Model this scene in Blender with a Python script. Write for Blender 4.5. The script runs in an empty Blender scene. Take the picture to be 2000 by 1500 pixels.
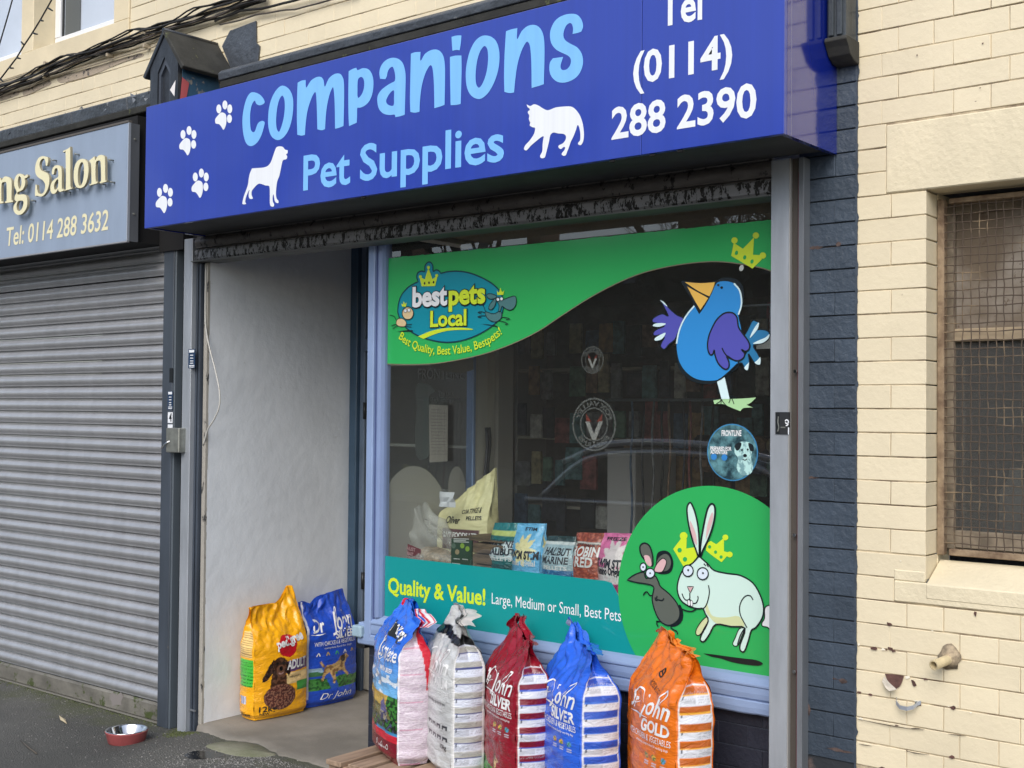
import bpy, bmesh, math, random
from mathutils import Vector, Matrix, noise
from mathutils.geometry import tessellate_polygon
import numpy as np

rnd = random.Random(7)
sc = bpy.context.scene
COL = sc.collection

# ------------------------------------------------------------------ camera
FPX, PSI, PITCH, ROLL = 2389.0, math.radians(39.0), math.radians(1.31), math.radians(0.52)
CAM = Vector((0, -3.72, 1.66))
fw = Vector((-math.sin(PSI) * math.cos(PITCH), math.cos(PSI) * math.cos(PITCH), math.sin(PITCH)))
_r = Vector((math.cos(PSI), math.sin(PSI), 0)); _u = _r.cross(fw)
RV = _r * math.cos(ROLL) + _u * math.sin(ROLL)
UV = _u * math.cos(ROLL) - _r * math.sin(ROLL)
cam = bpy.data.cameras.new('camera'); camo = bpy.data.objects.new('camera', cam); COL.objects.link(camo)
cam.sensor_width = 36; cam.lens = FPX / 2000 * 36; cam.clip_end = 500; cam.clip_start = .05
m = Matrix((RV, UV, -fw)).transposed().to_4x4(); m.translation = CAM
camo.matrix_world = m
sc.camera = camo

# ------------------------------------------------------------------ light
w = bpy.data.worlds.new('World'); sc.world = w; w.use_nodes = True
nt = w.node_tree; nt.nodes.clear()
sky = nt.nodes.new('ShaderNodeTexSky'); sky.sky_type = 'NISHITA'; sky.sun_disc = False
SUN_EL, SUN_AZ = math.radians(40), math.radians(158)   # azimuth measured clockwise from +Y
sky.sun_elevation = SUN_EL; sky.sun_rotation = SUN_AZ
sky.air_density = 1.0; sky.dust_density = 1.6; sky.ozone_density = 1.0
hs = nt.nodes.new('ShaderNodeHueSaturation'); hs.inputs['Saturation'].default_value = .72
bg = nt.nodes.new('ShaderNodeBackground'); bg.inputs[1].default_value = .15
wo = nt.nodes.new('ShaderNodeOutputWorld')
nt.links.new(sky.outputs[0], hs.inputs['Color']); nt.links.new(hs.outputs[0], bg.inputs[0]); nt.links.new(bg.outputs[0], wo.inputs[0])
sl = bpy.data.lights.new('sun', 'SUN'); sl.energy = 1.45; sl.angle = math.radians(42); sl.color = (1, .96, .9)
so = bpy.data.objects.new('sun', sl); COL.objects.link(so)
sd = Vector((math.sin(SUN_AZ) * math.cos(SUN_EL), math.cos(SUN_AZ) * math.cos(SUN_EL), math.sin(SUN_EL)))
so.rotation_euler = sd.to_track_quat('Z', 'Y').to_euler(); so.location = (0, -8, 9)
sc.view_settings.view_transform = 'Standard'; sc.view_settings.look = 'None'
sc.view_settings.exposure = 0.52; sc.view_settings.gamma = 1
sc.view_settings.use_curve_mapping = False
sc.cycles.max_bounces = 10; sc.cycles.transparent_max_bounces = 16

# ------------------------------------------------------------------ photo-to-plane measuring helpers
def ray(px, py): return fw + RV * ((px - 1000) / FPX) - UV * ((py - 750) / FPX)
def F(px, py, y=0.0):
    d = ray(px, py); t = (y - CAM.y) / d.y; return CAM + d * t
def G(px, py, z=0.0):
    d = ray(px, py); t = (z - CAM.z) / d.z; return CAM + d * t
def XP(px, py, x):
    d = ray(px, py); t = (x - CAM.x) / d.x; return CAM + d * t

# ------------------------------------------------------------------ materials
def lin(c):
    return tuple((v / 255 / 12.92) if v / 255 <= .04045 else ((v / 255 + .055) / 1.055) ** 2.4 for v in c)
MATS = {}
def nd(nt, t, **k):
    n = nt.nodes.new(t)
    for a, b in k.items():
        if a.startswith('i_'):
            n.inputs[a[2:].replace('_', ' ')].default_value = b
        else: setattr(n, a, b)
    return n
def mat(name, col, rough=.6, metal=0, var=.0, vscale=(8, 8, 8), bump=0, bscale=60, col2=None, thr=None, spec=.5,
        coat=0, rand=0, dirt=None, dscale=14, dthr=.62, bdist=.004, dsoft=.05, dst=(1, 1, 1), detail=6, trans=0):
    """principled with world-space noise variation (var / col2), speckle dirt and bump"""
    if name in MATS: return MATS[name]
    M = bpy.data.materials.new(name); M.use_nodes = True; T = M.node_tree; L = T.links
    P = T.nodes['Principled BSDF']; P.inputs['Roughness'].default_value = rough; P.inputs['Metallic'].default_value = metal
    P.inputs['Specular IOR Level'].default_value = spec; P.inputs['Coat Weight'].default_value = coat
    P.inputs['Coat Roughness'].default_value = .08
    g = nd(T, 'ShaderNodeNewGeometry')
    def nz(scale, st=(1, 1, 1), det=6, ro=.6):
        mp = nd(T, 'ShaderNodeMapping'); mp.inputs['Scale'].default_value = st
        n = nd(T, 'ShaderNodeTexNoise'); n.inputs['Scale'].default_value = scale; n.inputs['Detail'].default_value = det
        n.inputs['Roughness'].default_value = ro
        L.new(g.outputs['Position'], mp.inputs[0]); L.new(mp.outputs[0], n.inputs[0]); return n.outputs[0]
    def ramp(src, a, b):
        r = nd(T, 'ShaderNodeMapRange'); r.inputs[1].default_value = a; r.inputs[2].default_value = b
        L.new(src, r.inputs[0]); return r.outputs[0]
    def mix(f, A, B, mode='MIX'):
        x = nd(T, 'ShaderNodeMix', data_type='RGBA', blend_type=mode)
        for s, v in ((0, f), (6, A), (7, B)):
            if isinstance(v, bpy.types.NodeSocket): L.new(v, x.inputs[s])
            else: x.inputs[s].default_value = v if s == 0 else (*v[:3], 1)
        return x.outputs[2]
    c = tuple(col)
    out = c
    if var or col2:
        n = nz(1.0, vscale)
        c2 = col2 if col2 else tuple(max(0, v * (1 - var)) for v in c)
        a, b = thr if thr else (.35, .68)
        c1 = c if col2 else tuple(v * (1 + var * .5) for v in c)
        out = mix(ramp(n, a, b), c1, c2)
    if rand:
        oi = nd(T, 'ShaderNodeObjectInfo'); r = nd(T, 'ShaderNodeMapRange'); r.inputs[3].default_value = 1 - rand; r.inputs[4].default_value = 1 + rand
        L.new(oi.outputs['Random'], r.inputs[0]); out = mix(1.0, out, r.outputs[0], 'MULTIPLY')
    if dirt:
        n = nz(dscale, dst, 8, .7)
        out = mix(ramp(n, dthr, dthr + dsoft), out, dirt)
    if isinstance(out, tuple): P.inputs['Base Color'].default_value = (*out[:3], 1)
    else: L.new(out, P.inputs['Base Color'])
    if bump:
        n = nz(bscale, (1, 1, 1), detail, .6)
        b = nd(T, 'ShaderNodeBump'); b.inputs['Strength'].default_value = bump; b.inputs['Distance'].default_value = bdist
        L.new(n, b.inputs['Height']); L.new(b.outputs[0], P.inputs['Normal'])
    MATS[name] = M; return M
def vcmat(name, rough=.3, bump=.25, bscale=26, coat=.3, metal=0, st=(1, 1, 2.2)):
    if name in MATS: return MATS[name]
    M = bpy.data.materials.new(name); M.use_nodes = True; T = M.node_tree; L = T.links
    P = T.nodes['Principled BSDF']; P.inputs['Roughness'].default_value = rough; P.inputs['Coat Weight'].default_value = coat
    P.inputs['Coat Roughness'].default_value = .12; P.inputs['Metallic'].default_value = metal
    a = nd(T, 'ShaderNodeAttribute', attribute_name='Col'); L.new(a.outputs[0], P.inputs['Base Color'])
    tc = nd(T, 'ShaderNodeNewGeometry'); mp = nd(T, 'ShaderNodeMapping'); mp.inputs['Scale'].default_value = st
    n = nd(T, 'ShaderNodeTexNoise'); n.inputs['Scale'].default_value = bscale; n.inputs['Detail'].default_value = 5; n.inputs['Distortion'].default_value = 1.2
    b = nd(T, 'ShaderNodeBump'); b.inputs['Strength'].default_value = bump; b.inputs['Distance'].default_value = .01
    L.new(tc.outputs['Position'], mp.inputs[0]); L.new(mp.outputs[0], n.inputs[0]); L.new(n.outputs[0], b.inputs['Height']); L.new(b.outputs[0], P.inputs['Normal'])
    MATS[name] = M; return M
def glassmat(name, tint=(.93, .95, .94), ior=1.55, rough=.0, dirt=.012):
    M = bpy.data.materials.new(name); M.use_nodes = True; T = M.node_tree; L = T.links; T.nodes.remove(T.nodes['Principled BSDF'])
    tr = nd(T, 'ShaderNodeBsdfTransparent'); tr.inputs[0].default_value = (*tint, 1)
    gl = nd(T, 'ShaderNodeBsdfGlossy'); gl.inputs['Roughness'].default_value = rough
    fr = nd(T, 'ShaderNodeFresnel'); fr.inputs[0].default_value = ior
    mx = nd(T, 'ShaderNodeMixShader'); ml = nd(T, 'ShaderNodeMath', operation='MULTIPLY'); ml.inputs[1].default_value = 2.5
    df = nd(T, 'ShaderNodeBsdfDiffuse'); df.inputs[0].default_value = (.6, .6, .58, 1)
    m2 = nd(T, 'ShaderNodeMixShader'); m2.inputs[0].default_value = dirt
    gg = nd(T, 'ShaderNodeNewGeometry'); bf = nd(T, 'ShaderNodeMath', operation='SUBTRACT'); bf.inputs[0].default_value = 1; L.new(gg.outputs['Backfacing'], bf.inputs[1]); m3 = nd(T, 'ShaderNodeMath', operation='MULTIPLY')
    L.new(fr.outputs[0], ml.inputs[0]); L.new(ml.outputs[0], m3.inputs[0]); L.new(bf.outputs[0], m3.inputs[1]); L.new(m3.outputs[0], mx.inputs[0]); L.new(tr.outputs[0], mx.inputs[1]); L.new(gl.outputs[0], mx.inputs[2])
    L.new(mx.outputs[0], m2.inputs[1]); L.new(df.outputs[0], m2.inputs[2])
    L.new(m2.outputs[0], T.nodes['Material Output'].inputs[0]); MATS[name] = M; return M

# ------------------------------------------------------------------ object helpers
def tag(o, label=None, cat=None, group=None, kind=None):
    if label: o['label'] = label
    if cat: o['category'] = cat
    if group: o['group'] = group
    if kind: o['kind'] = kind
    return o
def thing(name, loc, label, cat, group=None):
    o = bpy.data.objects.new(name, None); o.location = loc; o.empty_display_size = .1; COL.objects.link(o)
    return tag(o, label, cat, group)
def wloc(o):
    v = Vector((0, 0, 0))
    while o is not None: v += o.location; o = o.parent
    return v
def put(name, me, parent=None, loc=(0, 0, 0), rot=None):
    """mesh given in world coordinates relative to loc"""
    o = bpy.data.objects.new(name, me); COL.objects.link(o)
    if parent is not None:
        o.parent = parent; o.location = Vector(loc) - wloc(parent)
    else: o.location = loc
    if rot: o.rotation_euler = rot
    return o
def mk(name, vs, fs, mt, smooth=False):
    me = bpy.data.meshes.new(name); me.from_pydata([tuple(v) for v in vs], [], fs); me.materials.append(mt)
    if smooth: me.polygons.foreach_set('use_smooth', [True] * len(me.polygons))
    me.update(); return me
class B:
    """collect shapes, then build as one mesh"""
    def __init__(s): s.bm = bmesh.new(); s.mi = 0
    def box(s, x0, x1, y0, y1, z0, z1, bev=0, jit=0):
        vs = [s.bm.verts.new((x + rnd.uniform(-jit, jit), y + rnd.uniform(-jit, jit), z + rnd.uniform(-jit, jit))) for x in (x0, x1) for y in (y0, y1) for z in (z0, z1)]
        fs = [s.bm.faces.new([vs[i] for i in f]) for f in ((0, 1, 3, 2), (4, 6, 7, 5), (0, 4, 5, 1), (2, 3, 7, 6), (0, 2, 6, 4), (1, 5, 7, 3))]
        for f in fs: f.material_index = s.mi
        if bev:
            es = list({e for f in fs for e in f.edges}); bmesh.ops.bevel(s.bm, geom=es, offset=bev, segments=1, affect='EDGES', profile=.5)
        return s
    def prism(s, pts, a0, a1, axis='x', bev=0):
        """pts polygon in the other two axes, extruded a0..a1 along axis"""
        def P(p, a): return {'x': (a, p[0], p[1]), 'y': (p[0], a, p[1]), 'z': (p[0], p[1], a)}[axis]
        A = [s.bm.verts.new(P(p, a0)) for p in pts]; C = [s.bm.verts.new(P(p, a1)) for p in pts]; n = len(pts)
        fs = [s.bm.faces.new(A[::-1]), s.bm.faces.new(C)] + [s.bm.faces.new((A[i], A[(i + 1) % n], C[(i + 1) % n], C[i])) for i in range(n)]
        for f in fs: f.material_index = s.mi
        if bev: bmesh.ops.bevel(s.bm, geom=list({e for f in fs for e in f.edges}), offset=bev, segments=1, affect='EDGES')
        return s
    def tube(s, path, r, n=8, cap=True):
        path = [Vector(p) for p in path]; rings = []
        for i, p in enumerate(path):
            d = (path[min(i + 1, len(path) - 1)] - path[max(i - 1, 0)]).normalized()
            a = d.orthogonal().normalized() if i == 0 else (a - d * a.dot(d)).normalized()
            b = d.cross(a); rr = r[i] if isinstance(r, (list, tuple)) else r
            rings.append([s.bm.verts.new(p + (a * math.cos(t) + b * math.sin(t)) * rr) for t in [2 * math.pi * k / n for k in range(n)]])
        for q in range(len(rings) - 1):
            for k in range(n):
                f = s.bm.faces.new((rings[q][k], rings[q][(k + 1) % n], rings[q + 1][(k + 1) % n], rings[q + 1][k])); f.material_index = s.mi; f.smooth = True
        if cap:
            for rg in (rings[0][::-1], rings[-1]): s.bm.faces.new(rg).material_index = s.mi
        return s
    def lathe(s, prof, c, n=32, sx=1, sy=1):
        rings = [[s.bm.verts.new((c[0] + r * sx * math.cos(2 * math.pi * k / n), c[1] + r * sy * math.sin(2 * math.pi * k / n), c[2] + z)) for k in range(n)] for r, z in prof]
        for q in range(len(rings) - 1):
            for k in range(n):
                f = s.bm.faces.new((rings[q][k], rings[q][(k + 1) % n], rings[q + 1][(k + 1) % n], rings[q + 1][k])); f.material_index = s.mi; f.smooth = True
        return s
    def build(s, name, mt, parent=None, loc=None, smooth=None):
        loc = Vector(loc) if loc is not None else (wloc(parent) if parent is not None else Vector((0, 0, 0)))
        bmesh.ops.translate(s.bm, verts=s.bm.verts, vec=-loc)
        bmesh.ops.recalc_face_normals(s.bm, faces=s.bm.faces)
        me = bpy.data.meshes.new(name); s.bm.to_mesh(me); s.bm.free()
        for x in (mt if isinstance(mt, (list, tuple)) else [mt]): me.materials.append(x)
        return put(name, me, parent, loc)
def bxo(name, mt, parent, x0, x1, y0, y1, z0, z1, bev=.0): return B().box(x0, x1, y0, y1, z0, z1, bev).build(name, mt, parent)

# ------------------------------------------------------------------ flat print helpers
def crom(pts, sub=4, closed=True):
    """smooth closed outline; a point given as (x, y, 0) stays a corner"""
    P = [(p[0], p[1]) for p in pts]; K = [len(p) > 2 for p in pts]; n = len(P); out = []
    for i in range(n if closed else n - 1):
        p1, p2 = P[i], P[(i + 1) % n]
        p0 = P[i - 1] if not (K[i] or (not closed and i == 0)) else (2 * p1[0] - p2[0], 2 * p1[1] - p2[1])
        p3 = P[(i + 2) % n] if not (K[(i + 1) % n] or (not closed and i == n - 2)) else (2 * p2[0] - p1[0], 2 * p2[1] - p1[1])
        for k in range(sub):
            t = k / sub
            out.append(tuple(.5 * ((2 * b) + (-a + c) * t + (2 * a - 5 * b + 4 * c - d) * t * t + (-a + 3 * b - 3 * c + d) * t ** 3) for a, b, c, d in zip(p0, p1, p2, p3)))
    if not closed: out.append(P[-1])
    return out
def ell(cx, cy, rx, ry, rot=0, n=20):
    c, s_ = math.cos(rot), math.sin(rot)
    return [(cx + rx * math.cos(a) * c - ry * math.sin(a) * s_, cy + rx * math.cos(a) * s_ + ry * math.sin(a) * c) for a in [2 * math.pi * k / n for k in range(n)]]
def clip(poly, x0=-1e9, x1=1e9, z0=-1e9, z1=1e9):
    for ax, lim, sg in ((0, x0, 1), (0, x1, -1), (1, z0, 1), (1, z1, -1)):
        out = []
        for i in range(len(poly)):
            a, b = poly[i - 1], poly[i]; ia, ib = sg * (a[ax] - lim) >= 0, sg * (b[ax] - lim) >= 0
            if ia != ib:
                t = (lim - a[ax]) / (b[ax] - a[ax]); out.append((a[0] + t * (b[0] - a[0]), a[1] + t * (b[1] - a[1])))
            if ib: out.append(b)
        poly = out
        if not poly: return []
    return poly
def stroke(path, wd, closed=False, taper=False):
    """ribbon polygon strips around a path (2D) -> list of quads (verts, faces)"""
    n = len(path); vs = []; fs = []
    for i, p in enumerate(path):
        a = path[i - 1] if (i or closed) else p; b = path[(i + 1) % n] if (i < n - 1 or closed) else p
        d = Vector((b[0] - a[0], b[1] - a[1])); d = d.normalized() if d.length > 1e-9 else Vector((1, 0)); nn = Vector((-d.y, d.x))
        h = wd / 2 * ((1 - abs(2 * i / (n - 1) - 1)) * .8 + .2 if taper else 1)
        vs += [(p[0] + nn.x * h, p[1] + nn.y * h), (p[0] - nn.x * h, p[1] - nn.y * h)]
    for i in range(n if closed else n - 1):
        j = (i + 1) % n; fs.append((2 * i, 2 * i + 1, 2 * j + 1, 2 * j))
    return vs, fs
def filled(polys):
    """polys: outer + holes in 2D -> verts, faces"""
    allp = [p for q in polys for p in q]
    tris = tessellate_polygon([[Vector((p[0], p[1], 0)) for p in q] for q in polys])
    return allp, [tuple(t) for t in tris]
LAY = .0013
class Sheet:
    """a plane y = const for print; zoom frame (ox, oy, s) converts traced coordinates to photo pixels, then to the plane"""
    def __init__(s, y, fr=(0, 0, 1), lim=None, base=0): s.y = y; s.fr = fr; s.lim = lim; s.base = base
    def w(s, p):
        q = F(s.fr[0] + p[0] * s.fr[2], s.fr[1] + p[1] * s.fr[2], s.y); return (q.x, q.z)
    def mesh(s, name, vs, fs, mt, parent, lay, th=0):
        y = s.y - (lay + s.base) * LAY; V = [(v[0], y, v[1]) for v in vs]
        loc = wloc(parent) if parent is not None else Vector((0, 0, 0))
        V = [Vector(v) - loc for v in V]
        # make all faces look towards -y
        FS = []
        for f in fs:
            a, b, c = (V[i] for i in f[:3]); FS.append(f if (b - a).cross(c - a).y < 0 else tuple(reversed(f)))
        return put(name, mk(name, V, FS, mt), parent, loc)
    def poly(s, name, pts, mt, parent, lay=1, holes=(), smooth=3, world=False):
        cv = (lambda p: p[:2]) if world else s.w
        def sm(q): return crom(q, smooth) if smooth else [p[:2] for p in q]
        out = [cv(p) for p in sm(pts)]
        if s.lim: out = clip(out, *s.lim)
        if len(out) < 3: return None
        vs, fs = filled([out] + [[cv(p) for p in sm(h)] for h in holes])
        return s.mesh(name, vs, fs, mt, parent, lay)
    def line(s, name, paths, wd, mt, parent, lay=2, closed=False, smooth=3, taper=False):
        V, FF = [], []
        for pth in paths:
            q = crom(pth, smooth, closed) if smooth else [p[:2] for p in pth]
            q = [s.w(p) for p in q]; vs, fs = stroke(q, wd, closed, taper); k = len(V)
            if s.lim: vs = [(min(max(v[0], s.lim[0]), s.lim[1]), min(max(v[1], s.lim[2]), s.lim[3])) for v in vs]
            V += vs; FF += [tuple(i + k for i in f) for f in fs]
        return s.mesh(name, V, FF, mt, parent, lay)
_TM = {}
def textmesh(txt, bold=0.0, shear=0.0, spacing=1.0, res=3):
    key = (txt, bold, shear, spacing)
    if key in _TM: return _TM[key]
    cu = bpy.data.curves.new('t', 'FONT'); cu.body = txt; cu.offset = bold; cu.shear = shear; cu.resolution_u = res; cu.space_character = spacing
    o = bpy.data.objects.new('t', cu); COL.objects.link(o)
    me = bpy.data.meshes.new_from_object(o.evaluated_get(bpy.context.evaluated_depsgraph_get()))
    vs = [(v.co.x, v.co.y) for v in me.vertices]; fs = [tuple(p.vertices) for p in me.polygons]
    bpy.data.objects.remove(o); bpy.data.curves.remove(cu); bpy.data.meshes.remove(me)
    _TM[key] = (vs, fs); return _TM[key]
CAPH = max(v[1] for v in textmesh('H')[0])
def text(sheet, name, txt, p0, p1, ch, mt, parent, lay=2, bold=.0, shear=0, mirror=False, spacing=1.0):
    """p0, p1: left and right end of the baseline (traced frame); ch: cap height in metres"""
    a, b = sheet.w(p0), sheet.w(p1); vs, fs = textmesh(txt, bold, shear, spacing)
    x0 = min(v[0] for v in vs); x1 = max(v[0] for v in vs); k = (b[0] - a[0]) / (x1 - x0); dz = (b[1] - a[1])
    out = []
    for v in vs:
        t = (v[0] - x0) / (x1 - x0); t = 1 - t if mirror else t
        out.append((a[0] + t * (b[0] - a[0]), a[1] + t * dz + v[1] * ch / CAPH))
    if sheet.lim: out = [(min(max(v[0], sheet.lim[0]), sheet.lim[1]), v[1]) for v in out]
    return sheet.mesh(name, out, fs, mt, parent, lay)
def text_arc(sheet, name, txt, path, ch, mt, parent, lay=2, bold=0, mirror=False, world=False):
    q = [p if world else sheet.w(p) for p in (path if world else crom(path, 8, False))]
    L = [0]
    for i in range(1, len(q)): L.append(L[-1] + math.dist(q[i], q[i - 1]))
    vs, fs = textmesh(txt, bold); x0 = min(v[0] for v in vs); x1 = max(v[0] for v in vs); out = []
    for v in vs:
        s = (v[0] - x0) / (x1 - x0) * L[-1]
        if mirror: s = L[-1] - s
        i = max(1, min(len(L) - 1, int(np.searchsorted(L, s)))); t = (s - L[i - 1]) / (L[i] - L[i - 1])
        p = Vector(q[i - 1]).lerp(Vector(q[i]), t); d = (Vector(q[i]) - Vector(q[i - 1])).normalized(); nn = Vector((-d.y, d.x))
        if mirror and world: nn = nn
        p = p + nn * v[1] * ch / CAPH; out.append((p.x, p.y))
    return sheet.mesh(name, out, fs, mt, parent, lay)
# ------------------------------------------------------------------ materials used
cream = mat('cream_paint', (.75, .655, .465), .55, var=.09, vscale=(2, 2, 2), bump=.28, bscale=48, rand=.03, dirt=(.36, .28, .18), dscale=34, dthr=.70, dsoft=.04, bdist=.006)
creamr = mat('cream_render', (.74, .65, .46), .6, var=.10, vscale=(4, 4, 2), bump=.45, bscale=55, dirt=(.5, .42, .28), dscale=16, dthr=.64, dst=(1, 1, .4), bdist=.007)
joint = mat('cream_joint', (.60, .50, .34), .9, col2=(.17, .12, .08), vscale=(7, 7, 7), thr=(.42, .62), bump=.5, bscale=80)
slate = mat('slate_paint', (.048, .066, .092), .42, var=.2, vscale=(5, 5, 5), bump=.8, bscale=42, rand=.1, dirt=(.13, .14, .15), dscale=24, dthr=.72, bdist=.006)
slatej = mat('slate_joint', (.020, .024, .030), .8, col2=(.10, .075, .07), vscale=(7, 7, 7), thr=(.62, .7), bump=.5)
slatef = mat('slate_fascia_paint', (.065, .075, .09), .35, var=.3, vscale=(6, 6, 6), bump=.9, bscale=22, dirt=(.30, .31, .33), dscale=11, dthr=.64, bdist=.012)
mossy = mat('dark_mossy_timber', (.035, .035, .031), .8, var=.4, vscale=(9, 9, 9), bump=.8, bscale=40, dirt=(.10, .11, .05), dscale=18, dthr=.62)
black = mat('black_void', (.006, .006, .007), .9)
galv = mat('galvanised_steel', (.40, .43, .47), .42, .35, var=.18, vscale=(14, 14, 2.5), bump=.12, bscale=120, dirt=(.22, .22, .21), dscale=9, dthr=.66, dst=(1, 1, .25))
galvd = mat('dull_aluminium', (.19, .205, .225), .5, .3, var=.2, vscale=(10, 10, 2), bump=.1, bscale=90)
bronze = mat('brown_aluminium', (.085, .072, .062), .5, .3, var=.2, vscale=(10, 10, 2), bump=.1)
slatmat = mat('galvanised_slat', (.45, .455, .47), .33, .5, var=.10, vscale=(14, 14, 2.5), bump=.04, bscale=200, dirt=(.20, .12, .06), dscale=6, dthr=.735, dst=(1, 1, 3), dsoft=.02, rand=.05)
slatlow = mat('grimy_kick_plate', (.20, .19, .165), .6, .2, var=.4, vscale=(5, 5, 9), bump=.5, bscale=60, dirt=(.07, .09, .03), dscale=14, dthr=.55)
rustsl = mat('dark_oily_slat', (.13, .12, .115), .45, .3, var=.3, vscale=(9, 9, 30), bump=.6, bscale=80, dirt=(.016, .015, .014), dscale=30, dthr=.58, dst=(1, 1, .5), dsoft=.03)
flake = mat('flaking_bottom_rail', (.26, .26, .265), .5, .3, bump=.5, bscale=70, dirt=(.022, .020, .018), dscale=44, dthr=.51, dst=(1.3, 1, .55), dsoft=.02)
bluep = mat('pale_blue_paint', (.25, .34, .54), .4, var=.1, vscale=(4, 4, 4), bump=.3, bscale=30, dirt=(.12, .13, .15), dscale=30, dthr=.76, dst=(1, 1, 3), dsoft=.02)
blued = mat('dark_blue_paint', (.045, .085, .135), .4, var=.2, vscale=(5, 5, 5), bump=.2)
navybr = mat('navy_brick_paint', (.020, .024, .040), .5, var=.2, vscale=(6, 6, 6), bump=.7, bscale=60, rand=.1)
navyj = mat('navy_joint', (.030, .036, .055), .7)
whitew = mat('white_masonry_paint', (.72, .755, .79), .6, var=.07, vscale=(2, 2, 2), bump=.45, bscale=30, dirt=(.42, .41, .38), dscale=16, dthr=.66, dsoft=.12, bdist=.004)
upvc = mat('white_upvc', (.78, .79, .80), .3)
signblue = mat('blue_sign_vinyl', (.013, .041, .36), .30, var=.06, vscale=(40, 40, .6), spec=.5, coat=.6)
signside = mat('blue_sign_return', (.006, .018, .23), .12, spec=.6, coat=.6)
lettblue = mat('sky_blue_vinyl', (.20, .50, .93), .35, var=.05, vscale=(40, 40, .6), coat=.2)
white = mat('white_vinyl', (.80, .83, .87), .35, var=.05, vscale=(60, 60, .6), coat=.2)
greysign = mat('grey_blue_sign_panel', (.27, .335, .44), .42, var=.08, vscale=(8, 8, 2), dirt=(.16, .14, .10), dscale=9, dthr=.70, dst=(3, 1, .35), bump=.05)
lcream = mat('cream_acrylic', (.80, .74, .48), .35)
asph = mat('asphalt', (.082, .081, .074), .85, col2=(.13, .127, .115), vscale=(1.5, 1.5, 1.5), bump=1.0, bscale=130, dirt=(.26, .25, .235), dscale=95, dthr=.62, bdist=.014, detail=3)
conc = mat('worn_concrete', (.26, .235, .20), .8, col2=(.17, .155, .13), vscale=(2.2, 2.2, 2.2), thr=(.38, .62), bump=.5, bscale=70, dirt=(.10, .09, .075), dscale=9, dthr=.66, dsoft=.1, bdist=.004)
conc2 = mat('mossy_concrete', (.23, .225, .165), .85, col2=(.13, .14, .08), vscale=(9, 9, 9), bump=.7, bscale=90)
wood = mat('pallet_pine', (.38, .27, .185), .7, col2=(.22, .15, .10), vscale=(30, 3, 30), thr=(.4, .65), bump=.4, bscale=60)
steel = mat('bright_steel', (.72, .72, .72), .12, 1)
lockm = mat('lock_steel', (.32, .33, .30), .4, .6, var=.3, vscale=(20, 20, 20), dirt=(.12, .09, .05), dscale=30, dthr=.62)
cablem = mat('black_cable', (.018, .017, .016), .6, var=.4, vscale=(9, 9, 9))
cableg = mat('grimy_cable', (.085, .07, .06), .65, var=.4, vscale=(9, 9, 9))
cablep = mat('painted_cable', (.38, .32, .23), .6, var=.2, vscale=(9, 9, 9))
glass = glassmat('shop_glass')
ink = mat('black_ink', (.010, .012, .014), .4)

# ------------------------------------------------------------------ ground
def grid(name, x0, x1, y0, y1, nx, ny, zf, mt, kind='structure'):
    vs = [(x0 + (x1 - x0) * i / nx, y0 + (y1 - y0) * j / ny, 0) for j in range(ny + 1) for i in range(nx + 1)]
    vs = [(x, y, zf(x, y)) for x, y, _ in vs]
    fs = [(j * (nx + 1) + i, j * (nx + 1) + i + 1, (j + 1) * (nx + 1) + i + 1, (j + 1) * (nx + 1) + i) for j in range(ny) for i in range(nx)]
    return tag(put(name, mk(name, vs, fs, mt, True)), kind=kind)
ZG = .075
def sst(a, b, x):
    t = min(1, max(0, (x - a) / (b - a))); return t * t * (3 - 2 * t)
def gz(x, y): return ZG + .046 * sst(-5.15, -4.72, x) * sst(-.95, -.22, y) * (1 - sst(-3.4, -2.6, x) * .3) + .006 * noise.noise(Vector((x * 1.3, y * 1.3, 0))) + .0035 * noise.noise(Vector((x * 9, y * 9, 3)))
# moss tints on asphalt near the wall: real growth, follows the wall foot
M = asph; T = M.node_tree; L = T.links; P = T.nodes['Principled BSDF']; src = P.inputs['Base Color'].links[0].from_socket
g = nd(T, 'ShaderNodeNewGeometry'); sx = nd(T, 'ShaderNodeSeparateXYZ'); L.new(g.outputs['Position'], sx.inputs[0])
mr = nd(T, 'ShaderNodeMapRange'); mr.inputs[1].default_value = -.75; mr.inputs[2].default_value = -.02; mr.inputs[3].default_value = -.30; mr.inputs[4].default_value = .15
L.new(sx.outputs[1], mr.inputs[0]); n = nd(T, 'ShaderNodeTexNoise'); n.inputs['Scale'].default_value = 3.2; n.inputs['Detail'].default_value = 9; n.inputs['Roughness'].default_value = .7
L.new(g.outputs['Position'], n.inputs[0]); ad = nd(T, 'ShaderNodeMath', operation='ADD'); L.new(mr.outputs[0], ad.inputs[0]); L.new(n.outputs[0], ad.inputs[1])
m2 = nd(T, 'ShaderNodeMapRange'); m2.inputs[1].default_value = .50; m2.inputs[2].default_value = .74; m2.inputs[4].default_value = .8; L.new(ad.outputs[0], m2.inputs[0])
mx = nd(T, 'ShaderNodeMix', data_type='RGBA'); L.new(m2.outputs[0], mx.inputs[0]); L.new(src, mx.inputs[6]); mx.inputs[7].default_value = (.085, .095, .040, 1); L.new(mx.outputs[2], P.inputs['Base Color'])

grid('pavement', -9, 3, -4.2, .05, 300, 110, gz, asph)
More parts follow.
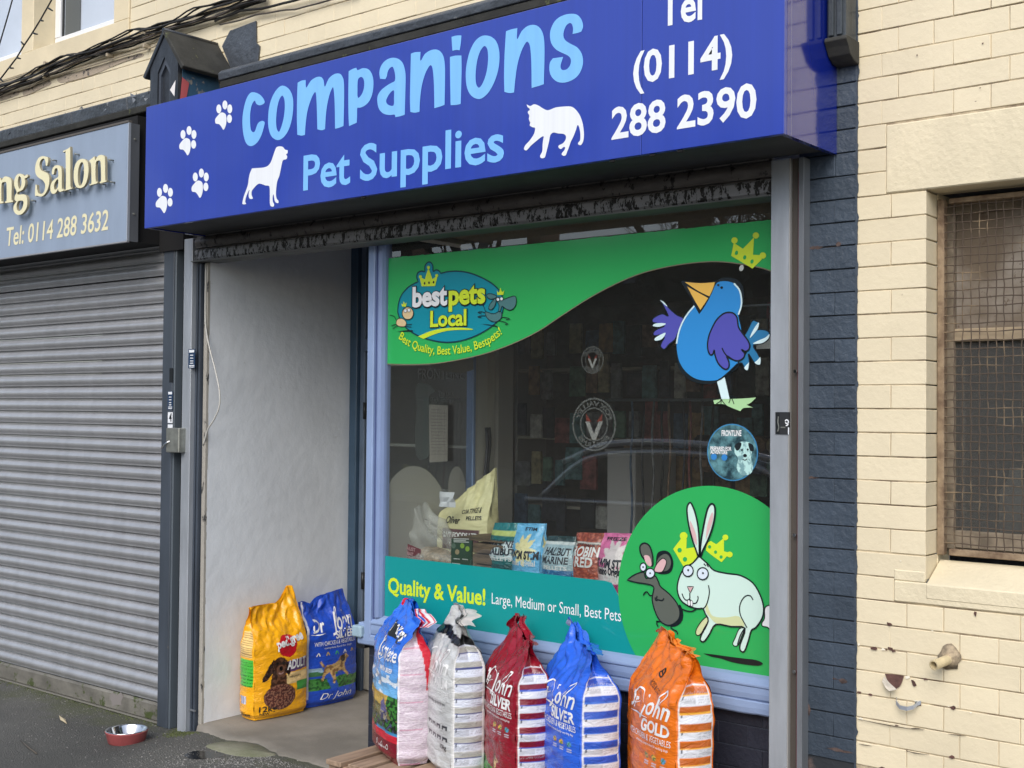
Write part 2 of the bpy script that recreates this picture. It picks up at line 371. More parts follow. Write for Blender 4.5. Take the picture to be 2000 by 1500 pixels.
# far sheets: kerb, road, opposite pavement, verge
grid('road', -60, 50, -13, -4.35, 20, 6, lambda x, y: -.06, mat('road_asphalt', (.05, .05, .052), .8, var=.2, vscale=(1, 1, 1), bump=.5, bscale=60))
kb = B()
for i in range(-30, 30): kb.box(i * .915 + .004, (i + 1) * .915 - .004, -4.35, -4.205, -.1, .07, .012)
tag(kb.build('kerb', mat('kerb_stone', (.25, .24, .22), .8, var=.2, vscale=(3, 3, 3), bump=.4)), kind='structure')
grid('ground', -120, 120, -140, -13.1, 12, 8, lambda x, y: .02, mat('far_ground', (.09, .10, .06), .9, var=.3, vscale=(.4, .4, .4)))
tag(bxo('kerb', MATS['kerb_stone'], None, -60, 50, -13.1, -13, -.1, .06), kind='structure')
grid('pavement', -60, -9.02, -4.2, .05, 6, 2, lambda x, y: ZG, asph); grid('pavement', 3.02, 50, -4.2, .05, 6, 2, lambda x, y: ZG, asph)
# doorway threshold slab with an eroded front edge
edge = [G(px, py, .125) for px, py in ((395, 1418), (412, 1432), (445, 1444), (480, 1446), (505, 1451), (535, 1466), (552, 1475), (580, 1482), (612, 1490), (640, 1499))]
ep = [(p.x, p.y) for p in edge] + [(-3.80, -.10), (-3.2, -.06), (-2.4, -.08), (-1.93, -.06)]
ep[0] = (-4.94, -.02)
bs = []
for i in range(len(ep) - 1):
    for k in range(6):
        t = k / 6; x = ep[i][0] + t * (ep[i + 1][0] - ep[i][0]); y = ep[i][1] + t * (ep[i + 1][1] - ep[i][1])
        bs.append((x, y + .014 * noise.noise(Vector((x * 22, 0, 5)))))
bs.append(ep[-1])
nb = len(bs); vs = []; fs = []
rows = [(0, -.012, .09), (0, -.004, .120), (0, .006, .1285), (.05, 0, .133), (.3, 0, .135), (.7, 0, .137), (1, 0, .138)]
for t, dy, z in rows:
    for x, y in bs: vs.append((x, (y + dy) * (1 - t) + 1.02 * t, z + .002 * noise.noise(Vector((x * 8, y * 8 + t * 9, 1)))))
for j in range(len(rows) - 1):
    for i in range(nb - 1): fs.append((j * nb + i, j * nb + i + 1, (j + 1) * nb + i + 1, (j + 1) * nb + i))
tag(put('floor', mk('floor', vs, fs, conc, True)), kind='structure')
# lens-shaped patch of old concrete in the asphalt
pp = crom([(400, 1455), (425, 1450), (460, 1449), (500, 1454), (528, 1468), (540, 1474), (515, 1478), (485, 1478), (450, 1473), (420, 1465)], 5)
pw = [G(p[0], p[1], .122) for p in pp]; c0 = sum((Vector(p) for p in pw), Vector()) / len(pw)
vs = [(p.x, p.y, gz(p.x, p.y) - .003) for p in pw] + [((p * .93 + c0 * .07).x, (p * .93 + c0 * .07).y, gz(p.x, p.y) + .006) for p in pw] + [(c0.x, c0.y, gz(c0.x, c0.y) + .010)]
n_ = len(pw); fs = [(i, (i + 1) % n_, n_ + (i + 1) % n_, n_ + i) for i in range(n_)] + [(n_ + i, n_ + (i + 1) % n_, 2 * n_) for i in range(n_)]
tag(put('concrete_patch', mk('concrete_patch', vs, fs, conc2, True)), kind='structure')
# loose chippings and grit (uncountable)
gb = B(); gr = random.Random(3)
def chip(x, y, z, s):
    a = gr.uniform(0, 6.3); vs = [Vector((math.cos(a + k * 2.09) * s, math.sin(a + k * 2.09) * s * gr.uniform(.5, 1), 0)) for k in range(3)] + [Vector((0, 0, s * gr.uniform(.4, .9)))]
    v = [gb.bm.verts.new(q + Vector((x, y, z))) for q in vs]
    for f in ((0, 1, 3), (1, 2, 3), (2, 0, 3)): gb.bm.faces.new([v[i] for i in f])
for _ in range(5200):
    if gr.random() < .55:
        p = G(gr.gauss(480, 100), gr.gauss(1494, 13), .10)
        if p.y > -.14: continue
    else: p = Vector((gr.uniform(-6.8, -3.4), -abs(gr.gauss(0, .45)) - .0, 0))
    chip(p.x, p.y, gz(p.x, p.y) - .001, gr.uniform(.0015, .006))
tag(gb.build('gravel', mat('grit_stone', (.26, .25, .235), .8, var=.5, vscale=(40, 40, 40))), kind='stuff')
# moss tufts and crumbs of dirt along the wall foot
gb = B()
for _ in range(1500):
    x = gr.uniform(-6.9, -5.0); y = -abs(gr.gauss(.0, .03)) - .006
    if gr.random() < .35: x = gr.gauss(-4.97, .05); y = -.06 - abs(gr.gauss(0, .05))
    chip(x, y, gz(x, y) - .001, gr.uniform(.003, .009))
tag(gb.build('moss', mat('moss_green', (.075, .09, .03), .95, var=.5, vscale=(30, 30, 30))), kind='stuff')
# oily wet hollow
hp = crom([(360, 1481), (385, 1474), (420, 1477), (440, 1484), (400, 1489), (372, 1488)], 4)
vs = [G(p[0], p[1], .10) for p in hp]; vs = [(v.x, v.y, gz(v.x, v.y) + .0015) for v in vs]
tag(put('puddle', mk('puddle', vs, [tuple(range(len(vs)))], mat('wet_hollow', (.008, .008, .009), .12))), kind='structure')
# fallen leaf, twig
p = G(122, 1407, ZG + .01); o = B()
a, b2 = G(115, 1397, ZG + .012), G(131, 1414, ZG + .008); d = b2 - a; nrm = Vector((-d.y, d.x, 0)).normalized() * .012
vv = [a, a.lerp(b2, .5) + nrm, b2, a.lerp(b2, .5) - nrm, a.lerp(b2, .5) + Vector((0, 0, .006))]
tag(put('leaf', mk('leaf', [tuple(v) for v in vv], [(0, 1, 4), (1, 2, 4), (2, 3, 4), (3, 0, 4)], mat('dry_leaf', (.50, .42, .27), .7))), 'small curled pale dry leaf lying on the asphalt left of the bowl', 'leaf')
tag(B().tube([G(40, 1445, ZG + .006), G(55, 1459, ZG + .012), G(72, 1472, ZG + .005)], .0035, 6).build('twig', mat('twig_bark', (.10, .085, .07), .8)), 'thin dark bent twig lying on the mossy asphalt at lower left', 'twig')

# ------------------------------------------------------------------ brick walls
_BK = {}
def brickmesh(L_, var, mt, H=.0712, dep=.022, bev=.0016):
    key = (round(L_, 3), var, mt.name, dep)
    if key in _BK: return _BK[key]
    r = random.Random(hash((round(L_, 3), var)) & 0xffff); b = B(); st = rnd.getstate(); rnd.seed(r.random()); b.box(0, L_, -dep, 0, 0, H, bev, .0006); rnd.setstate(st)
    bmesh.ops.recalc_face_normals(b.bm, faces=b.bm.faces); me = bpy.data.meshes.new('brick'); b.bm.to_mesh(me); b.bm.free(); me.materials.append(mt); _BK[key] = me; return me
NB = {}
def brick(parent, x0, x1, z, mt, yf=0.0, gap=.0035, dep=.022):
    if x1 - x0 < .02: return
    NB[parent.name] = NB.get(parent.name, 0) + 1
    me = brickmesh(round((x1 - x0 - .0008) / .0025) * .0025, rnd.randrange(4), mt, dep=dep)
    put('brick', me, parent, (x0 + gap / 2 + rnd.uniform(-.0004, .0004), yf + dep + rnd.uniform(-.0012, .0012), z + gap / 2 + rnd.uniform(-.0004, .0004)))
def flemish(x0, x1, row, ph=0.0):
    """joint positions between x0 and x1: alternate 225 stretchers and 112 headers"""
    per = .3375; js = []; x = x0 - per * 2 - ((x0 - ph - (per / 2 if row % 2 else 0)) % per); k = 0
    while x < x1:
        js += [x, x + .225]; x += per
    js = [j for j in js if x0 + .03 < j < x1 - .03]; return [x0] + js + [x1]
Z0 = .030   # joint phase of the 75 mm courses
wallR = thing('brick_wall', (-1.35, 0, 0), 'cream painted brick wall right of the dark pillar, round the caged window', 'brick wall')
wallL = thing('brick_wall', (-4.5, 0, 3.2), 'cream painted brick wall above the two shop signs, crossed by black cables', 'brick wall')
PE = -1.600   # paint edge between slate pillar and cream wall
put('mortar', mk('mortar', [(PE, .0032, 0), (0.3, .0032, 0), (.3, .0032, 4.4), (PE, .0032, 4.4), (-1.377, .0032, 1.10), (.3, .0032, 1.10), (-1.377, .0032, 2.45), (.3, .0032, 2.45)],
    [(0, 1, 5, 4), (0, 4, 6, 3), (6, 7, 2, 3)], joint), wallR)
put('mortar', mk('mortar', [(-9, .0032, 3.1), (PE - .001, .0032, 3.1), (PE - .001, .0032, 4.6), (-5.64, .0032, 4.6), (-5.64, .0032, 3.62), (-9, .0032, 3.62)], [(0, 1, 2, 3, 4, 5)], joint), wallL)
for k in range(6, 46):
    z = Z0 + k * .075
    if z < .52: continue
    if z > 3.10: break
    inwin = 1.15 < z < 2.33; lint = 2.33 < z < 2.56
    xe = -1.377 if inwin else (-1.505 if lint else (-1.477 if 1.07 < z < 1.16 else -.95))
    if inwin:
        js = [PE, xe] if k % 2 else [PE, -1.488, xe]
    elif lint or 1.07 < z < 1.16: js = [PE, xe]
    else:
        js = [PE] + [j for j in ([-1.466, -1.354, -1.128, -1.016] if k % 2 else [-1.520, -1.294, -1.182]) if j < xe] + [xe]
        if z < 1.07: js = [PE] + [j for j in ([-1.436, -1.322, -1.098, -.99] if k % 2 else [-1.49, -1.273, -1.160]) if j < xe] + [xe]
    for a, b_ in zip(js[:-1], js[1:]): brick(wallR, a, b_, z, cream, dep=.022 if not (inwin and b_ > -1.38) else .12)
farL = B()
for k in range(42, 60):
    z = Z0 + k * .075
    if z < 3.15: continue
    # photo edge: keep only what can be seen, plus a margin
    xl = -7.35 if z < 3.60 else -5.64
    xr = -1.66
    js = flemish(xl, xr, k, -6.142 + (.0 if k % 2 else 0))
    for a, b_ in zip(js[:-1], js[1:]):
        q = Vector((a, 0, z)) - CAM; dz = q.dot(fw); v = 750 - FPX * q.dot(UV) / dz
        if v < -60: farL.box(a + .001, b_ - .001, 0, .02, z + .002, z + .0732); continue
        brick(wallL, a, b_, z, cream)
tag(farL.build('brick_courses', cream, wallL), kind='stuff')
# the same brickwork carried on beyond the picture, joined
def far_bricks(parent, x0, x1, z0, z1, skip=lambda x, z: False):
    b = B()
    for k in range(int((z0 - Z0) / .075), int((z1 - Z0) / .075)):
        z = Z0 + k * .075; js = flemish(x0, x1, k)
        for a, c in zip(js[:-1], js[1:]):
            if not skip((a + c) / 2, z): b.box(a + .001, c - .001, 0, .02, z + .002, z + .0732)
    tag(b.build('brick_courses', cream, parent), kind='stuff')
far_bricks(wallR, -.985, .3, .04, 4.4, lambda x, z: 1.07 < z < 2.56)
far_bricks(wallR, PE + .002, -.987, 3.11, 4.4)
far_bricks(wallR, PE + .002, -.987, .04, .48)
# plain band under the upper windows and the pier beside them
bxo('sill', creamr if False else mat('cream_smooth', (.70, .60, .41), .6, var=.1, vscale=(3, 3, 3), bump=.4, bscale=40, dirt=(.45, .37, .25), dscale=12, dthr=.66), wallL, -7.5, -5.64, -.012, .06, 3.605, 3.727, .004)
bxo('pier', MATS['cream_smooth'], wallL, -6.735, -6.604, -.006, .16, 3.7275, 4.5, .004)
bxo('pier', MATS['cream_smooth'], wallL, -5.783, -5.642, -.008, .16, 3.7275, 4.5, .004)
# lintel and sill blocks of the caged window
def rough_block(name, x0, x1, y0, y1, z0, z1, parent, mt, slope=0, n=26):
    b = B(); b.box(x0, x1, y0, y1, z0, z1, .004)
    if slope:
        for v in b.bm.verts:
            if v.co.z > z1 - .01 and v.co.y > y0 + .02: v.co.z += slope
    return b.build(name, mt, parent)
rough_block('lintel', -1.503, .2, -.004, .13, 2.358, 2.574, wallR, creamr)
rough_block('sill', -1.475, .2, -.004, .008, 1.0825, 1.148, wallR, creamr)
sb = B(); sb.prism([(-.006, 1.1), (-.006, 1.146), (.115, 1.212), (.115, 1.1)], -1.373, .2, 'x', .003); sb.build('sill', creamr, wallR)
bxo('sill', creamr, wallR, -1.475, -1.3775, -.003, .02, 1.1485, 1.182, .003)

# slate painted brick pillar
pil = thing('brick_pillar', (-1.68, 0, 0), 'dark slate blue painted brick pillar between steel shutter guide and cream wall', 'pillar')
put('mortar', mk('mortar', [(-1.80, .0032, 0), (PE - .0005, .0032, 0), (PE - .0005, .0032, 3.1), (-1.80, .0032, 3.1)], [(0, 1, 2, 3)], slatej), pil)
for k in range(6, 41):
    z = Z0 + k * .075
    if z < .5: continue
    js = [-1.80, PE + .0] if k % 2 else [-1.80, -1.675, PE]
    for a, b_ in zip(js[:-1], js[1:]): brick(pil, a, b_, z, slate, yf=-.003)
# ragged edge of the slate paint lapping over the cream bricks
e1 = []; z = .5
while z < 2.98:
    e1.append((PE + .004 + .007 * noise.noise(Vector((z * 19, 2, 0))) + .005 * noise.noise(Vector((z * 60, 5, 0))), z)); z += .008
vs = [(PE - .0035, -.0032, z) for x, z in e1] + [(x, -.0032, z) for x, z in e1]; n_ = len(e1)
put('paint_edge', mk('paint_edge', vs, [(i, n_ + i, n_ + i + 1, i + 1) for i in range(n_ - 1)], mat('slate_paint_edge', (.05, .066, .088), .5, var=.3, vscale=(20, 20, 20))), pil)
# eroded joints: dark holes
eb = B()
for (x, z, l, h) in ((-1.700, .815, .10, .007), (-1.64, .812, .03, .012), (-1.74, 2.205, .06, .009), (-1.66, 2.21, .02, .012), (-1.75, 1.455, .05, .006), (-1.65, .59, .09, .008), (-1.76, .70, .02, .03)):
    pts = [(x - l / 2 + l * i / 8, z + h * (.4 + .6 * rnd.random()) * math.sin(math.pi * i / 8)) for i in range(9)] + [(x + l / 2 - l * i / 8, z - h * (.3 + .6 * rnd.random()) * math.sin(math.pi * i / 8)) for i in range(1, 8)]
    v = [eb.bm.verts.new((p[0], -.0042, p[1])) for p in pts]; eb.bm.faces.new(v)
eb.build('eroded_joint', mat('exposed_mortar', (.035, .022, .02), .9, col2=(.13, .09, .08), vscale=(40, 40, 40)), pil)

# carved pilaster head above the slate pillar
pc = thing('pilaster_head', (-1.61, -.05, 2.9), 'dark fluted timber pilaster head above the slate pillar beside the blue sign', 'pilaster')
q = B().box(-1.662, -1.600, -.09, -.006, 2.855, 3.6, .003)
for i in range(2): q.box(-1.656 + i * .028, -1.638 + i * .028, -.098, -.089, 2.860, 3.6, .003)
q.build('shaft', mat('slate_timber', (.035, .045, .055), .45, var=.5, vscale=(30, 30, 3), bump=.5, bscale=40), pc)
q = B().prism([(-.105, 2.854), (-.108, 2.842), (-.092, 2.825), (-.075, 2.80), (-.045, 2.785), (-.006, 2.78), (-.006, 2.854)], -1.664, -1.590, 'x', .002); q.build('base_moulding', mossy, pc)

# ------------------------------------------------------------------ caged window
cw = thing('window', (-1.1, .1, 1.2), 'dirty window behind a rusty wire grille in the cream brick wall', 'window')
rust = mat('rusty_frame', (.30, .22, .14), .8, col2=(.14, .09, .055), vscale=(18, 18, 18), thr=(.4, .65), bump=.8, bscale=60)
wire = mat('rusty_wire', (.085, .06, .042), .7, col2=(.30, .22, .13), vscale=(9, 9, 9), thr=(.52, .7), bump=.3)
bxo('reveal', creamr, wallR, -1.3772, -1.374, .098, .20, 1.15, 2.36)
q = B().box(-1.3735, -1.352, .088, .118, 1.228, 2.338, .002).box(-1.337, .2, .088, .118, 1.228, 1.248, .002).box(-1.337, .2, .088, .118, 2.322, 2.338, .002); q.build('frame', rust, cw)
q = B()
x = -1.322; i = 0
wv = random.Random(5)
while x < .18:
    a_ = wv.uniform(-.0015, .0015); q.tube([(x + a_ + .0015 * math.sin(k * 1.7 + i), .094 + (.0022 if (k + i) % 2 else -.0022), 1.235 + 1.09 * k / 41) for k in range(42)], .0019, 5, False); x += .0252; i += 1
z = 1.2655; i = 0
while z < 2.33:
    q.tube([(-1.352 + 1.54 * k / 60, .094 + (-.0022 if (k + i) % 2 else .0022), z + .0016 * math.sin(k * .9 + i * 2)) for k in range(61)], .0019, 5, False); z += .0262; i += 1
tag(q.build('wire_grille', wire, cw), kind='stuff')
tim = mat('old_window_timber', (.27, .22, .16), .8, var=.4, vscale=(20, 20, 20), bump=.5)
bxo('sash', tim, cw, -1.374, -1.345, .16, .20, 1.24, 2.34, .003)
bxo('sash', tim, cw, -1.344, .2, .16, .20, 1.245, 1.30, .003)
bxo('sash', mat('pale_timber_rail', (.42, .33, .22), .8, var=.3, vscale=(9, 9, 30)), cw, -1.344, .2, .155, .20, 1.895, 1.935, .003)
bxo('sash', tim, cw, -1.344, .2, .16, .20, 2.30, 2.34, .003)
bxo('board', mat('water_stained_board', (.42, .38, .33), .8, col2=(.17, .13, .09), vscale=(3, 3, 3), thr=(.35, .6), dirt=(.13, .09, .06), dscale=22, dthr=.60), cw, -1.344, .2, .178, .186, 1.936, 2.299)
bxo('pane', glassmat('dusty_glass', (.55, .56, .55), 1.5, .08, .10), cw, -1.344, .2, .176, .180, 1.301, 1.894)
bxo('curtain', mat('dark_net', (.05, .055, .07), .9, var=.3, vscale=(60, 60, 60), bump=1, bscale=120), cw, -1.50, .2, .27, .275, 1.25, 1.90)
bxo('soffit_box', MATS['dark_net'], cw, -1.45, .3, .135, .45, 2.3595, 2.6)
bxo('back_board', MATS['dark_net'], cw, -1.45, .3, .42, .45, 1.0, 2.358)
# things on the inside ledge
tag(B().lathe([(0, 0), (.045, 0), (.05, .07), (.045, .13), (.02, .17), (.018, .2), (0, .2)], (-1.18, .235, 1.30), 16).build('bottle', mat('pale_plastic', (.42, .43, .44), .5)), 'pale plastic bottle standing behind the caged window glass', 'bottle')
tag(B().lathe([(0, 0), (.028, 0), (.032, .1), (.03, .12), (.0, .12)], (-1.075, .235, 1.40), 14).build('jar', mat('teal_plastic', (.05, .25, .22), .5)), 'small teal jar standing on the box behind the caged window', 'jar')
tag(B().box(-1.14, -.9, .205, .262, 1.30, 1.398, .004).build('box', mat('brown_card', (.20, .14, .10), .8)), 'low brown box behind the caged window glass', 'box')

# ------------------------------------------------------------------ small wall fittings, right
pz = B(); ax = Vector((-.25, -1, -.12)).normalized(); c = Vector((-1.305, .01, .925))
a_ = ax.orthogonal().normalized(); b_ = ax.cross(a_)
def rg(r, t, n=18): return [c + ax * t + (a_ * math.cos(6.2832 * k / n) + b_ * math.sin(6.2832 * k / n)) * r for k in range(n)]
R_ = [[pz.bm.verts.new(p) for p in rg(r, t)] for r, t in ((.015, 0), (.015, .085), (.0115, .085), (.0115, .02), (0.0005, .02))]
for q in range(4):
    for k in range(18): pz.bm.faces.new((R_[q][k], R_[q][(k + 1) % 18], R_[q + 1][(k + 1) % 18], R_[q + 1][k]))
pt = thing('pipe', c, 'short cream plastic pipe stub poking out of the cream wall', 'pipe')
pz.build('pipe_body', mat('cream_pipe', (.62, .52, .32), .45, var=.15, vscale=(30, 30, 30)), pt)
q = B().lathe([(.0155, 0), (.03, .0), (.034, .004), (.0, .005)], (0, 0, 0), 14); 
for v in q.bm.verts: v.co = Vector((c.x + v.co.x * (1 + .4 * noise.noise(v.co * 60)) + .004, -.002 - v.co.z, c.z + v.co.y * (1.1 + .4 * noise.noise(v.co * 40)) + .006))
q.build('collar', mat('crumbly_filler', (.42, .33, .22), .9, var=.5, vscale=(50, 50, 50), bump=1, bscale=80), pt)
hk = thing('bracket', (-1.42, 0, .77), 'bent grey metal strip hooked on the cream wall beneath the chipped brick', 'bracket')
P0 = [F(px, py, yy) for px, py, yy in ((1752, 1365, -.004), (1751, 1372, -.012), (1758, 1381, -.022), (1772, 1384, -.026), (1785, 1381, -.022), (1793, 1374, -.008), (1799, 1372, -.003))]
b = B(); vs = []
for p in P0: vs.append([b.bm.verts.new(p + Vector((0, dy, dz))) for dy, dz in ((0, .006), (-.004, .006), (-.004, -.006), (0, -.006))])
for i in range(len(vs) - 1):
    for k in range(4): b.bm.faces.new((vs[i][k], vs[i][(k + 1) % 4], vs[i + 1][(k + 1) % 4], vs[i + 1][k]))
b.build('strip', mat('grey_strip', (.42, .45, .50), .4, .4), hk)
p = F(1793, 1373, 0); B().lathe([(0, -.006), (.006, -.006), (.007, 0), (.006, .006), (0, .006)], (p.x, -.006, p.z), 10).build('screw', lockm, hk)
# chipped brick: broken paint flap and exposed clay
sh = Sheet(-.0035, (1440, 1100, .28)); raw = mat('exposed_brick', (.115, .055, .045), .85, var=.4, vscale=(40, 40, 40), bump=.8)
sh.poly('chipped_brick_face', [(1030, 770, 0), (1100, 775), (1165, 785, 0), (1140, 850), (1105, 880, 0), (1060, 840)], raw, wallR, 1)
sh.poly('chipped_brick_face', [(1212, 812, 0), (1235, 820), (1252, 852, 0), (1230, 858)], raw, wallR, 1)
sh.poly('chipped_brick_face', [(1655, 335, 0), (1672, 340, 0), (1665, 375, 0), (1650, 352, 0)], raw, wallR, 1)
f3 = [F(1440 + a * .28, 1100 + b * .28, y) for a, b, y in ((1025, 790, -.004), (1062, 835, -.006), (1115, 882, -.022), (1060, 892, -.03), (1035, 870, -.026), (1010, 825, -.016))]
put('paint_flap', mk('paint_flap', f3, [(0, 1, 5), (1, 4, 5), (1, 3, 4), (1, 2, 3)], mat('paint_flap_back', (.55, .50, .42), .7, var=.3, vscale=(60, 60, 60))), wallR, (0, 0, 0)).location = -wloc(wallR)
cr_ = random.Random(21); lift = mat('lifted_paint_chip', (.86, .80, .66), .6)
for i in range(34):
    x = cr_.uniform(-1.59, -1.1); z = Z0 + .075 * cr_.randint(7, 13) + cr_.uniform(-.004, .006) if i < 26 else cr_.uniform(1.2, 2.9); w_ = cr_.uniform(.003, .012) if i < 26 else cr_.uniform(.002, .004); h_ = w_ * cr_.uniform(.3, .8)
    if x > -1.39 and z > 1.05 and z < 2.6: continue
    pts = [(x + w_ * math.cos(a) * cr_.uniform(.5, 1.3), z + h_ * math.sin(a) * cr_.uniform(.5, 1.3)) for a in [k * .785 for k in range(8)]]
    sh.poly('chip', pts, raw if i % 3 else lift, wallR, .7 + .01 * i, smooth=0, world=True)
# hairline dark scuffs on the lower courses
sh.line('crack', [[(830, 1085), (930, 1105), (1060, 1130), (1180, 1150), (1300, 1165)], [(1180, 1305), (1240, 1322), (1340, 1335)], [(850, 1260), (940, 1275)], [(1200, 1155), (1250, 1150), (1310, 1160)], [(1470, 1190), (1600, 1205)]], .0035, mat('dark_crack', (.10, .075, .05), .9), wallR, 2, taper=True)
# ------------------------------------------------------------------ main blue sign box
SX0, SX1, SZ0, SZ1, SY = -4.925, -1.667, 2.501, 3.071, -.378
sg = thing('shop_sign', (-3.3, -.2, 2.5), 'large blue box sign with light blue and white lettering over the pet shop', 'shop sign')
SEAM = -2.174
bxo('panel', signblue, sg, SX0, SEAM - .0009, SY, SY + .02, SZ0, SZ1, .0015)
bxo('panel', signblue, sg, SEAM + .0009, SX1, SY, SY + .02, SZ0, SZ1, .0015)
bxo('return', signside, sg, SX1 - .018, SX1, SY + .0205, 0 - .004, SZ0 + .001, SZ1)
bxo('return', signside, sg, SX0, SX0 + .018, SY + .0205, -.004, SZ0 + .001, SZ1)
bxo('corner_trim', mat('thin_bright_line', (.25, .25, .35), .3), sg, SX1 - .001, SX1 + .0006, SY + .047, SY + .0485, SZ0 + .002, SZ1 - .002)
bxo('soffit', mat('grimy_soffit', (.035, .038, .04), .7, var=.4, vscale=(5, 9, 9)), sg, SX0 + .018, SX1 - .018, SY + .0205, -.055, SZ0 + .006, SZ0 + .02)
bxo('box_top', black, sg, SX0 + .018, SX1 - .018, SY + .0205, -.004, SZ1 - .02, SZ1 - .004)
for px in (1322, 1190, 1268, 706):
    p = F(px, 262 + (1530 - px) * .147, SY + .004); bxo('fixing_clip', black, sg, p.x, p.x + .02, SY + .004, SY + .012, SZ0 - .009, SZ0 - .0005, .002)
S1 = Sheet(SY, (0, 0, .35)); S2 = Sheet(SY, (440, 0, .35)); S3 = Sheet(SY, (1000, 0, .35))
def letter(nm, pts, holes=(), sh=S2, mt=lettblue, par=None, lay=1): return sh.poly('letter', pts, mt, par or sg, lay, holes)
letter('c', [(150, 515), (190, 525), (215, 552), (220, 575), (195, 588), (175, 580), (165, 562), (148, 590), (140, 640), (141, 700), (148, 732), (165, 735), (178, 700), (190, 682), (208, 675), (221, 682), (218, 705), (203, 755), (180, 795), (150, 815), (125, 808), (108, 775), (98, 715), (98, 650), (108, 590), (125, 540)])
letter('o', [(320, 478), (355, 495), (376, 535), (381, 590), (374, 660), (355, 725), (325, 768), (293, 782), (262, 765), (245, 725), (240, 670), (246, 600), (262, 545), (288, 500)], [[(322, 535), (332, 560), (333, 610), (325, 670), (308, 725), (298, 735), (288, 715), (285, 670), (290, 610), (300, 565), (312, 540)]])
letter('m', [(405, 462, 0), (428, 450), (450, 447, 0), (453, 490), (478, 452), (510, 431), (535, 430), (550, 448), (557, 485), (578, 440), (608, 415), (638, 411), (656, 430), (664, 470), (664, 590), (661, 703, 0), (640, 712), (614, 719, 0), (612, 580), (606, 498), (598, 492), (580, 540), (565, 620), (558, 721, 0), (540, 727), (515, 722, 0), (512, 600), (507, 522), (497, 520), (478, 560), (460, 620), (450, 690), (446, 753, 0), (425, 757), (403, 752, 0), (401, 650), (402, 550)])
letter('p', [(690, 398, 0), (710, 386), (733, 378, 0), (740, 392), (768, 381), (798, 386), (818, 410), (828, 450), (825, 510), (808, 560), (780, 590), (752, 602), (738, 603), (737, 640), (735, 685, 0), (712, 695), (692, 704, 0), (689, 640), (688, 520)], [[(742, 445), (758, 430), (771, 438), (777, 465), (772, 505), (757, 535), (741, 545), (739, 500)]])
letter('a', [(865, 440, 0), (861, 405), (870, 370), (893, 340), (930, 323), (965, 328), (990, 350), (1003, 385), (1008, 430), (1006, 520), (1003, 640, 0), (980, 648), (950, 654, 0), (946, 640), (920, 642), (885, 635), (860, 610), (850, 570), (852, 535), (870, 505), (900, 480), (930, 462), (948, 450), (948, 410), (937, 375), (922, 378), (908, 400), (903, 425), (895, 442, 0)], [[(942, 505), (922, 518), (905, 545), (899, 567), (910, 585), (940, 589), (943, 545)]])
letter('n', [(1037, 300, 0), (1060, 292), (1091, 290, 0), (1091, 340), (1115, 302), (1150, 280), (1185, 278), (1212, 300), (1225, 345), (1228, 420), (1225, 585, 0), (1200, 595), (1168, 604, 0), (1166, 480), (1160, 395), (1151, 366), (1138, 372), (1116, 415), (1098, 480), (1088, 560), (1085, 624, 0), (1060, 629), (1034, 625, 0), (1032, 540), (1035, 400)])
letter('i', [(1255, 318, 0), (1285, 311), (1319, 310, 0), (1320, 400), (1315, 580, 0), (1290, 586), (1259, 587, 0), (1256, 430)]); letter('dot', [(1264, 206, 0), (1290, 199), (1319, 198, 0), (1316, 240), (1309, 281, 0), (1290, 279), (1269, 284, 0), (1266, 245)])
letter('o', [(1450, 198), (1490, 208), (1518, 240), (1531, 295), (1528, 370), (1508, 445), (1475, 510), (1440, 545), (1410, 553), (1375, 535), (1352, 495), (1343, 430), (1348, 360), (1365, 290), (1392, 235), (1420, 208)], [[(1452, 258), (1465, 280), (1468, 330), (1460, 400), (1440, 460), (1418, 490), (1402, 470), (1398, 420), (1405, 350), (1420, 295), (1438, 265)]])
letter('n', [(1568, 175, 0), (1595, 165), (1631, 157, 0), (1630, 220), (1655, 175), (1690, 145), (1730, 140), (1760, 160), (1778, 205), (1783, 290), (1779, 470, 0), (1750, 480), (1711, 491, 0), (1709, 340), (1702, 260), (1690, 235), (1678, 240), (1652, 290), (1630, 370), (1618, 460), (1613, 516, 0), (1588, 520), (1559, 513, 0), (1557, 430), (1560, 300)])
letter('s', [(1935, 77), (1968, 85), (1990, 112), (1998, 148), (1988, 177, 0), (1965, 185), (1939, 190, 0), (1942, 160), (1935, 135), (1920, 130), (1900, 150), (1888, 190), (1896, 222), (1925, 243), (1965, 265), (1990, 300), (1998, 345), (1988, 390), (1962, 430), (1920, 455), (1880, 462), (1845, 452), (1820, 425), (1810, 390), (1813, 350), (1830, 326, 0), (1858, 322), (1887, 318, 0), (1878, 345), (1872, 370), (1880, 390), (1905, 388), (1925, 365), (1930, 335), (1915, 312), (1880, 295), (1845, 275), (1820, 240), (1813, 190), (1825, 145), (1850, 108), (1890, 85)])
ca = F(593, 305, SY); cb = F(593, 371, SY); CH = ca.z - cb.z
text(S1, 'lettering', 'Pet', (1693, 1060), (1955, 1021), CH * .98, lettblue, sg, 1, bold=.018)
text(S2, 'lettering', 'Supplies', (752, 1008), (1556, 892), CH * .98, lettblue, sg, 1, bold=.018)
DH = F(1255, 612 * .35 * 0 + 102, SY).z - F(1255, 163, SY).z
text(S3, 'lettering', 'Tel', (828, 147), (1062, 103), DH, white, sg, 1, bold=.022)
text(S3, 'lettering', '(0114)', (677, 470), (1230, 368), DH * .97, white, sg, 1, bold=.022)
text(S3, 'lettering', '288 2390', (556, 776), (1365, 645), DH * .97, white, sg, 1, bold=.022)
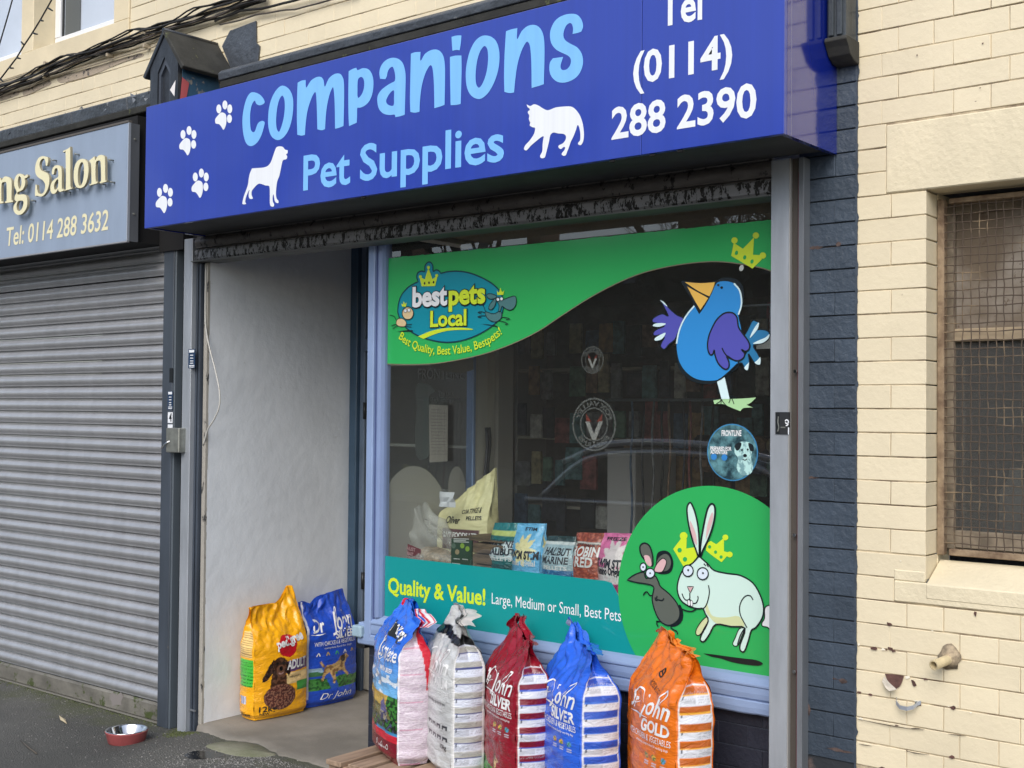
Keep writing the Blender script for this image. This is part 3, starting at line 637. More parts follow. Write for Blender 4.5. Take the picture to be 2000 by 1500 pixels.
S2.poly('dog_silhouette', [(300, 817), (322, 820), (335, 835), (350, 838, 0), (349, 855), (340, 862), (347, 872), (343, 888), (325, 893), (318, 910), (312, 940), (308, 960), (302, 985), (292, 1010), (287, 1040), (284, 1080), (288, 1108), (298, 1120), (297, 1133), (283, 1130), (276, 1115), (271, 1085), (266, 1100), (267, 1125), (274, 1140), (270, 1153), (255, 1150), (250, 1130), (250, 1080), (247, 1040), (225, 1035), (195, 1025), (180, 1030), (165, 1045), (150, 1065), (148, 1085), (152, 1098), (155, 1108), (140, 1110), (132, 1098), (133, 1075), (136, 1058), (125, 1080), (115, 1110), (113, 1128), (118, 1138), (100, 1140), (97, 1130), (105, 1095), (118, 1060), (128, 1030), (132, 1000), (138, 970), (150, 940, 0), (180, 938), (215, 935), (240, 925), (255, 905), (265, 880), (275, 850), (285, 825)], white, sg, 1)
S3.poly('cat_silhouette', [(83, 583, 0), (103, 592), (125, 582), (150, 590), (170, 603), (195, 615), (215, 612), (245, 600), (290, 595), (330, 595), (355, 610), (378, 640), (390, 670), (398, 700), (403, 750), (398, 790), (385, 810), (370, 805), (372, 795), (382, 780), (382, 740), (374, 705), (366, 700), (358, 725), (345, 760), (330, 790), (318, 825), (308, 850), (302, 865), (290, 870), (278, 862), (283, 850), (292, 840), (298, 825), (290, 820), (275, 832), (262, 825), (262, 812), (285, 800), (300, 780), (302, 760), (290, 748), (260, 745), (232, 740), (215, 755), (208, 790), (198, 830), (190, 860), (183, 880), (165, 883), (158, 870), (170, 845), (172, 810), (175, 780), (178, 762), (165, 765), (140, 785), (110, 810), (92, 830), (80, 840), (68, 832), (75, 812), (95, 790), (110, 770), (125, 745), (130, 715), (115, 710), (100, 700), (103, 685), (95, 665), (98, 645), (90, 630), (92, 620), (100, 615), (98, 605), (88, 598)], white, sg, 1)
for cx, cy in ((437, 225), (367, 275), (391, 358), (321, 388)):
    sp = Sheet(SY, (cx, cy, .35))
    pv, pf = [], []
    for q in (ell(-26, -35, 14, 25), ell(8, -57, 14, 25), ell(35, -35, 14, 25), ell(33, 20, 14, 24), crom([(-5, -15), (12, -5), (17, 25), (12, 60), (0, 82), (-12, 65), (-25, 50), (-44, 46), (-46, 22), (-30, 0), (-18, -12)], 3)):
        vs, fs = filled([[sp.w(p) for p in q]]); k = len(pv); pv += vs; pf += [tuple(i + k for i in f) for f in fs]
    sp.mesh('paw_print', pv, pf, white, sg, 1)

# ledge / lead capping above the signs
lg = thing('fascia_ledge', (-3, -.1, 3.2), 'dark weathered fascia ledge running over the blue sign', 'ledge')
B().prism([(-.20, 3.185), (-.205, 3.215), (-.19, 3.232), (-.10, 3.262), (-.024, 3.295), (-.024, 3.185)], -4.62, -1.70, 'x', .003).build('capping', slatef, lg)
B().prism([(-.19, 3.15), (-.195, 3.184), (-.024, 3.184), (-.024, 3.15)], -4.62, -1.70, 'x', .004).build('bed_moulding', mossy, lg)
bxo('backing_board', black, lg, -4.94, -1.70, -.03, -.0235, 3.05, 3.149)
lg2 = thing('fascia_ledge', (-6.3, -.1, 3.2), 'peeling slate grey fascia ledge running over the salon sign', 'ledge')
for a, b_ in ((-9, -6.02), (-6.016, -5.50), (-5.496, -5.10)):
    q = B().prism([(-.10, 3.20), (-.108, 3.262), (-.085, 3.275), (-.022, 3.285), (-.022, 3.20)], a, b_, 'x', .004); q.build('flashing', slatef, lg2)
B().prism([(-.105, 3.165), (-.112, 3.199), (-.022, 3.199), (-.022, 3.165)], -9, -5.13, 'x', .004).build('bed_moulding', mossy, lg2)
bxo('backing_board', black, lg2, -9, -4.93, .0, .005, 2.3, 3.20)
fb = B()
for _ in range(26):
    x = rnd.uniform(-6.9, -5.15) if rnd.random() < .45 else rnd.uniform(-5.45, -5.12); z = rnd.uniform(3.21, 3.27); s_ = rnd.uniform(.008, .026)
    v = [fb.bm.verts.new((x + rnd.uniform(-s_, s_), -.111 - rnd.uniform(0, .018), z + rnd.uniform(-s_, s_))) for _ in range(3)]; fb.bm.faces.new(v)
tag(fb.build('peeling_flakes', mat('lifted_paint', (.20, .22, .25), .6, var=.5, vscale=(50, 50, 50)), lg2), kind='stuff')

# gabled console bracket between the two shops
gbk = thing('gabled_bracket', (-4.8, -.2, 3.1), 'small gabled timber console with peeling paint at the left end of the blue sign', 'bracket')
YF = -.30
def gp(px, py, y=YF): q = F(px, py, y); return (q.x, q.z)
g0 = gp(298, 140); g1 = gp(352, 120); gx0, gx1 = g0[0], g1[0]; gm = (gx0 + gx1) / 2; ze = gp(325, 128)[1]; za = gp(322, 66)[1]
q = B().prism([(gx0, 3.04), (gx0, ze), (gm, za - .02), (gx1, ze), (gx1, 3.04)], YF + .012, -.006, 'y', .002); q.build('body', mat('peeling_blue_timber', (.03, .09, .16), .6, col2=(.28, .25, .22), vscale=(14, 14, 14), thr=(.56, .6), bump=.8, bscale=40, dirt=(.35, .06, .06), dscale=16, dthr=.68), gbk)
dark = mat('dark_slate_paint', (.028, .033, .042), .4, var=.4, vscale=(30, 30, 5), bump=.5, bscale=50)
q = B()
W_ = gx1 - gx0
outer = [(gx0, 3.04), (gx0, ze), (gm, za - .02), (gx1, ze), (gx1, 3.04)]
inner = [(gx0 + W_ * .27, 3.04), (gx0 + W_ * .27, ze - .03), (gm, za - .115), (gx1 - W_ * .27, ze - .03), (gx1 - W_ * .27, 3.04)]
for i in range(4):
    a, b_, c_, d_ = outer[i], outer[i + 1], inner[i + 1], inner[i]
    q.prism([a, b_, c_, d_] if i < 9 else [], YF - .012, YF + .011, 'y')
q.build('arch_frame', dark, gbk)
mid = [(gx0 + W_ * .34, 3.04), (gx0 + W_ * .34, ze - .045), (gm, za - .15), (gx1 - W_ * .34, ze - .045), (gx1 - W_ * .34, 3.04)]
q = B()
for i in range(4): q.prism([inner[i], inner[i + 1], mid[i + 1], mid[i]], YF - .004, YF + .0115, 'y')
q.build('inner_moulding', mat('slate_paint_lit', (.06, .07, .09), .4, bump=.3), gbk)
bxo('niche_panel', dark, gbk, gx0 + .01, gx1 - .01, YF + .0085, YF + .0115, 3.05, ze + .02)
q = B().prism([(gx0 + .02, ze + .02), (gm, za - .05), (gx1 - .02, ze + .02)], YF + .0085, YF + .0115, 'y'); q.build('niche_panel', dark, gbk)
# gabled slate roof: two slopes
th = .022
for sgn in (-1, 1):
    xe = gm + sgn * (W_ / 2 + .035); a = (gm, za - .012); e = (xe, ze - .045)
    dx, dz = e[0] - a[0], e[1] - a[1]; L_ = math.hypot(dx, dz); nx, nz = -dz / L_ * sgn, abs(dx) / L_
    q = B().prism([a, e, (e[0] + nx * th, e[1] + nz * th), (a[0], a[1] + th * 1.4)], YF - .02, -.004, 'y', .003); q.build('roof_slope', mossy if sgn > 0 else dark, gbk)
q = B().tube([(gm, YF - .02, za + .012), (gm, -.01, za + .016)], .010, 8); q.build('ridge', dark, gbk)
q = B().prism([(gm + .04, za + .0), (gm + .10, za + .065), (gx1 + .185, za + .075), (gx1 + .19, za - .03), (gx1 + .215, za - .05), (gx1 + .20, za - .15), (gx1 + .175, za - .23), (gx1 + .14, ze - .07), (gx1 + .04, ze - .03)], -.011, -.004, 'y'); q.build('lead_flashing', slatef, gbk)
q = B()
for (a, b_, c_, m_) in (((gx1 - .006, ze - .09), (gx1 + .004, ze - .17), (gx1 - .014, ze - .14), 0),):
    v = [q.bm.verts.new((p[0], YF - .02 - i * .012, p[1])) for i, p in enumerate((a, b_, c_))]; q.bm.faces.new(v)
q.build('paint_curl', mat('paint_curl_white', (.62, .6, .6), .6), gbk)
q = B(); v = [q.bm.verts.new(p) for p in ((gx1 + .003, YF + .01, ze - .07), (gx1 + .003, YF + .05, ze - .09), (gx1 + .003, YF + .03, ze - .19), (gx1 + .002, YF - .002, ze - .2))]; q.bm.faces.new(v); q.build('red_paint_patch', mat('old_red_paint', (.45, .09, .10), .6), gbk)
q = B(); q.box(gx0 + .03, gx1 - .03, YF - .002, YF + .01, 3.045, 3.10, .002); q.build('red_plinth', mat('peeling_red_plinth', (.42, .10, .11), .6, col2=(.05, .05, .12), vscale=(40, 10, 20), thr=(.5, .55), dirt=(.6, .55, .5), dscale=50, dthr=.6), gbk)

# ------------------------------------------------------------------ main shutter (rolled up) and its guides
st = thing('roller_shutter', (-3.4, -.05, 2.4), 'dark grimy rolled-up shutter curtain under the blue sign with flaking bottom rail', 'roller shutter')
XA, XB = -4.972, -1.874
def slat_prof(z, h, d=.011, y=-.045):
    pts = [(y + .0115, z), (y + .0115, z + .0055), (y - .004, z + .006), (y - .005, z + .013)] + [(y - .003 - d * math.sin(math.pi * (.10 + .84 * i / 7)), z + .015 + (h - .028) * i / 7) for i in range(8)] + [(y + .001, z + h - .008), (y - .002, z + h - .003), (y + .004, z + h - .001), (y + .012, z + h - .001), (y + .012, z)]
    return pts
for i, z in enumerate((2.442, 2.512)): B().prism(slat_prof(z, .0695), XA, XB, 'x').build('slat', rustsl, st)
B().prism([(-.052, 2.386), (-.058, 2.395), (-.058, 2.432), (-.050, 2.440), (-.04, 2.441), (-.04, 2.386)], XA, XB, 'x').build('bottom_rail', flake, st)
B().prism([(-.066, 2.380), (-.066, 2.3852), (.045, 2.3852), (.045, 2.380)], XA - .02, XB, 'x').build('bottom_angle', mat('rail_angle', (.14, .145, .14), .6, .2, var=.3, vscale=(5, 9, 9)), st)
gd = thing('shutter_guide', (-1.82, -.05, .14), 'grey metal shutter guide post at the right end of the shop window', 'shutter guide')
q = B().box(-1.874, -1.808, -.055, .06, ZG, 2.4995, .002); q.build('channel', galv, gd)
bxo('lip', mat('bright_arris', (.42, .41, .39), .45, .4), gd, -1.8075, -1.804, -.057, .0, ZG, 2.499, .0005)
bxo('cover_strip', bronze, gd, -1.8035, -1.778, -.042, .0, ZG, 2.4985, .001)
bxo('back_angle', galvd, gd, -1.7775, -1.759, -.05, -.003, ZG, 2.498, .001)
bxo('red_cable', mat('maroon_cable', (.10, .015, .02), .5), gd, -1.7795, -1.7775, -.0485, -.044, ZG, 2.45)
for z in (.83, 1.27, 1.80): 
    q = B(); q.tube([(-1.784, -.043, z), (-1.784, -.056, z)], .0035, 8); q.tube([(-1.784, -.056, z), (-1.784, -.059, z)], .006, 8); q.build('screw', steel, gd)
# lock cut-out with sticker
pz0 = F(1515, 848, -.055); pz1 = F(1543, 805, -.055)
lk = B().box(pz0.x, pz1.x, -.0575, -.0545, pz0.z, pz1.z); lk.build('lock_recess', ink, gd)
sk = Sheet(-.0575, (1360, 560, .2667))
sk.poly('lock_plate', [(612, 925, 0), (680, 925, 0), (680, 1080, 0), (612, 1080, 0)], mat('dark_plate', (.03, .032, .035), .3), gd, 1, smooth=0)
sk.line('latch', [[(603, 950), (600, 990), (606, 1030), (598, 1060)], [(620, 1030), (655, 1030)]], .004, lockm, gd, 2)
sk.line('sticker_number', [[(652, 985), (662, 975), (675, 982), (676, 998), (662, 1002), (655, 992)], [(676, 998), (672, 1012), (658, 1018)], [(678, 1030), (678, 1082)]], .004, white, gd, 2)
gl_ = thing('shutter_guide', (-5.02, -.05, .1), 'grey metal shutter guide post at the left side of the shop doorway', 'shutter guide')
bxo('channel', galv, gl_, -5.062, -4.995, -.055, -.004, ZG + .002, 2.4995, .002)
bxo('inner_channel', mat('slate_channel', (.06, .075, .10), .4, .2, var=.3, vscale=(9, 9, 2)), gl_, -4.9945, -4.982, -.03, -.002, ZG, 2.376, .001)
bxo('inner_channel', MATS['slate_channel'], gl_, -4.972, -4.958, -.03, -.002, ZG, 2.376, .001)
bxo('gap_backing', black, gl_, -4.994, -4.952, -.001, .004, ZG, 2.376)
bxo('tie_bar', galvd, gl_, -4.994, -4.945, -.038, -.031, .190, .198)
def sticker(name, u0, v0, u1, v1, y, parent):
    a = F(u0, v0, y); b_ = F(u1, v1, y); B().box(a.x, b_.x, y - .0012, y, b_.z, a.z).build(name, mat('navy_sticker', (.02, .045, .10), .35), parent)
    s_ = Sheet(y - .0012, (0, 0, 1)); w_ = u1 - u0; h = v1 - v0
    s_.poly('sticker_print', [(u0 + .1 * w_, v0 + .04 * h, 0), (u1 - .1 * w_, v0 + .03 * h, 0), (u1 - .1 * w_, v0 + .17 * h, 0), (u0 + .1 * w_, v0 + .18 * h, 0)], white, parent, 1, smooth=0)
    s_.line('sticker_print', [[(u0 + .25 * w_, v0 + h * t), (u1 - .25 * w_, v0 + h * t)] for t in (.32, .47, .62, .74)] + [[(u0 + .1 * w_, v0 + h * t), (u1 - .1 * w_, v0 + h * t)] for t in (.86, .94)], .004, white, parent, 1, smooth=0)
sticker('sticker', 368.5, 682, 381, 719, -.055, gl_)

# ------------------------------------------------------------------ shop window
GY = .080
win = thing('shop_window', (-2.85, .08, .76), 'pale blue framed pet shop window covered in green and teal decals', 'shop window')
bxo('pane', glass, win, -3.79, -1.915, GY, GY + .006, .765, 2.40)
# left corner post: two strips and a rounded bead
q = B().box(-3.862, -3.822, .038, .105, .655, 2.42, .004); q.build('frame', bluep, win)
q = B().box(-3.8215, -3.812, .052, .105, .655, 2.42, .001); q.build('frame', mat('groove_blue', (.06, .08, .20), .5), win)
q = B().prism([(-3.8115, .10), (-3.8115, .05), (-3.800, .044), (-3.785, .050), (-3.778, .066), (-3.778, .10)], .765, 2.42, 'z'); q.build('frame', mat('pale_blue_bead', (.20, .27, .46), .4, var=.1, vscale=(4, 4, 4)), win)
bxo('frame', bluep, win, -1.93, -1.876, .062, .12, .765, 2.42, .003)
bxo('head', mat('brown_head', (.05, .04, .035), .7), win, -3.79, -1.93, .09, .14, 2.402, 2.46)
# sill: sloped bead, deep board with sagging paint
B().prism([(.079, .772), (.060, .764), (.046, .748), (.040, .744), (.040, .735), (.079, .735)], -3.86, -1.876, 'x', .002).build('bead', bluep, win)
def sagboard(z0, z1, yf, mt, x0=-3.9, x1=-1.876, seed=1):
    vs = []; fs = []; n = 90
    for i in range(n + 1):
        x = x0 + (x1 - x0) * i / n; w_ = .0035 * noise.noise(Vector((x * 9, seed, 0))) + .0015 * noise.noise(Vector((x * 50, seed, 0)))
        for (y, z) in ((yf + .06, z1), (yf + .003, z1), (yf, z1 - .004), (yf - .002 + w_ * .3, (z0 + z1) / 2 + w_), (yf, z0 + .006 + w_), (yf + .006, z0 + w_), (yf + .06, z0 + w_)): vs.append((x, y, z))
    for i in range(n):
        for k in range(6): fs.append((i * 7 + k, i * 7 + k + 1, i * 7 + 8 + k, i * 7 + 7 + k))
    fs += [tuple(range(7)), tuple(range(n * 7 + 6, n * 7 - 1, -1))]
    return vs, fs
vs, fs = sagboard(.688, .7345, .044, bluep); put('sill_board', mk('sill_board', [Vector(v) - wloc(win) for v in vs], fs, bluep), win, wloc(win))
vs, fs = sagboard(.640, .6875, .040, bluep, seed=4); put('sill_board', mk('sill_board', [Vector(v) - wloc(win) for v in vs], fs, bluep), win, wloc(win))
sr = thing('stall_riser', (-2.9, .08, .14), 'dark navy painted brick panel below the shop window sill', 'stall riser')
put('mortar', mk('mortar', [(-3.87, .0805, .1), (-1.876, .0805, .1), (-1.876, .0805, .65), (-3.87, .0805, .65)], [(0, 1, 2, 3)], navyj), sr)
for k in range(1, 8):
    z = Z0 + k * .075 + .035
    if z > .60: continue
    js = flemish(-3.87, -1.876, k)
    for a, b_ in zip(js[:-1], js[1:]): brick(sr, a, b_, z, navybr, yf=.077, gap=.006)
bxo('return_riser', navybr, sr, -3.868, -3.79, .11, .95, .13, .64)

# decals -----------------------------------------------------------
GRN = mat('green_vinyl', (.024, .41, .10), .45, var=.04, vscale=(2, 2, 2), coat=.9, spec=.4)
TEAL = mat('teal_vinyl', (.001, .28, .275), .45, coat=.8)
LIME = mat('lime_vinyl', (.62, .78, .03), .4, coat=.6); WH = mat('white_print', (.82, .84, .86), .4, coat=.6)
INK = mat('outline_print', (.008, .014, .018), .35, coat=.6)
def vin(n, c): return mat(n, lin(c), .42, coat=.6)
LIM = (-3.776, -1.9305, .766, 2.40)
W1 = Sheet(GY, (0, 0, 1), LIM)
top = []
x = -3.776
zt = 2.326
while x < -1.93:
    top.append((x, zt + .004 * noise.noise(Vector((x * 14, 0, 0))) + .0025 * noise.noise(Vector((x * 60, 0, 0))))); x += .012
top.append((-1.9305, zt))
low = [W1.w(p) for p in crom([(1517, 534), (1490, 524), (1450, 516), (1400, 511), (1350, 514), (1300, 522), (1250, 535), (1200, 556), (1150, 583), (1100, 615), (1050, 648), (1000, 672), (950, 690), (900, 702), (850, 710), (800, 712), (757, 711)], 4, False)]
sw = W1.poly('green_swoosh_decal', top + low, GRN, win, 1, smooth=0, world=True)
edg = Sheet(GY, (0, 0, 1)); vs, fs = stroke([(x, z) for x, z in low], .004); edg.mesh('decal_edge', vs, fs, vin('dull_edge', (120, 110, 90)), win, 1.5)
teal_top = [(-3.776, 1.0305), (-2.62, 1.0305)] + [W1.w(p) for p in ((1195, 1138), (1207, 1160), (1215, 1190))]
tb = W1.poly('teal_band_decal', teal_top + [(-2.45, .766), (-3.776, .766)], TEAL, win, 1, smooth=0, world=True)
a = F(757, 1150, GY)
W7 = Sheet(GY, (740, 880, .25), LIM)
text(W7, 'lettering', 'Quality & Value!', (75, 1107), (835, 1207), .0625, LIME, win, 2, bold=.028)
text(W7, 'lettering', 'Large, Medium or Small, Best Pets', (885, 1195), (1895, 1335), .043, WH, win, 2, bold=.0)
# green circle
pA, pB, pC = (W1.w(p) for p in ((1209.5, 1125), (1375, 949), (1240, 1276)))
ax_, ay_ = pA; bx_, by_ = pB; cx_, cy_ = pC
D_ = 2 * (ax_ * (by_ - cy_) + bx_ * (cy_ - ay_) + cx_ * (ay_ - by_))
ux = ((ax_ ** 2 + ay_ ** 2) * (by_ - cy_) + (bx_ ** 2 + by_ ** 2) * (cy_ - ay_) + (cx_ ** 2 + cy_ ** 2) * (ay_ - by_)) / D_
uy = ((ax_ ** 2 + ay_ ** 2) * (cx_ - bx_) + (bx_ ** 2 + by_ ** 2) * (ax_ - cx_) + (cx_ ** 2 + cy_ ** 2) * (bx_ - ax_)) / D_
R0 = math.hypot(ax_ - ux, ay_ - uy); print('green circle', ux, uy, R0)
gc = W1.poly('green_circle_decal', ell(ux, uy, R0, R0, n=96), GRN, win, 2, smooth=0, world=True)
# rabbit and mouse cartoons
W8 = Sheet(GY, (1160, 880, .3), LIM, 2)
mint = vin('mint_print', (205, 232, 222)); pink = vin('pink_print', (216, 178, 180)); mgrey = vin('mouse_grey_print', (92, 98, 90)); creamv = vin('belly_cream_print', (205, 214, 165))
def shape(sh, name, pts, mt, par, lay, ol=0, holes=(), olm=None, olay=None):
    o = sh.poly(name, pts, mt, par, lay, holes)
    if ol: sh.line('outline', [pts], ol, olm or INK, par, olay or lay + .6, closed=True)
    return o
rb = [(690, 690), (715, 708), (750, 740), (790, 780), (880, 800), (960, 812), (1040, 860), (1088, 940), (1110, 1020), (1100, 1090), (1060, 1150), (1030, 1170), (1010, 1240), (985, 1305), (960, 1300), (958, 1260), (990, 1155), (900, 1145), (800, 1130), (760, 1190), (725, 1240), (700, 1235), (705, 1200), (750, 1110), (730, 1060), (715, 1027), (680, 1028), (620, 1010), (570, 970), (548, 900), (560, 830), (590, 770), (640, 738), (670, 710)]
shape(W8, 'tail', [(1115, 1030), (1135, 1008), (1170, 1010), (1200, 1050), (1200, 1160), (1165, 1178), (1135, 1150), (1102, 1142), (1098, 1120), (1115, 1090)], WH, gc, 1, .004)
shape(W8, 'leg', [(950, 1160), (985, 1158), (965, 1210), (945, 1262), (922, 1272), (908, 1255), (925, 1215)], mint, gc, 1, .0035)
shape(W8, 'leg', [(740, 1080), (752, 1100), (725, 1150), (700, 1192), (680, 1203), (667, 1188), (675, 1155), (705, 1110)], creamv, gc, 1, .0035)
shape(W8, 'crown', [(520, 640, 0), (575, 568, 0), (608, 575, 0), (605, 637, 0), (662, 628, 0), (675, 690, 0), (640, 735, 0), (585, 752, 0)], LIME, gc, 1)
W8.poly('crown', ell(588, 555, 25, 25), LIME, gc, 1.2, smooth=0); W8.poly('crown_hole', ell(562, 648, 14, 15), GRN, gc, 1.5, smooth=0); W8.poly('crown_hole', ell(597, 707, 14, 15), GRN, gc, 1.5, smooth=0)
shape(W8, 'crown', [(733, 650, 0), (740, 600, 0), (765, 588, 0), (800, 610, 0), (850, 568, 0), (850, 655, 0), (888, 665, 0), (835, 726, 0), (780, 688, 0)], LIME, gc, 1)
for c_ in ((860, 565), (888, 676)): W8.poly('crown', ell(*c_, 19, 19), LIME, gc, 1.2, smooth=0)
for c_ in ((757, 626), (796, 660), (832, 692)): W8.poly('crown_hole', ell(*c_, 10, 11), GRN, gc, 1.5, smooth=0)
shape(W8, 'body', rb, mint, gc, 2.2, .0055)
W8.poly('belly', [(738, 990), (765, 1060), (800, 1082), (870, 1085), (950, 1078), (985, 1148), (900, 1140), (805, 1124), (755, 1078), (732, 1040)], creamv, gc, 2.6)
shape(W8, 'ear', [(635, 338), (655, 375), (672, 430), (685, 500), (692, 600), (690, 690), (672, 650), (645, 570), (625, 490), (613, 410), (615, 360)], mint, gc, 2.7, .0065)
shape(W8, 'ear', [(772, 346), (793, 365), (793, 430), (775, 510), (745, 590), (715, 650), (700, 690), (700, 620), (715, 520), (735, 420), (750, 370)], mint, gc, 2.7, .0075)
W8.poly('ear_lining', [(632, 455), (655, 500), (672, 550), (676, 615), (655, 580), (638, 520)], pink, gc, 3.5); W8.poly('ear_lining', [(778, 400), (782, 440), (765, 500), (742, 560), (735, 575), (742, 500), (758, 440)], pink, gc, 3.5)
W8.line('outline', [[(1042, 972), (1025, 945), (995, 945), (968, 975), (954, 1020), (960, 1070), (985, 1120), (1003, 1152)], [(752, 875), (758, 920), (748, 975), (735, 1010), (718, 1027)], [(630, 925), (629, 965), (605, 972), (590, 955), (580, 930)], [(629, 965), (650, 992), (672, 990), (684, 965), (682, 945)], [(722, 735), (735, 750)], [(740, 738), (752, 758)], [(985, 1158), (960, 1200), (940, 1262)]], .0042, INK, gc, 3.2)
shape(W8, 'nose', [(615, 884, 0), (656, 884, 0), (634, 925, 0)], pink, gc, 3.4, .003)
shape(W8, 'tooth', [(618, 972), (632, 975), (635, 1005), (620, 1005)], WH, gc, 3.6, .002); shape(W8, 'tooth', [(636, 975), (650, 980), (650, 1010), (637, 1008)], WH, gc, 3.6, .002)
for cx, cy, a, b_ in ((620, 781, 34, 37), (716, 800, 36, 39)):
    shape(W8, 'eye', ell(cx, cy, a, b_, n=16), vin('pale_eye_print', (215, 228, 240)), gc, 3.9, .0045); W8.poly('pupil', ell(cx + 2, cy - 4, 6, 7), INK, gc, 4.8, smooth=0)
shape(W8, 'ear', [(345, 603), (372, 628), (388, 690), (386, 752), (350, 722), (315, 682), (304, 632), (318, 607)], mgrey, gc, 2, .006)
W8.poly('ear_shade', [(410, 700), (425, 660), (470, 650), (505, 675), (522, 735), (505, 790), (460, 805), (415, 790)], INK, gc, 1.6)
shape(W8, 'ear', [(470, 668), (500, 690), (510, 735), (490, 778), (450, 788), (418, 770), (410, 730), (430, 690)], mgrey, gc, 2, .003)
W8.poly('ear_lining', [(332, 685), (362, 684), (378, 715), (378, 752), (350, 738)], pink, gc, 2.9); shape(W8, 'ear_lining', [(455, 700), (478, 718), (470, 755), (448, 790), (405, 788), (402, 765), (425, 725)], pink, gc, 2.9, .003)
W8.poly('body_shade', [(560, 1000), (585, 1050), (580, 1105), (545, 1140), (500, 1145), (540, 1100)], INK, gc, 1.8)
shape(W8, 'body', [(222, 842, 0), (270, 808), (330, 790), (345, 832), (400, 812), (425, 850), (440, 885), (495, 930), (545, 990), (566, 1045), (558, 1095), (520, 1130), (480, 1135), (435, 1105), (402, 1040), (385, 965), (396, 900), (385, 878), (340, 866), (285, 858)], mgrey, gc, 2.4, .005)
W8.line('outline', [[(390, 940), (370, 942), (352, 918), (335, 928), (328, 942)], [(405, 955), (408, 972), (420, 975)], [(418, 945), (415, 965), (432, 972), (452, 975), (462, 960)], [(420, 1108), (415, 1125), (425, 1145)], [(412, 1110), (445, 1112)], [(505, 1150), (525, 1165), (545, 1175), (552, 1195)], [(578, 1030), (610, 1042), (645, 1045), (672, 1028)]], .005, INK, gc, 3.3)
for cx, cy, a, b_ in ((328, 757, 20, 27), (374, 797, 29, 31)):
    shape(W8, 'eye', ell(cx, cy, a, b_, n=16), vin('pale_eye_print', (215, 228, 240)), gc, 3.6, .0045); W8.poly('pupil', ell(cx, cy, 5, 6), INK, gc, 4.5, smooth=0)
W8.poly('shadow_print', [(440, 1215), (480, 1207), (530, 1220), (552, 1240), (520, 1248), (470, 1238)], INK, gc, 2)
W8.poly('shadow_print', [(716, 1318, 0), (800, 1328), (900, 1342), (980, 1352), (1060, 1362), (1105, 1385), (1070, 1400), (980, 1390), (900, 1375), (830, 1352), (770, 1340)], INK, gc, 2)

# bestpets logo
W5 = Sheet(GY, (730, 480, .2), LIM)
lgp = [(240, 620), (262, 510), (325, 420), (395, 372), (440, 352, 0), (425, 310), (435, 265), (475, 248), (503, 252), (505, 200), (530, 165), (560, 162), (582, 195), (585, 250), (615, 236), (645, 248), (660, 270, 0), (740, 252), (850, 250), (960, 272), (1080, 322), (1180, 385), (1245, 460), (1272, 555), (1262, 650), (1220, 730), (1130, 808), (1000, 880), (860, 928), (720, 944), (580, 925), (440, 880), (330, 810), (270, 730), (245, 670)]
lo = shape(W5, 'logo_decal', lgp, vin('logo_teal_print', (0, 140, 160)), win, 2); W5.base = 2; W5.line('outline', [lgp], .006, vin('deep_teal_line', (8, 60, 70)), lo, .8, closed=True)
W5.poly('crown', [(475, 397, 0), (452, 300, 0), (505, 330, 0), (541, 215, 0), (580, 328, 0), (632, 288, 0), (606, 395, 0)], LIME, lo, 1.5, smooth=0)
for c_ in ((463, 303), (542, 213), (622, 292)): W5.poly('crown', ell(*c_, 15, 16, n=12), LIME, lo, 1.7, smooth=0)
for c_ in ((505, 368), (548, 362), (592, 357)): W5.poly('crown_hole', ell(*c_, 8, 13, n=10), INK, lo, 2.2, smooth=0)
hB = F(730 + 400 * .2, 480 + 410 * .2, GY).z - F(730 + 400 * .2, 480 + 590 * .2, GY).z
for t_, a, b_, mt in (('best', (388, 594), (728, 572), WH), ('pets', (742, 574), (1100, 553), LIME)):
    text(W5, 'lettering_outline', t_, (a[0] - 8, a[1] + 4), (b_[0] + 8, b_[1] + 4), hB * 1.02, INK, lo, 2.6, bold=.075); text(W5, 'lettering', t_, a, b_, hB, mt, lo, 3.6, bold=.04)
text(W5, 'lettering_outline', 'Local', (555, 794), (922, 776), hB * .80, INK, lo, 2.6, bold=.06); text(W5, 'lettering', 'Local', (562, 790), (915, 773), hB * .80, LIME, lo, 3.6, bold=.03)
W5.poly('swoosh', [(440, 886, 0), (560, 835), (700, 805), (850, 800), (962, 810), (965, 822), (850, 822), (720, 832), (600, 865), (492, 910, 0)], LIME, lo, 1.6)
text_arc(W5, 'lettering', 'Best Quality, Best Value, Bestpets!', [(252, 905), (330, 970), (450, 1025), (600, 1058), (760, 1060), (900, 1040), (1030, 1005), (1150, 950), (1262, 860)], .034, LIME, lo, 2.4, bold=.012)
dgrey = vin('logo_dog_print', (76, 122, 124)); tan = vin('logo_cat_print', (222, 196, 150))
shape(W5, 'dog_body', [(1095, 650), (1120, 650), (1180, 665), (1245, 640), (1258, 690), (1225, 735), (1170, 742), (1115, 705)], dgrey, lo, 1.8, .003)
shape(W5, 'dog_head', [(1205, 525), (1235, 500), (1270, 525), (1330, 505), (1385, 492), (1402, 530), (1390, 590), (1350, 628), (1300, 618), (1262, 590), (1245, 640), (1228, 640), (1232, 580)], dgrey, lo, 2, .003)
shape(W5, 'dog_ear', [(1115, 478), (1150, 468), (1210, 490), (1195, 515), (1150, 522), (1120, 505)], dgrey, lo, 2.8, .003); shape(W5, 'dog_ear', [(1200, 510), (1200, 570), (1165, 622), (1135, 620), (1140, 580), (1170, 540)], dgrey, lo, 2.8, .003)
for c_ in ((1225, 525), (1260, 520)): shape(W5, 'eye', ell(*c_, 15, 17, n=12), WH, lo, 3.8, .0018)
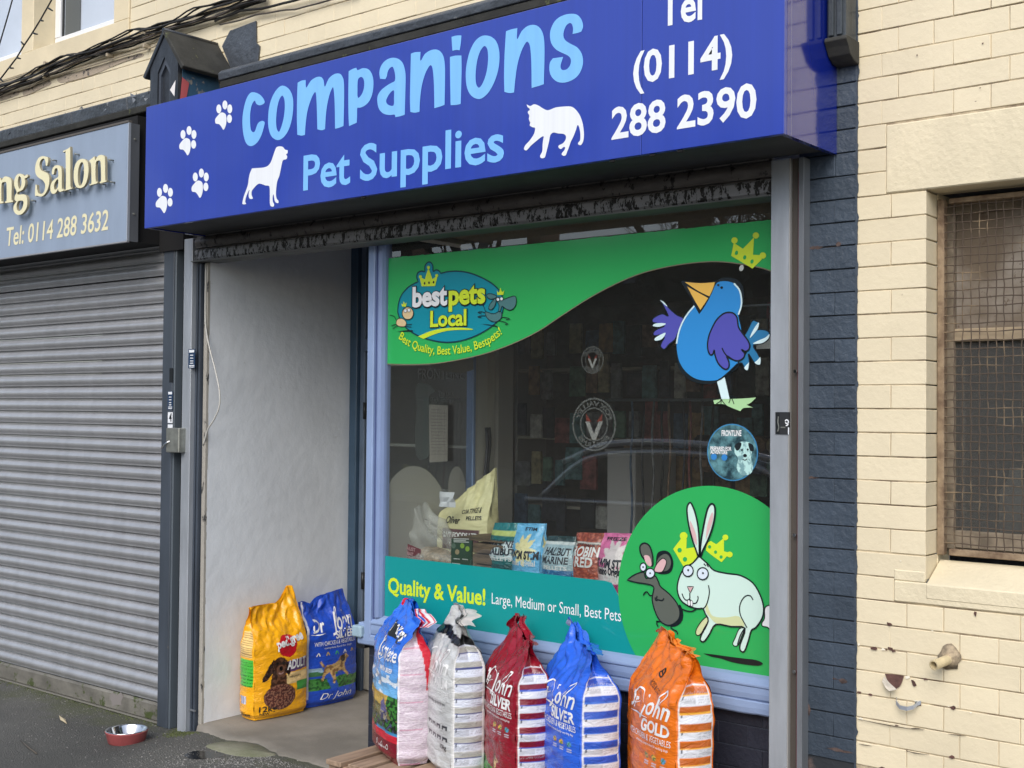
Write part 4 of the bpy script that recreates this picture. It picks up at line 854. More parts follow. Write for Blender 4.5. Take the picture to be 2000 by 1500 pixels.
W5.line('outline', [[(1100, 640), (1085, 600), (1072, 572)], [(1095, 655), (1060, 645), (1025, 652), (1060, 665)], [(1100, 685), (1060, 685), (1022, 695), (1060, 702)], [(1255, 700), (1300, 702), (1335, 715), (1300, 722)], [(1225, 730), (1280, 745), (1320, 765), (1290, 770)]], .003, INK, lo, 2.5)
shape(W5, 'cat_body', [(228, 745), (245, 715), (290, 712), (325, 745), (318, 785), (270, 790), (235, 775)], tan, lo, 1.8, .0025); shape(W5, 'cat_head', ell(342, 660, 55, 62, n=16), tan, lo, 2.2, .004)
for c_ in ((320, 635), (355, 630)): shape(W5, 'eye', ell(*c_, 15, 18, n=12), WH, lo, 3.2, .0018)
W5.line('outline', [[(228, 730), (215, 700), (190, 682), (165, 680)], [(232, 770), (205, 772), (180, 785)], [(240, 780), (215, 795), (195, 812)], [(320, 770), (350, 772), (380, 768)], [(315, 782), (345, 792), (375, 795)]], .003, INK, lo, 2.5)
W5.poly('shadow_print', [(232, 842, 0), (300, 828), (385, 825), (380, 840), (320, 838)], INK, lo, 2.2); W5.poly('shadow_print', [(1055, 765, 0), (1120, 768), (1200, 782), (1228, 798), (1160, 782)], INK, lo, 2.2)
for q_ in ([(285, 595, 0), (278, 565, 0), (295, 575, 0), (300, 540, 0), (312, 572, 0), (328, 555, 0), (322, 595, 0)], [(1215, 482, 0), (1210, 440, 0), (1230, 460, 0), (1245, 410, 0), (1260, 455, 0), (1283, 435, 0), (1272, 480, 0)]): W5.poly('crown', q_, LIME, lo, 1.9, smooth=0)

# blue bird
W6 = Sheet(GY, (1100, 480, .22), LIM)
BL = vin('bird_blue_print', (45, 140, 212)); PU = vin('wing_purple_print', (82, 82, 178)); TL = vin('tail_teal_print', (40, 120, 170)); OR = vin('beak_print', (238, 190, 88)); PALE = vin('pale_mint_print', (214, 240, 244))
bird = W6.poly('bird_decal', [(1050, 320), (1120, 318), (1220, 330), (1350, 318), (1400, 290), (1470, 282), (1545, 302), (1592, 350), (1606, 430), (1597, 540), (1568, 615), (1600, 800), (1570, 1050), (1490, 1130), (1400, 1205), (1320, 1226), (1230, 1226), (1140, 1200), (1070, 1145), (1025, 1075), (1002, 960), (1003, 860), (1020, 760), (1055, 650), (1110, 570), (1160, 520), (1120, 440)], INK, win, 1.5); W6.base = 1.5
W6.poly('beak', [(1083, 322, 0), (1220, 333), (1352, 324, 0), (1330, 390), (1302, 450, 0), (1200, 400)], OR, bird, 1.2)
W6.poly('beak', [(1105, 362, 0), (1200, 415), (1292, 466, 0), (1222, 570, 0), (1165, 475)], OR, bird, 1.2)
W6.poly('body', [(1378, 325), (1440, 315), (1510, 330), (1558, 375), (1580, 430), (1586, 510), (1572, 570), (1556, 615), (1585, 750), (1590, 900), (1560, 1040), (1480, 1110), (1400, 1180), (1330, 1197), (1240, 1195), (1160, 1170), (1090, 1115), (1040, 1040), (1017, 950), (1012, 860), (1030, 770), (1062, 680), (1112, 600), (1170, 533, 0), (1190, 570), (1212, 608, 0), (1260, 540), (1310, 450), (1350, 360)], BL, bird, 1.0)
W6.line('highlight', [[(1170, 535), (1110, 605), (1060, 690), (1028, 780), (1012, 870)], [(1520, 335), (1565, 385), (1585, 450), (1587, 530), (1560, 612)]], .006, PALE, bird, 1.9)
for c_, r_ in (((1382, 350), 10), ((1412, 372), 12)): W6.poly('eye', ell(*c_, r_, r_, n=12), INK, bird, 1.9, smooth=0)
lw = [(868, 485), (905, 508), (955, 565), (1015, 615), (1075, 648), (1042, 730), (1012, 800), (992, 838), (945, 875), (908, 918), (882, 912), (868, 888), (882, 850), (905, 815), (870, 838), (822, 842), (822, 815), (860, 790), (830, 800), (803, 790), (812, 760), (850, 735), (905, 712), (855, 718), (800, 715), (800, 698), (840, 690), (800, 680), (798, 650), (840, 620), (890, 604), (937, 625), (905, 555)]
shape(W6, 'wing', lw, PU, bird, 0.6, .0045)
W6.poly('feather_tip', [(800, 712), (830, 690), (905, 688), (912, 700), (855, 720)], PALE, bird, 1.9); W6.poly('feather_tip', [(820, 842), (822, 820), (860, 795), (915, 772), (895, 815), (862, 838)], PALE, bird, 1.9); W6.poly('feather_tip', [(866, 483, 0), (900, 500), (930, 540), (900, 520)], PALE, bird, 1.9)
tl = [(1600, 830), (1640, 750), (1668, 690), (1690, 660), (1715, 668), (1745, 685), (1722, 740), (1760, 742), (1812, 752), (1838, 785), (1822, 835), (1770, 868), (1692, 885), (1728, 950), (1757, 1015), (1752, 1055), (1710, 1050), (1672, 995), (1648, 960), (1658, 1040), (1642, 1105), (1612, 1085), (1590, 1042), (1555, 1040), (1600, 990), (1640, 930), (1650, 880)]
shape(W6, 'tail', tl, TL, bird, .5, .0045)
for q_ in ([(1662, 820), (1680, 770), (1715, 710), (1742, 682), (1735, 730), (1700, 780)], [(1690, 870), (1730, 845), (1800, 815), (1835, 785), (1825, 825), (1770, 865)], [(1705, 1040), (1730, 1015), (1755, 990), (1752, 1055)], [(1612, 1085), (1645, 1045), (1655, 1040), (1642, 1105)]): W6.poly('feather_tip', q_, PALE, bird, 1.6)
rw = [(1480, 592), (1520, 602), (1550, 640), (1562, 720), (1600, 780), (1642, 835), (1662, 880), (1655, 920), (1622, 938), (1588, 920), (1618, 960), (1602, 1000), (1560, 1022), (1510, 1010), (1455, 975), (1478, 1030), (1476, 1080), (1450, 1098), (1415, 1080), (1375, 1030), (1352, 960), (1347, 925), (1335, 962), (1312, 968), (1293, 930), (1288, 870), (1303, 790), (1338, 710), (1375, 650), (1430, 603)]
shape(W6, 'wing', rw, PU, bird, 2.0, .0055)
W6.line('outline', [[(1417, 908), (1435, 945), (1470, 990), (1515, 1012)], [(1385, 1190), (1420, 1170), (1500, 1100), (1555, 1045)]], .0045, INK, bird, 3)
W6.poly('leg', [(1370, 1208, 0), (1437, 1165, 0), (1482, 1362, 0), (1410, 1364, 0)], PALE, bird, 1.0, smooth=0); W6.poly('grass_print', [(1337, 1372, 0), (1410, 1362), (1480, 1360), (1600, 1356), (1717, 1347, 0), (1668, 1395), (1630, 1412, 0), (1688, 1436, 0), (1605, 1440), (1577, 1469, 0), (1480, 1430), (1420, 1405), (1345, 1405, 0)], vin('pale_grass_print', (172, 215, 160)), bird, 1.0, smooth=2)
W6.line('foot', [[(1410, 1360), (1395, 1385), (1365, 1402)], [(1410, 1362), (1406, 1400), (1400, 1418)], [(1410, 1362), (1430, 1395), (1460, 1425)], [(1492, 1335), (1485, 1375), (1475, 1397)], [(1492, 1338), (1510, 1372), (1522, 1406)], [(1490, 1330), (1520, 1345), (1550, 1355)], [(1368, 1225), (1385, 1290), (1392, 1300)]], .003, INK, bird, 2)
# crown over the bird
WC = Sheet(GY, (900, 400, .31), LIM)
cr_ = WC.poly('crown_decal', [(1722, 240, 0), (1780, 278, 0), (1850, 205, 0), (1843, 315, 0), (1900, 318, 0), (1898, 345, 0), (1840, 402, 0), (1706, 322, 0)], LIME, win, 2, smooth=0)
for c_ in ((1727, 225), (1862, 194), (1906, 320)): WC.poly('crown', ell(*c_, 20, 20, n=16), LIME, cr_, 2.4, smooth=0)
for c_ in ((1740, 303), (1792, 332), (1838, 358)): WC.poly('crown_hole', ell(*c_, 10, 14, .3, n=12), GRN, cr_, 3, smooth=0)
WC.poly('tape_spot', ell(1771, 399, 14, 20, .3, n=14), vin('grey_tape', (190, 195, 190)), win, 2.5, smooth=0)
# round photo sticker
W9 = Sheet(GY, (1360, 560, .2667), LIM)
cc = W9.w((265, 1213)); rr = abs(W9.w((452, 1213))[0] - W9.w((79, 1213))[0]) / 2
rs = W9.poly('round_sticker_decal', ell(*cc, rr, rr, n=48), vin('sticker_rim_print', (60, 130, 175)), win, 1.5, smooth=0, world=True); W9.base = 1.5
W9.poly('photo_print', ell(*cc, rr * .955, rr * .955, n=48), mat('sticker_photo', lin((100, 150, 158)), .4, col2=lin((24, 52, 62)), vscale=(26, 26, 26), thr=(.38, .62), coat=.6), rs, 1, smooth=0, world=True)
W9.poly('dog_print', [(290, 1160), (330, 1135), (390, 1140), (415, 1180), (405, 1250), (420, 1320), (400, 1370), (340, 1380), (300, 1330), (310, 1260), (285, 1215)], mat('sticker_dog', lin((185, 225, 222)), .4, col2=lin((120, 160, 165)), vscale=(60, 60, 40), thr=(.5, .6), coat=.6), rs, 1.6)
W9.poly('dog_ear_print', [(285, 1165), (310, 1140), (335, 1145), (325, 1185), (300, 1200)], INK, rs, 2.2); W9.poly('dog_ear_print', [(385, 1145), (420, 1160), (425, 1200), (400, 1200)], INK, rs, 2.2); W9.poly('dog_nose', ell(362, 1236, 14, 12, n=12), INK, rs, 2.8, smooth=0); W9.poly('dog_eye', ell(340, 1195, 7, 8, n=10), INK, rs, 2.8, smooth=0); W9.poly('dog_eye', ell(382, 1192, 7, 8, n=10), INK, rs, 2.8, smooth=0); W9.line('dog_mouth', [[(345, 1262), (362, 1270), (378, 1260)]], .003, INK, rs, 2.8)
for c_ in ((133, 1245), (210, 1250)): W9.poly('flower_print', ell(*c_, 22, 24, n=12), vin('bright_blue_print', (50, 130, 200)), rs, 2, smooth=0)
text(W9, 'lettering', 'FRONTLINE', (190, 1092), (335, 1092), .019, WH, rs, 2.4, bold=.03); text(W9, 'lettering', 'PREPARED FOR', (108, 1196), (262, 1200), .0125, WH, rs, 2.4, bold=.03); text(W9, 'lettering', 'ADVENTURE', (108, 1222), (232, 1226), .0125, WH, rs, 2.4, bold=.03)
# roundels seen reversed from behind, on the back of the pane
dim = vin('dim_grey_print', (96, 96, 94)); 
WB = Sheet(GY + .012, (0, 0, 1))
for (px, py, r_, nm) in ((1160, 829, .1015, 'firearm'), (1157, 703, .052, 'firearm')):
    c_ = F(px, py, GY + .012); cx, cz = c_.x, c_.z
    rd = WB.poly('roundel_decal', ell(cx, cz, r_, r_, n=40), dim, win, 0, [ell(cx, cz, r_ * .93, r_ * .93, n=40)], smooth=0, world=True)
    WB.poly('ring_print', ell(cx, cz, r_ * .64, r_ * .64, n=36), dim, rd, 0, [ell(cx, cz, r_ * .59, r_ * .59, n=36)], smooth=0, world=True)
    arc = lambda a0, a1, R: [(cx + R * math.cos(a0 + (a1 - a0) * i / 30), cz + R * math.sin(a0 + (a1 - a0) * i / 30)) for i in range(31)]
    # mirrored along the direction of reading
    text_arc(WB, 'lettering', 'FOX VALLEY', arc(math.radians(165), math.radians(15), r_ * .69), r_ * .185, dim, rd, 0, .03, True, True)
    text_arc(WB, 'lettering', 'FIREARMS', arc(math.radians(215), math.radians(325), r_ * .88), r_ * .185, dim, rd, 0, .03, True, True)
    text(Sheet(GY + .012), 'lettering', 'V', (px - r_ * 170, py + r_ * 330), (px + r_ * 170, py + r_ * 330), r_ * .72, vin('pale_grey_print', (150, 148, 145)), rd, 0, bold=.03)
    for s_ in (-1, 1): WB.poly('fox_ear_print', [(cx + s_ * r_ * .12, cz + r_ * .1), (cx + s_ * r_ * .38, cz + r_ * .42), (cx + s_ * r_ * .36, cz + r_ * .12)], vin('rust_print', (120, 50, 38)), rd, -.5, smooth=0, world=True)
# ------------------------------------------------------------------ doorway recess
AX = -4.925
al = thing('recess_wall', (AX, .5, .14), 'rough white painted side wall of the shop doorway recess', 'wall')
vs = []; fs = []; ny, nz_ = 60, 120
for j in range(nz_ + 1):
    for i in range(ny + 1):
        y = .0 + .99 * i / ny; z = .10 + 2.8 * j / nz_
        vs.append((AX + .004 * noise.noise(Vector((y * 3, z * 3, 0))) + .0015 * noise.noise(Vector((y * 20, z * 20, 0))), y, z))
for j in range(nz_):
    for i in range(ny): fs.append((j * (ny + 1) + i, j * (ny + 1) + i + 1, (j + 1) * (ny + 1) + i + 1, (j + 1) * (ny + 1) + i))
vs = [Vector(v) - wloc(al) for v in vs]; put('plaster', mk('plaster', vs, fs, whitew, True), al, wloc(al))
bxo('edge_board', mat('scuffed_edge', (.36, .34, .30), .7, col2=(.05, .05, .05), vscale=(30, 30, 12), thr=(.58, .63), bump=.5), al, -4.951, -4.9255, -.014, .004, .08, 2.378, .002)
bxo('ceiling_board', mat('recess_ceiling', (.20, .20, .19), .8), al, -4.925, -3.78, .046, 1.05, 2.86, 2.88)
wc = thing('cable', (-4.93, -.02, 1.5), 'thin white cable hanging in a loop down the doorway wall edge', 'cable')
pts = [F(*p, -.016) for p in ((402, 515), (402, 600), (404, 640), (412, 680), (424, 725), (432, 765), (431, 795), (420, 820), (408, 838), (402, 855), (396, 872))]
pts = [p + Vector((0, -.01 * math.sin(math.pi * i / 10), 0)) for i, p in enumerate(pts)]
sm = []
for i in range(len(pts) - 1):
    a, b_, c_, d_ = pts[max(i - 1, 0)], pts[i], pts[i + 1], pts[min(i + 2, len(pts) - 1)]
    for k in range(4):
        t = k / 4; sm.append(.5 * ((2 * b_) + (c_ - a) * t + (2 * a - 5 * b_ + 4 * c_ - d_) * t * t + (-a + 3 * b_ - 3 * c_ + d_) * t ** 3))
B().tube(sm, .0038, 6).build('sleeve', mat('white_cable', (.55, .54, .50), .5), wc)
# door at the back of the recess
dr = thing('shop_door', (-4.4, .98, .14), 'dark blue glazed shop door at the back of the white recess', 'door')
DY = .985
bxo('jamb', blued, dr, -4.925, -4.868, DY - .045, DY + .06, .136, 2.86, .004)
bxo('jamb', mat('slate_blue_paint', (.11, .15, .21), .4, var=.2, vscale=(5, 5, 5)), dr, -4.867, -4.83, DY - .02, DY + .05, .136, 2.86, .003)
bxo('transom', MATS['slate_blue_paint'], dr, -4.83, -3.86, DY - .03, DY + .05, 1.985, 2.05, .003)
bxo('transom_light', mat('dark_transom_glass', (.012, .014, .018), .08), dr, -4.83, -3.86, DY + .0, DY + .01, 2.05, 2.86)
bxo('stile', mat('stone_paint', (.40, .38, .33), .6, var=.15, vscale=(9, 9, 2)), dr, -4.826, -4.70, DY - .008, DY + .035, .145, 1.98, .003)
bxo('stile', bluep, dr, -3.965, -3.87, DY - .008, DY + .035, .145, 1.98, .003)
bxo('rail', MATS['stone_paint'], dr, -4.6995, -3.9655, DY - .008, DY + .035, .145, .33, .003)
bxo('rail', MATS['stone_paint'], dr, -4.6995, -3.9655, DY - .008, DY + .035, 1.90, 1.98, .003)
bxo('glazing', glassmat('door_glass', (.9, .92, .91), 1.5, 0, .012), dr, -4.699, -3.966, DY + .01, DY + .016, .33, 1.90)
for z in (.735, 1.66): B().tube([(-4.83, DY - .016, z - .045), (-4.83, DY - .016, z + .045)], .010, 8).build('hinge', ink, dr)
bxo('bar', mat('grey_bar', (.35, .34, .32), .5), dr, -4.699, -3.966, DY + .018, DY + .03, 1.47, 1.485)
bxo('bar', MATS['grey_bar'], dr, -4.699, -3.966, DY + .018, DY + .03, 1.745 - .5, 1.255)
WD = Sheet(DY + .008, (730, 480, .2)); 
text(WD, 'lettering', 'FRONTLINE', (435, 1300), (880, 1300), .052, vin('faint_grey_print', (92, 92, 88)), dr, 1, bold=.01)
WD.poly('dog_shape_print', [(430, 1350), (480, 1340), (560, 1370), (600, 1420), (560, 1450), (540, 1500), (560, 1700), (550, 2000), (510, 2080), (420, 2060), (400, 1800), (420, 1600), (410, 1420)], vin('faint_grey_green', (72, 80, 78)), dr, .5)
text(WD, 'lettering', "The UK's", (630, 1470), (790, 1470), .028, vin('faint_grey_print', (92, 92, 88)), dr, 1); text(WD, 'lettering', "Tick Thing and", (560, 1530), (840, 1530), .028, vin('faint_grey_print', (92, 92, 88)), dr, 1)
q = [F(*p, DY - .012) for p in ((838, 790), (875, 792), (874, 901), (839, 903))]
nt_ = thing('notice', q[0], 'beige sheet of small print taped up inside the shop doorway glass', 'notice')
put('sheet', mk('sheet', [p - nt_.location for p in q], [(0, 1, 2, 3)], mat('beige_paper', (.40, .37, .32), .8)), nt_, nt_.location)
SN = Sheet(DY - .014); SN.line('print', [[(842, 800 + i * 6.2), (842 + (30 if i % 4 else 20), 800.5 + i * 6.2)] for i in range(15)], .003, mat('faint_text', (.22, .20, .18), .8), nt_, 0, smooth=0)
# side return of the window: glazing along the recess
rt = thing('side_window', (-3.84, .5, .76), 'side pane of the shop window facing the doorway recess with white round decals', 'window')
bxo('pane', glassmat('side_glass', (.92, .93, .92), 1.5, 0, .015), rt, -3.795, -3.789, .107, .665, .765, 2.42)
q = B().box(-3.83, -3.785, .665, .685, .66, 2.86, .003); q.build('frame', bluep, rt)
bxo('frame', mat('cream_timber', (.50, .47, .40), .6, var=.1, vscale=(9, 9, 3)), rt, -3.83, -3.79, .686, .83, .66, 2.86, .003)
bxo('frame', mat('dull_cream_timber', (.30, .28, .25), .6), rt, -3.829, -3.77, .831, .95, .14, 2.86, .003)
bxo('sill', bluep, rt, -3.905, -3.78, .05, .72, .640, .735, .006)
bxo('sill_horn', mat('weathered_pale_blue', (.30, .42, .50), .5, var=.2, vscale=(20, 20, 20)), rt, -3.922, -3.863, .02, .10, .672, .722, .006)
bxo('sill_bracket', ink, rt, -3.925, -3.872, .05, .09, .62, .671, .004)
back = mat('decal_back', (.40, .39, .36), .7)
def xell(name, u, v, ru, rv, parent):
    vs = [XP(u + ru * math.cos(t), v + rv * math.sin(t), -3.7875) for t in [2 * math.pi * k / 40 for k in range(40)]]
    vs = [p for p in vs]; L_ = wloc(parent); vs = [Vector((p.x, min(max(p.y, .108), .664), max(p.z, .77))) - L_ for p in vs]
    put(name, mk(name, vs, [tuple(range(40))], back), parent, L_)
xell('round_decal', 808, 1040, 72, 130, rt); xell('round_decal', 892, 952, 16.5, 41, rt)
vs = [XP(u, v, -3.7873) for u, v in ((840, 715), (870, 726), (900, 730), (925, 722), (925, 700), (840, 700))]; put('round_decal', mk('round_decal', [p - wloc(rt) for p in vs], [tuple(range(6))], back), rt, wloc(rt))

# ------------------------------------------------------------------ shop interior
rm = thing('shop_interior', (-3.3, 3, .14), 'dim interior shell of the pet shop behind the window glass', 'room')
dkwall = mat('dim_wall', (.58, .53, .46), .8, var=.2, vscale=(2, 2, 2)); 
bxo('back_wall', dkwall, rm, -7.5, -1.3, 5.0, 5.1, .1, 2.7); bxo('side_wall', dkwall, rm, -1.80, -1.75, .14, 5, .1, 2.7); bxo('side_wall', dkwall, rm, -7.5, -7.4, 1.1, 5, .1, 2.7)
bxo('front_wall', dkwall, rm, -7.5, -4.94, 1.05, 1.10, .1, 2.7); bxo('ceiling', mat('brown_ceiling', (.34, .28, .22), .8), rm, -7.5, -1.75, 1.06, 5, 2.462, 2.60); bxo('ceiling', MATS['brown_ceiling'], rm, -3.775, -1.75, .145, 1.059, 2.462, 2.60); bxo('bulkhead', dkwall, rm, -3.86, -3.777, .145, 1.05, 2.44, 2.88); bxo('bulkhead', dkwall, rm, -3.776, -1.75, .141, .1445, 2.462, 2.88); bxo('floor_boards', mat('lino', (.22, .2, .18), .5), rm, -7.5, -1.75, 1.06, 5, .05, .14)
bxo('floor_boards', MATS['lino'], rm, -3.78, -1.81, .14, 1.05, .05, .14)
# display ledge behind the glass
ldg = thing('display_ledge', (-2.8, .4, .9), 'pale timber display ledge inside the shop window', 'ledge')
bxo('ledge_top', mat('ledge_board', (.40, .36, .30), .7), ldg, -3.775, -1.81, .12, .72, .90, .93, .003)
bxo('ledge_back', mat('ledge_back', (.35, .33, .30), .7), ldg, -3.0, -1.82, .722, .74, .90, 1.13, .002)
# shelving and pegboard stock
ir = random.Random(11)
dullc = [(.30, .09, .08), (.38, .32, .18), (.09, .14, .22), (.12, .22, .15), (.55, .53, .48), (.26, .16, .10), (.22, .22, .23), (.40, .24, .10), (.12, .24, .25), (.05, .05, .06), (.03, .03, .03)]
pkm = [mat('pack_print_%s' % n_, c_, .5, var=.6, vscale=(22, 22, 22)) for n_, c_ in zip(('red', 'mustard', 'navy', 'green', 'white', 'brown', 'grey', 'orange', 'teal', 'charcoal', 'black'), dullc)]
def unit(x0, x1, y, n, z0, z1, label):
    u = thing('shelving', ((x0 + x1) / 2, y, .14), label, 'shelving')
    bxo('back_panel', mat('dark_pegboard', (.14, .12, .10), .8, var=.3, vscale=(9, 9, 9)), u, x0, x1, y, y + .02, z0, z1)
    for i in range(n): bxo('shelf', mat('shelf_board', (.45, .40, .32), .6), u, x0, x1, y - .28, y - .002, z0 + (z1 - z0) * i / n, z0 + (z1 - z0) * i / n + .018, .002)
    for s_ in (x0 - .02, x1): bxo('upright', mat('shelf_upright', (.35, .33, .3), .5), u, s_, s_ + .019, y - .28, y + .02, z0 - .05, z1)
    return u
def pack(x, y, z, w_, h, kind, label, grp):
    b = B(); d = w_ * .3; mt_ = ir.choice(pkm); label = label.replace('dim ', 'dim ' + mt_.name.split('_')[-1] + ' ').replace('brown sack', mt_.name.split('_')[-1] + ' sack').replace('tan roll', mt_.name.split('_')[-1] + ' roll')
    if kind == 'pack':
        b.prism([(x - w_ / 2, z), (x + w_ / 2, z), (x + w_ / 2 * .96, z + h * .8), (x + w_ * .46, z + h), (x - w_ * .46, z + h), (x - w_ / 2 * .96, z + h * .8)], y - .012, y + .008, 'y', .002)
    elif kind == 'sack':
        b.box(x - w_ / 2, x + w_ / 2, y - .2, y, z, z + h, h * .3)
    else: b.box(x - w_ / 2, x + w_ / 2, y - d, y, z, z + h, .004)
    o = b.build(kind if kind != 'pack' else 'hanging_pack', mt_, None, (x, y, z)); return tag(o, label, kind if kind != 'pack' else 'packet', grp)
unit(-4.6, -2.60, 2.3, 5, .3, 2.3, 'dark shelving with hanging pet goods at the back of the shop')
for r_ in range(5):
    for c_ in range(20):
        if ir.random() < .08: continue
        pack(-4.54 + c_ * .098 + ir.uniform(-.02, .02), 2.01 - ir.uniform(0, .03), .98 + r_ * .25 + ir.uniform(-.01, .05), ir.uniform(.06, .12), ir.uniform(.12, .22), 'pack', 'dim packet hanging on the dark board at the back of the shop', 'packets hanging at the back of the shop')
unit(-2.45, -1.85, 1.75, 6, .3, 2.1, 'tall dark shelving with stacked boxes at the right side of the shop')
for r_ in range(6):
    for c_ in range(4): pack(-2.39 + c_ * .135, 1.70, .32 + r_ * .3, .085, ir.uniform(.12, .24), 'box', 'dim carton on the right hand shelving inside the shop', 'cartons on the right shelving')
cn = thing('counter', (-2.4, 1.2, .14), 'low brown timber counter inside the shop', 'counter')
bxo('counter_top', mat('counter_wood', (.45, .22, .12), .5), cn, -2.75, -1.95, .95, 1.3, 1.05, 1.09, .004); bxo('counter_front', mat('counter_front', (.20, .15, .12), .6), cn, -2.73, -1.97, .97, 1.28, .14, 1.049, .003)
for i in range(5): pack(-3.5 + (i % 2) * .36, 1.95, .75 + (i // 2) * .16, .34, .15, 'sack', 'brown sack in the pile on the floor inside the shop', 'piled sacks inside the shop')
for i in range(10): pack(-3.2 + i % 5 * .14, 1.98, 1.36 + (i // 5) * .1, .13, .09, 'sack', 'tan roll of straw bedding stacked on a back shelf', 'bedding rolls on the back shelf')
fz = thing('cabinet', (-3.0, 1.6, .14), 'plain grey cabinet standing behind the display ledge', 'cabinet')
q0 = F(1185, 1000, 1.55); q1 = F(1240, 1000, 1.55); bxo('carcass', mat('grey_laminate', (.5, .48, .47), .5), fz, q0.x, q1.x, 1.55, 1.95, .14, F(1210, 885, 1.55).z, .004); bxo('cabinet_top', mat('grey_laminate_top', (.28, .27, .26), .5), fz, q0.x - .01, q1.x + .01, 1.54, 1.96, F(1210, 885, 1.55).z + .001, F(1210, 885, 1.55).z + .02, .003)
# hanging leads and collars
for i in range(9):
    x = -3.35 + i * .058; y = 1.35 + ir.uniform(-.03, .03); zt_ = 1.72; ln = ir.uniform(.6, .95)
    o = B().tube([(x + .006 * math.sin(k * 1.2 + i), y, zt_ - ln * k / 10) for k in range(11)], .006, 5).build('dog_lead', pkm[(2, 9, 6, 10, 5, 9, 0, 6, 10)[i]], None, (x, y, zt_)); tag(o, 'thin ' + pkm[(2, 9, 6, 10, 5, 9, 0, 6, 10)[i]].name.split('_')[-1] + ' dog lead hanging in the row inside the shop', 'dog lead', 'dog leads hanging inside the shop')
o = B().tube([(-3.5, 1.35, 1.725), (-2.7, 1.35, 1.725)], .008, 6).build('hanging_rail', galvd, None, (-3.1, 1.75, 1.7)); tag(o, 'thin metal rail holding the dog leads', 'rail')
# leads on the cream post by the door
for i, (u, ln) in enumerate(((950, .42), (955, .34))):
    p = XP(u, 835, -3.76); o = B().tube([(p.x, p.y + .008 * math.sin(k), p.z - ln * k / 8) for k in range(9)], .008, 6).build('dog_lead', pkm[9 + i], None, p); tag(o, ('longer' if i == 0 else 'shorter') + ' black lead hanging on the cream post by the side window', 'dog lead')
# chain and price ticket beside the bird
p = F(1505, 595, .3); o = B().tube([(p.x, .3, p.z - .115 * k / 14 + 0) for k in range(15)], [.0022 + .0022 * (k % 2) for k in range(15)], 5).build('chain', galvd, None, p); tag(o, 'thin metal chain hanging from a rod beside the blue bird decal', 'chain')
o = B().tube([(p.x - .25, .3, p.z), (-1.82, .3, p.z)], .004, 6).build('rod', galvd, None, p); tag(o, 'thin metal rod inside the window behind the blue bird decal', 'rod')
a, b_ = F(1478, 682, .3), F(1509, 657, .3); o = B().box(a.x, b_.x, .296, .298, a.z, b_.z).build('price_ticket', mat('ticket_white', (.55, .56, .56), .6), None, a); tag(o, 'small white price ticket behind the tail of the blue bird decal', 'ticket')
# measured points above the decals, no lamp is built from them
a, b_ = F(930, 478, .7), F(960, 455, .7)

# ------------------------------------------------------------------ salon next door
ss = thing('salon_sign', (-6, -.15, 2.5), 'grey blue salon sign box with raised cream letters left of the blue sign', 'shop sign')
LX1 = -5.242; LY = -.26; LZ0 = 2.484; LZ1 = 3.067
bxo('panel', greysign, ss, -9, LX1, LY, LY + .012, LZ0, LZ1, .001)
bxo('return', mat('aluminium_return', (.20, .215, .235), .4, .5, var=.2, vscale=(9, 9, 2)), ss, LX1 - .012, LX1, LY + .0125, LY + .062, LZ0, LZ1)
bxo('edge_trim', mat('bright_trim', (.50, .54, .6), .3, .4), ss, LX1 - .004, LX1 + .0015, LY - .0015, LY + .012, LZ0, LZ1)
bxo('top_trim', mat('rusty_trim', (.10, .09, .08), .7), ss, -9, LX1, LY - .004, LY + .02, LZ1 + .0005, LZ1 + .012, .001); bxo('bottom_trim', mat('bottom_trim', (.30, .31, .33), .5), ss, -9, LX1, LY - .003, LY + .014, LZ0 - .007, LZ0 - .0005, .001)
bxo('backing_box', black, ss, -9, LX1 - .02, LY + .0625, -.03, LZ0 + .003, LZ1 + .05); bxo('backing_box', black, ss, LX1 - .0195, -5.065, -.06, -.008, 2.45, 3.164)  # black boxes added to keep the void behind the sign dark
for z in (2.62, 2.99): B().tube([(LX1, LY + .035, z), (LX1 + .004, LY + .035, z)], .006, 8).build('screw', lockm, ss)
SL = Sheet(LY - .042, (0, 280, .14))
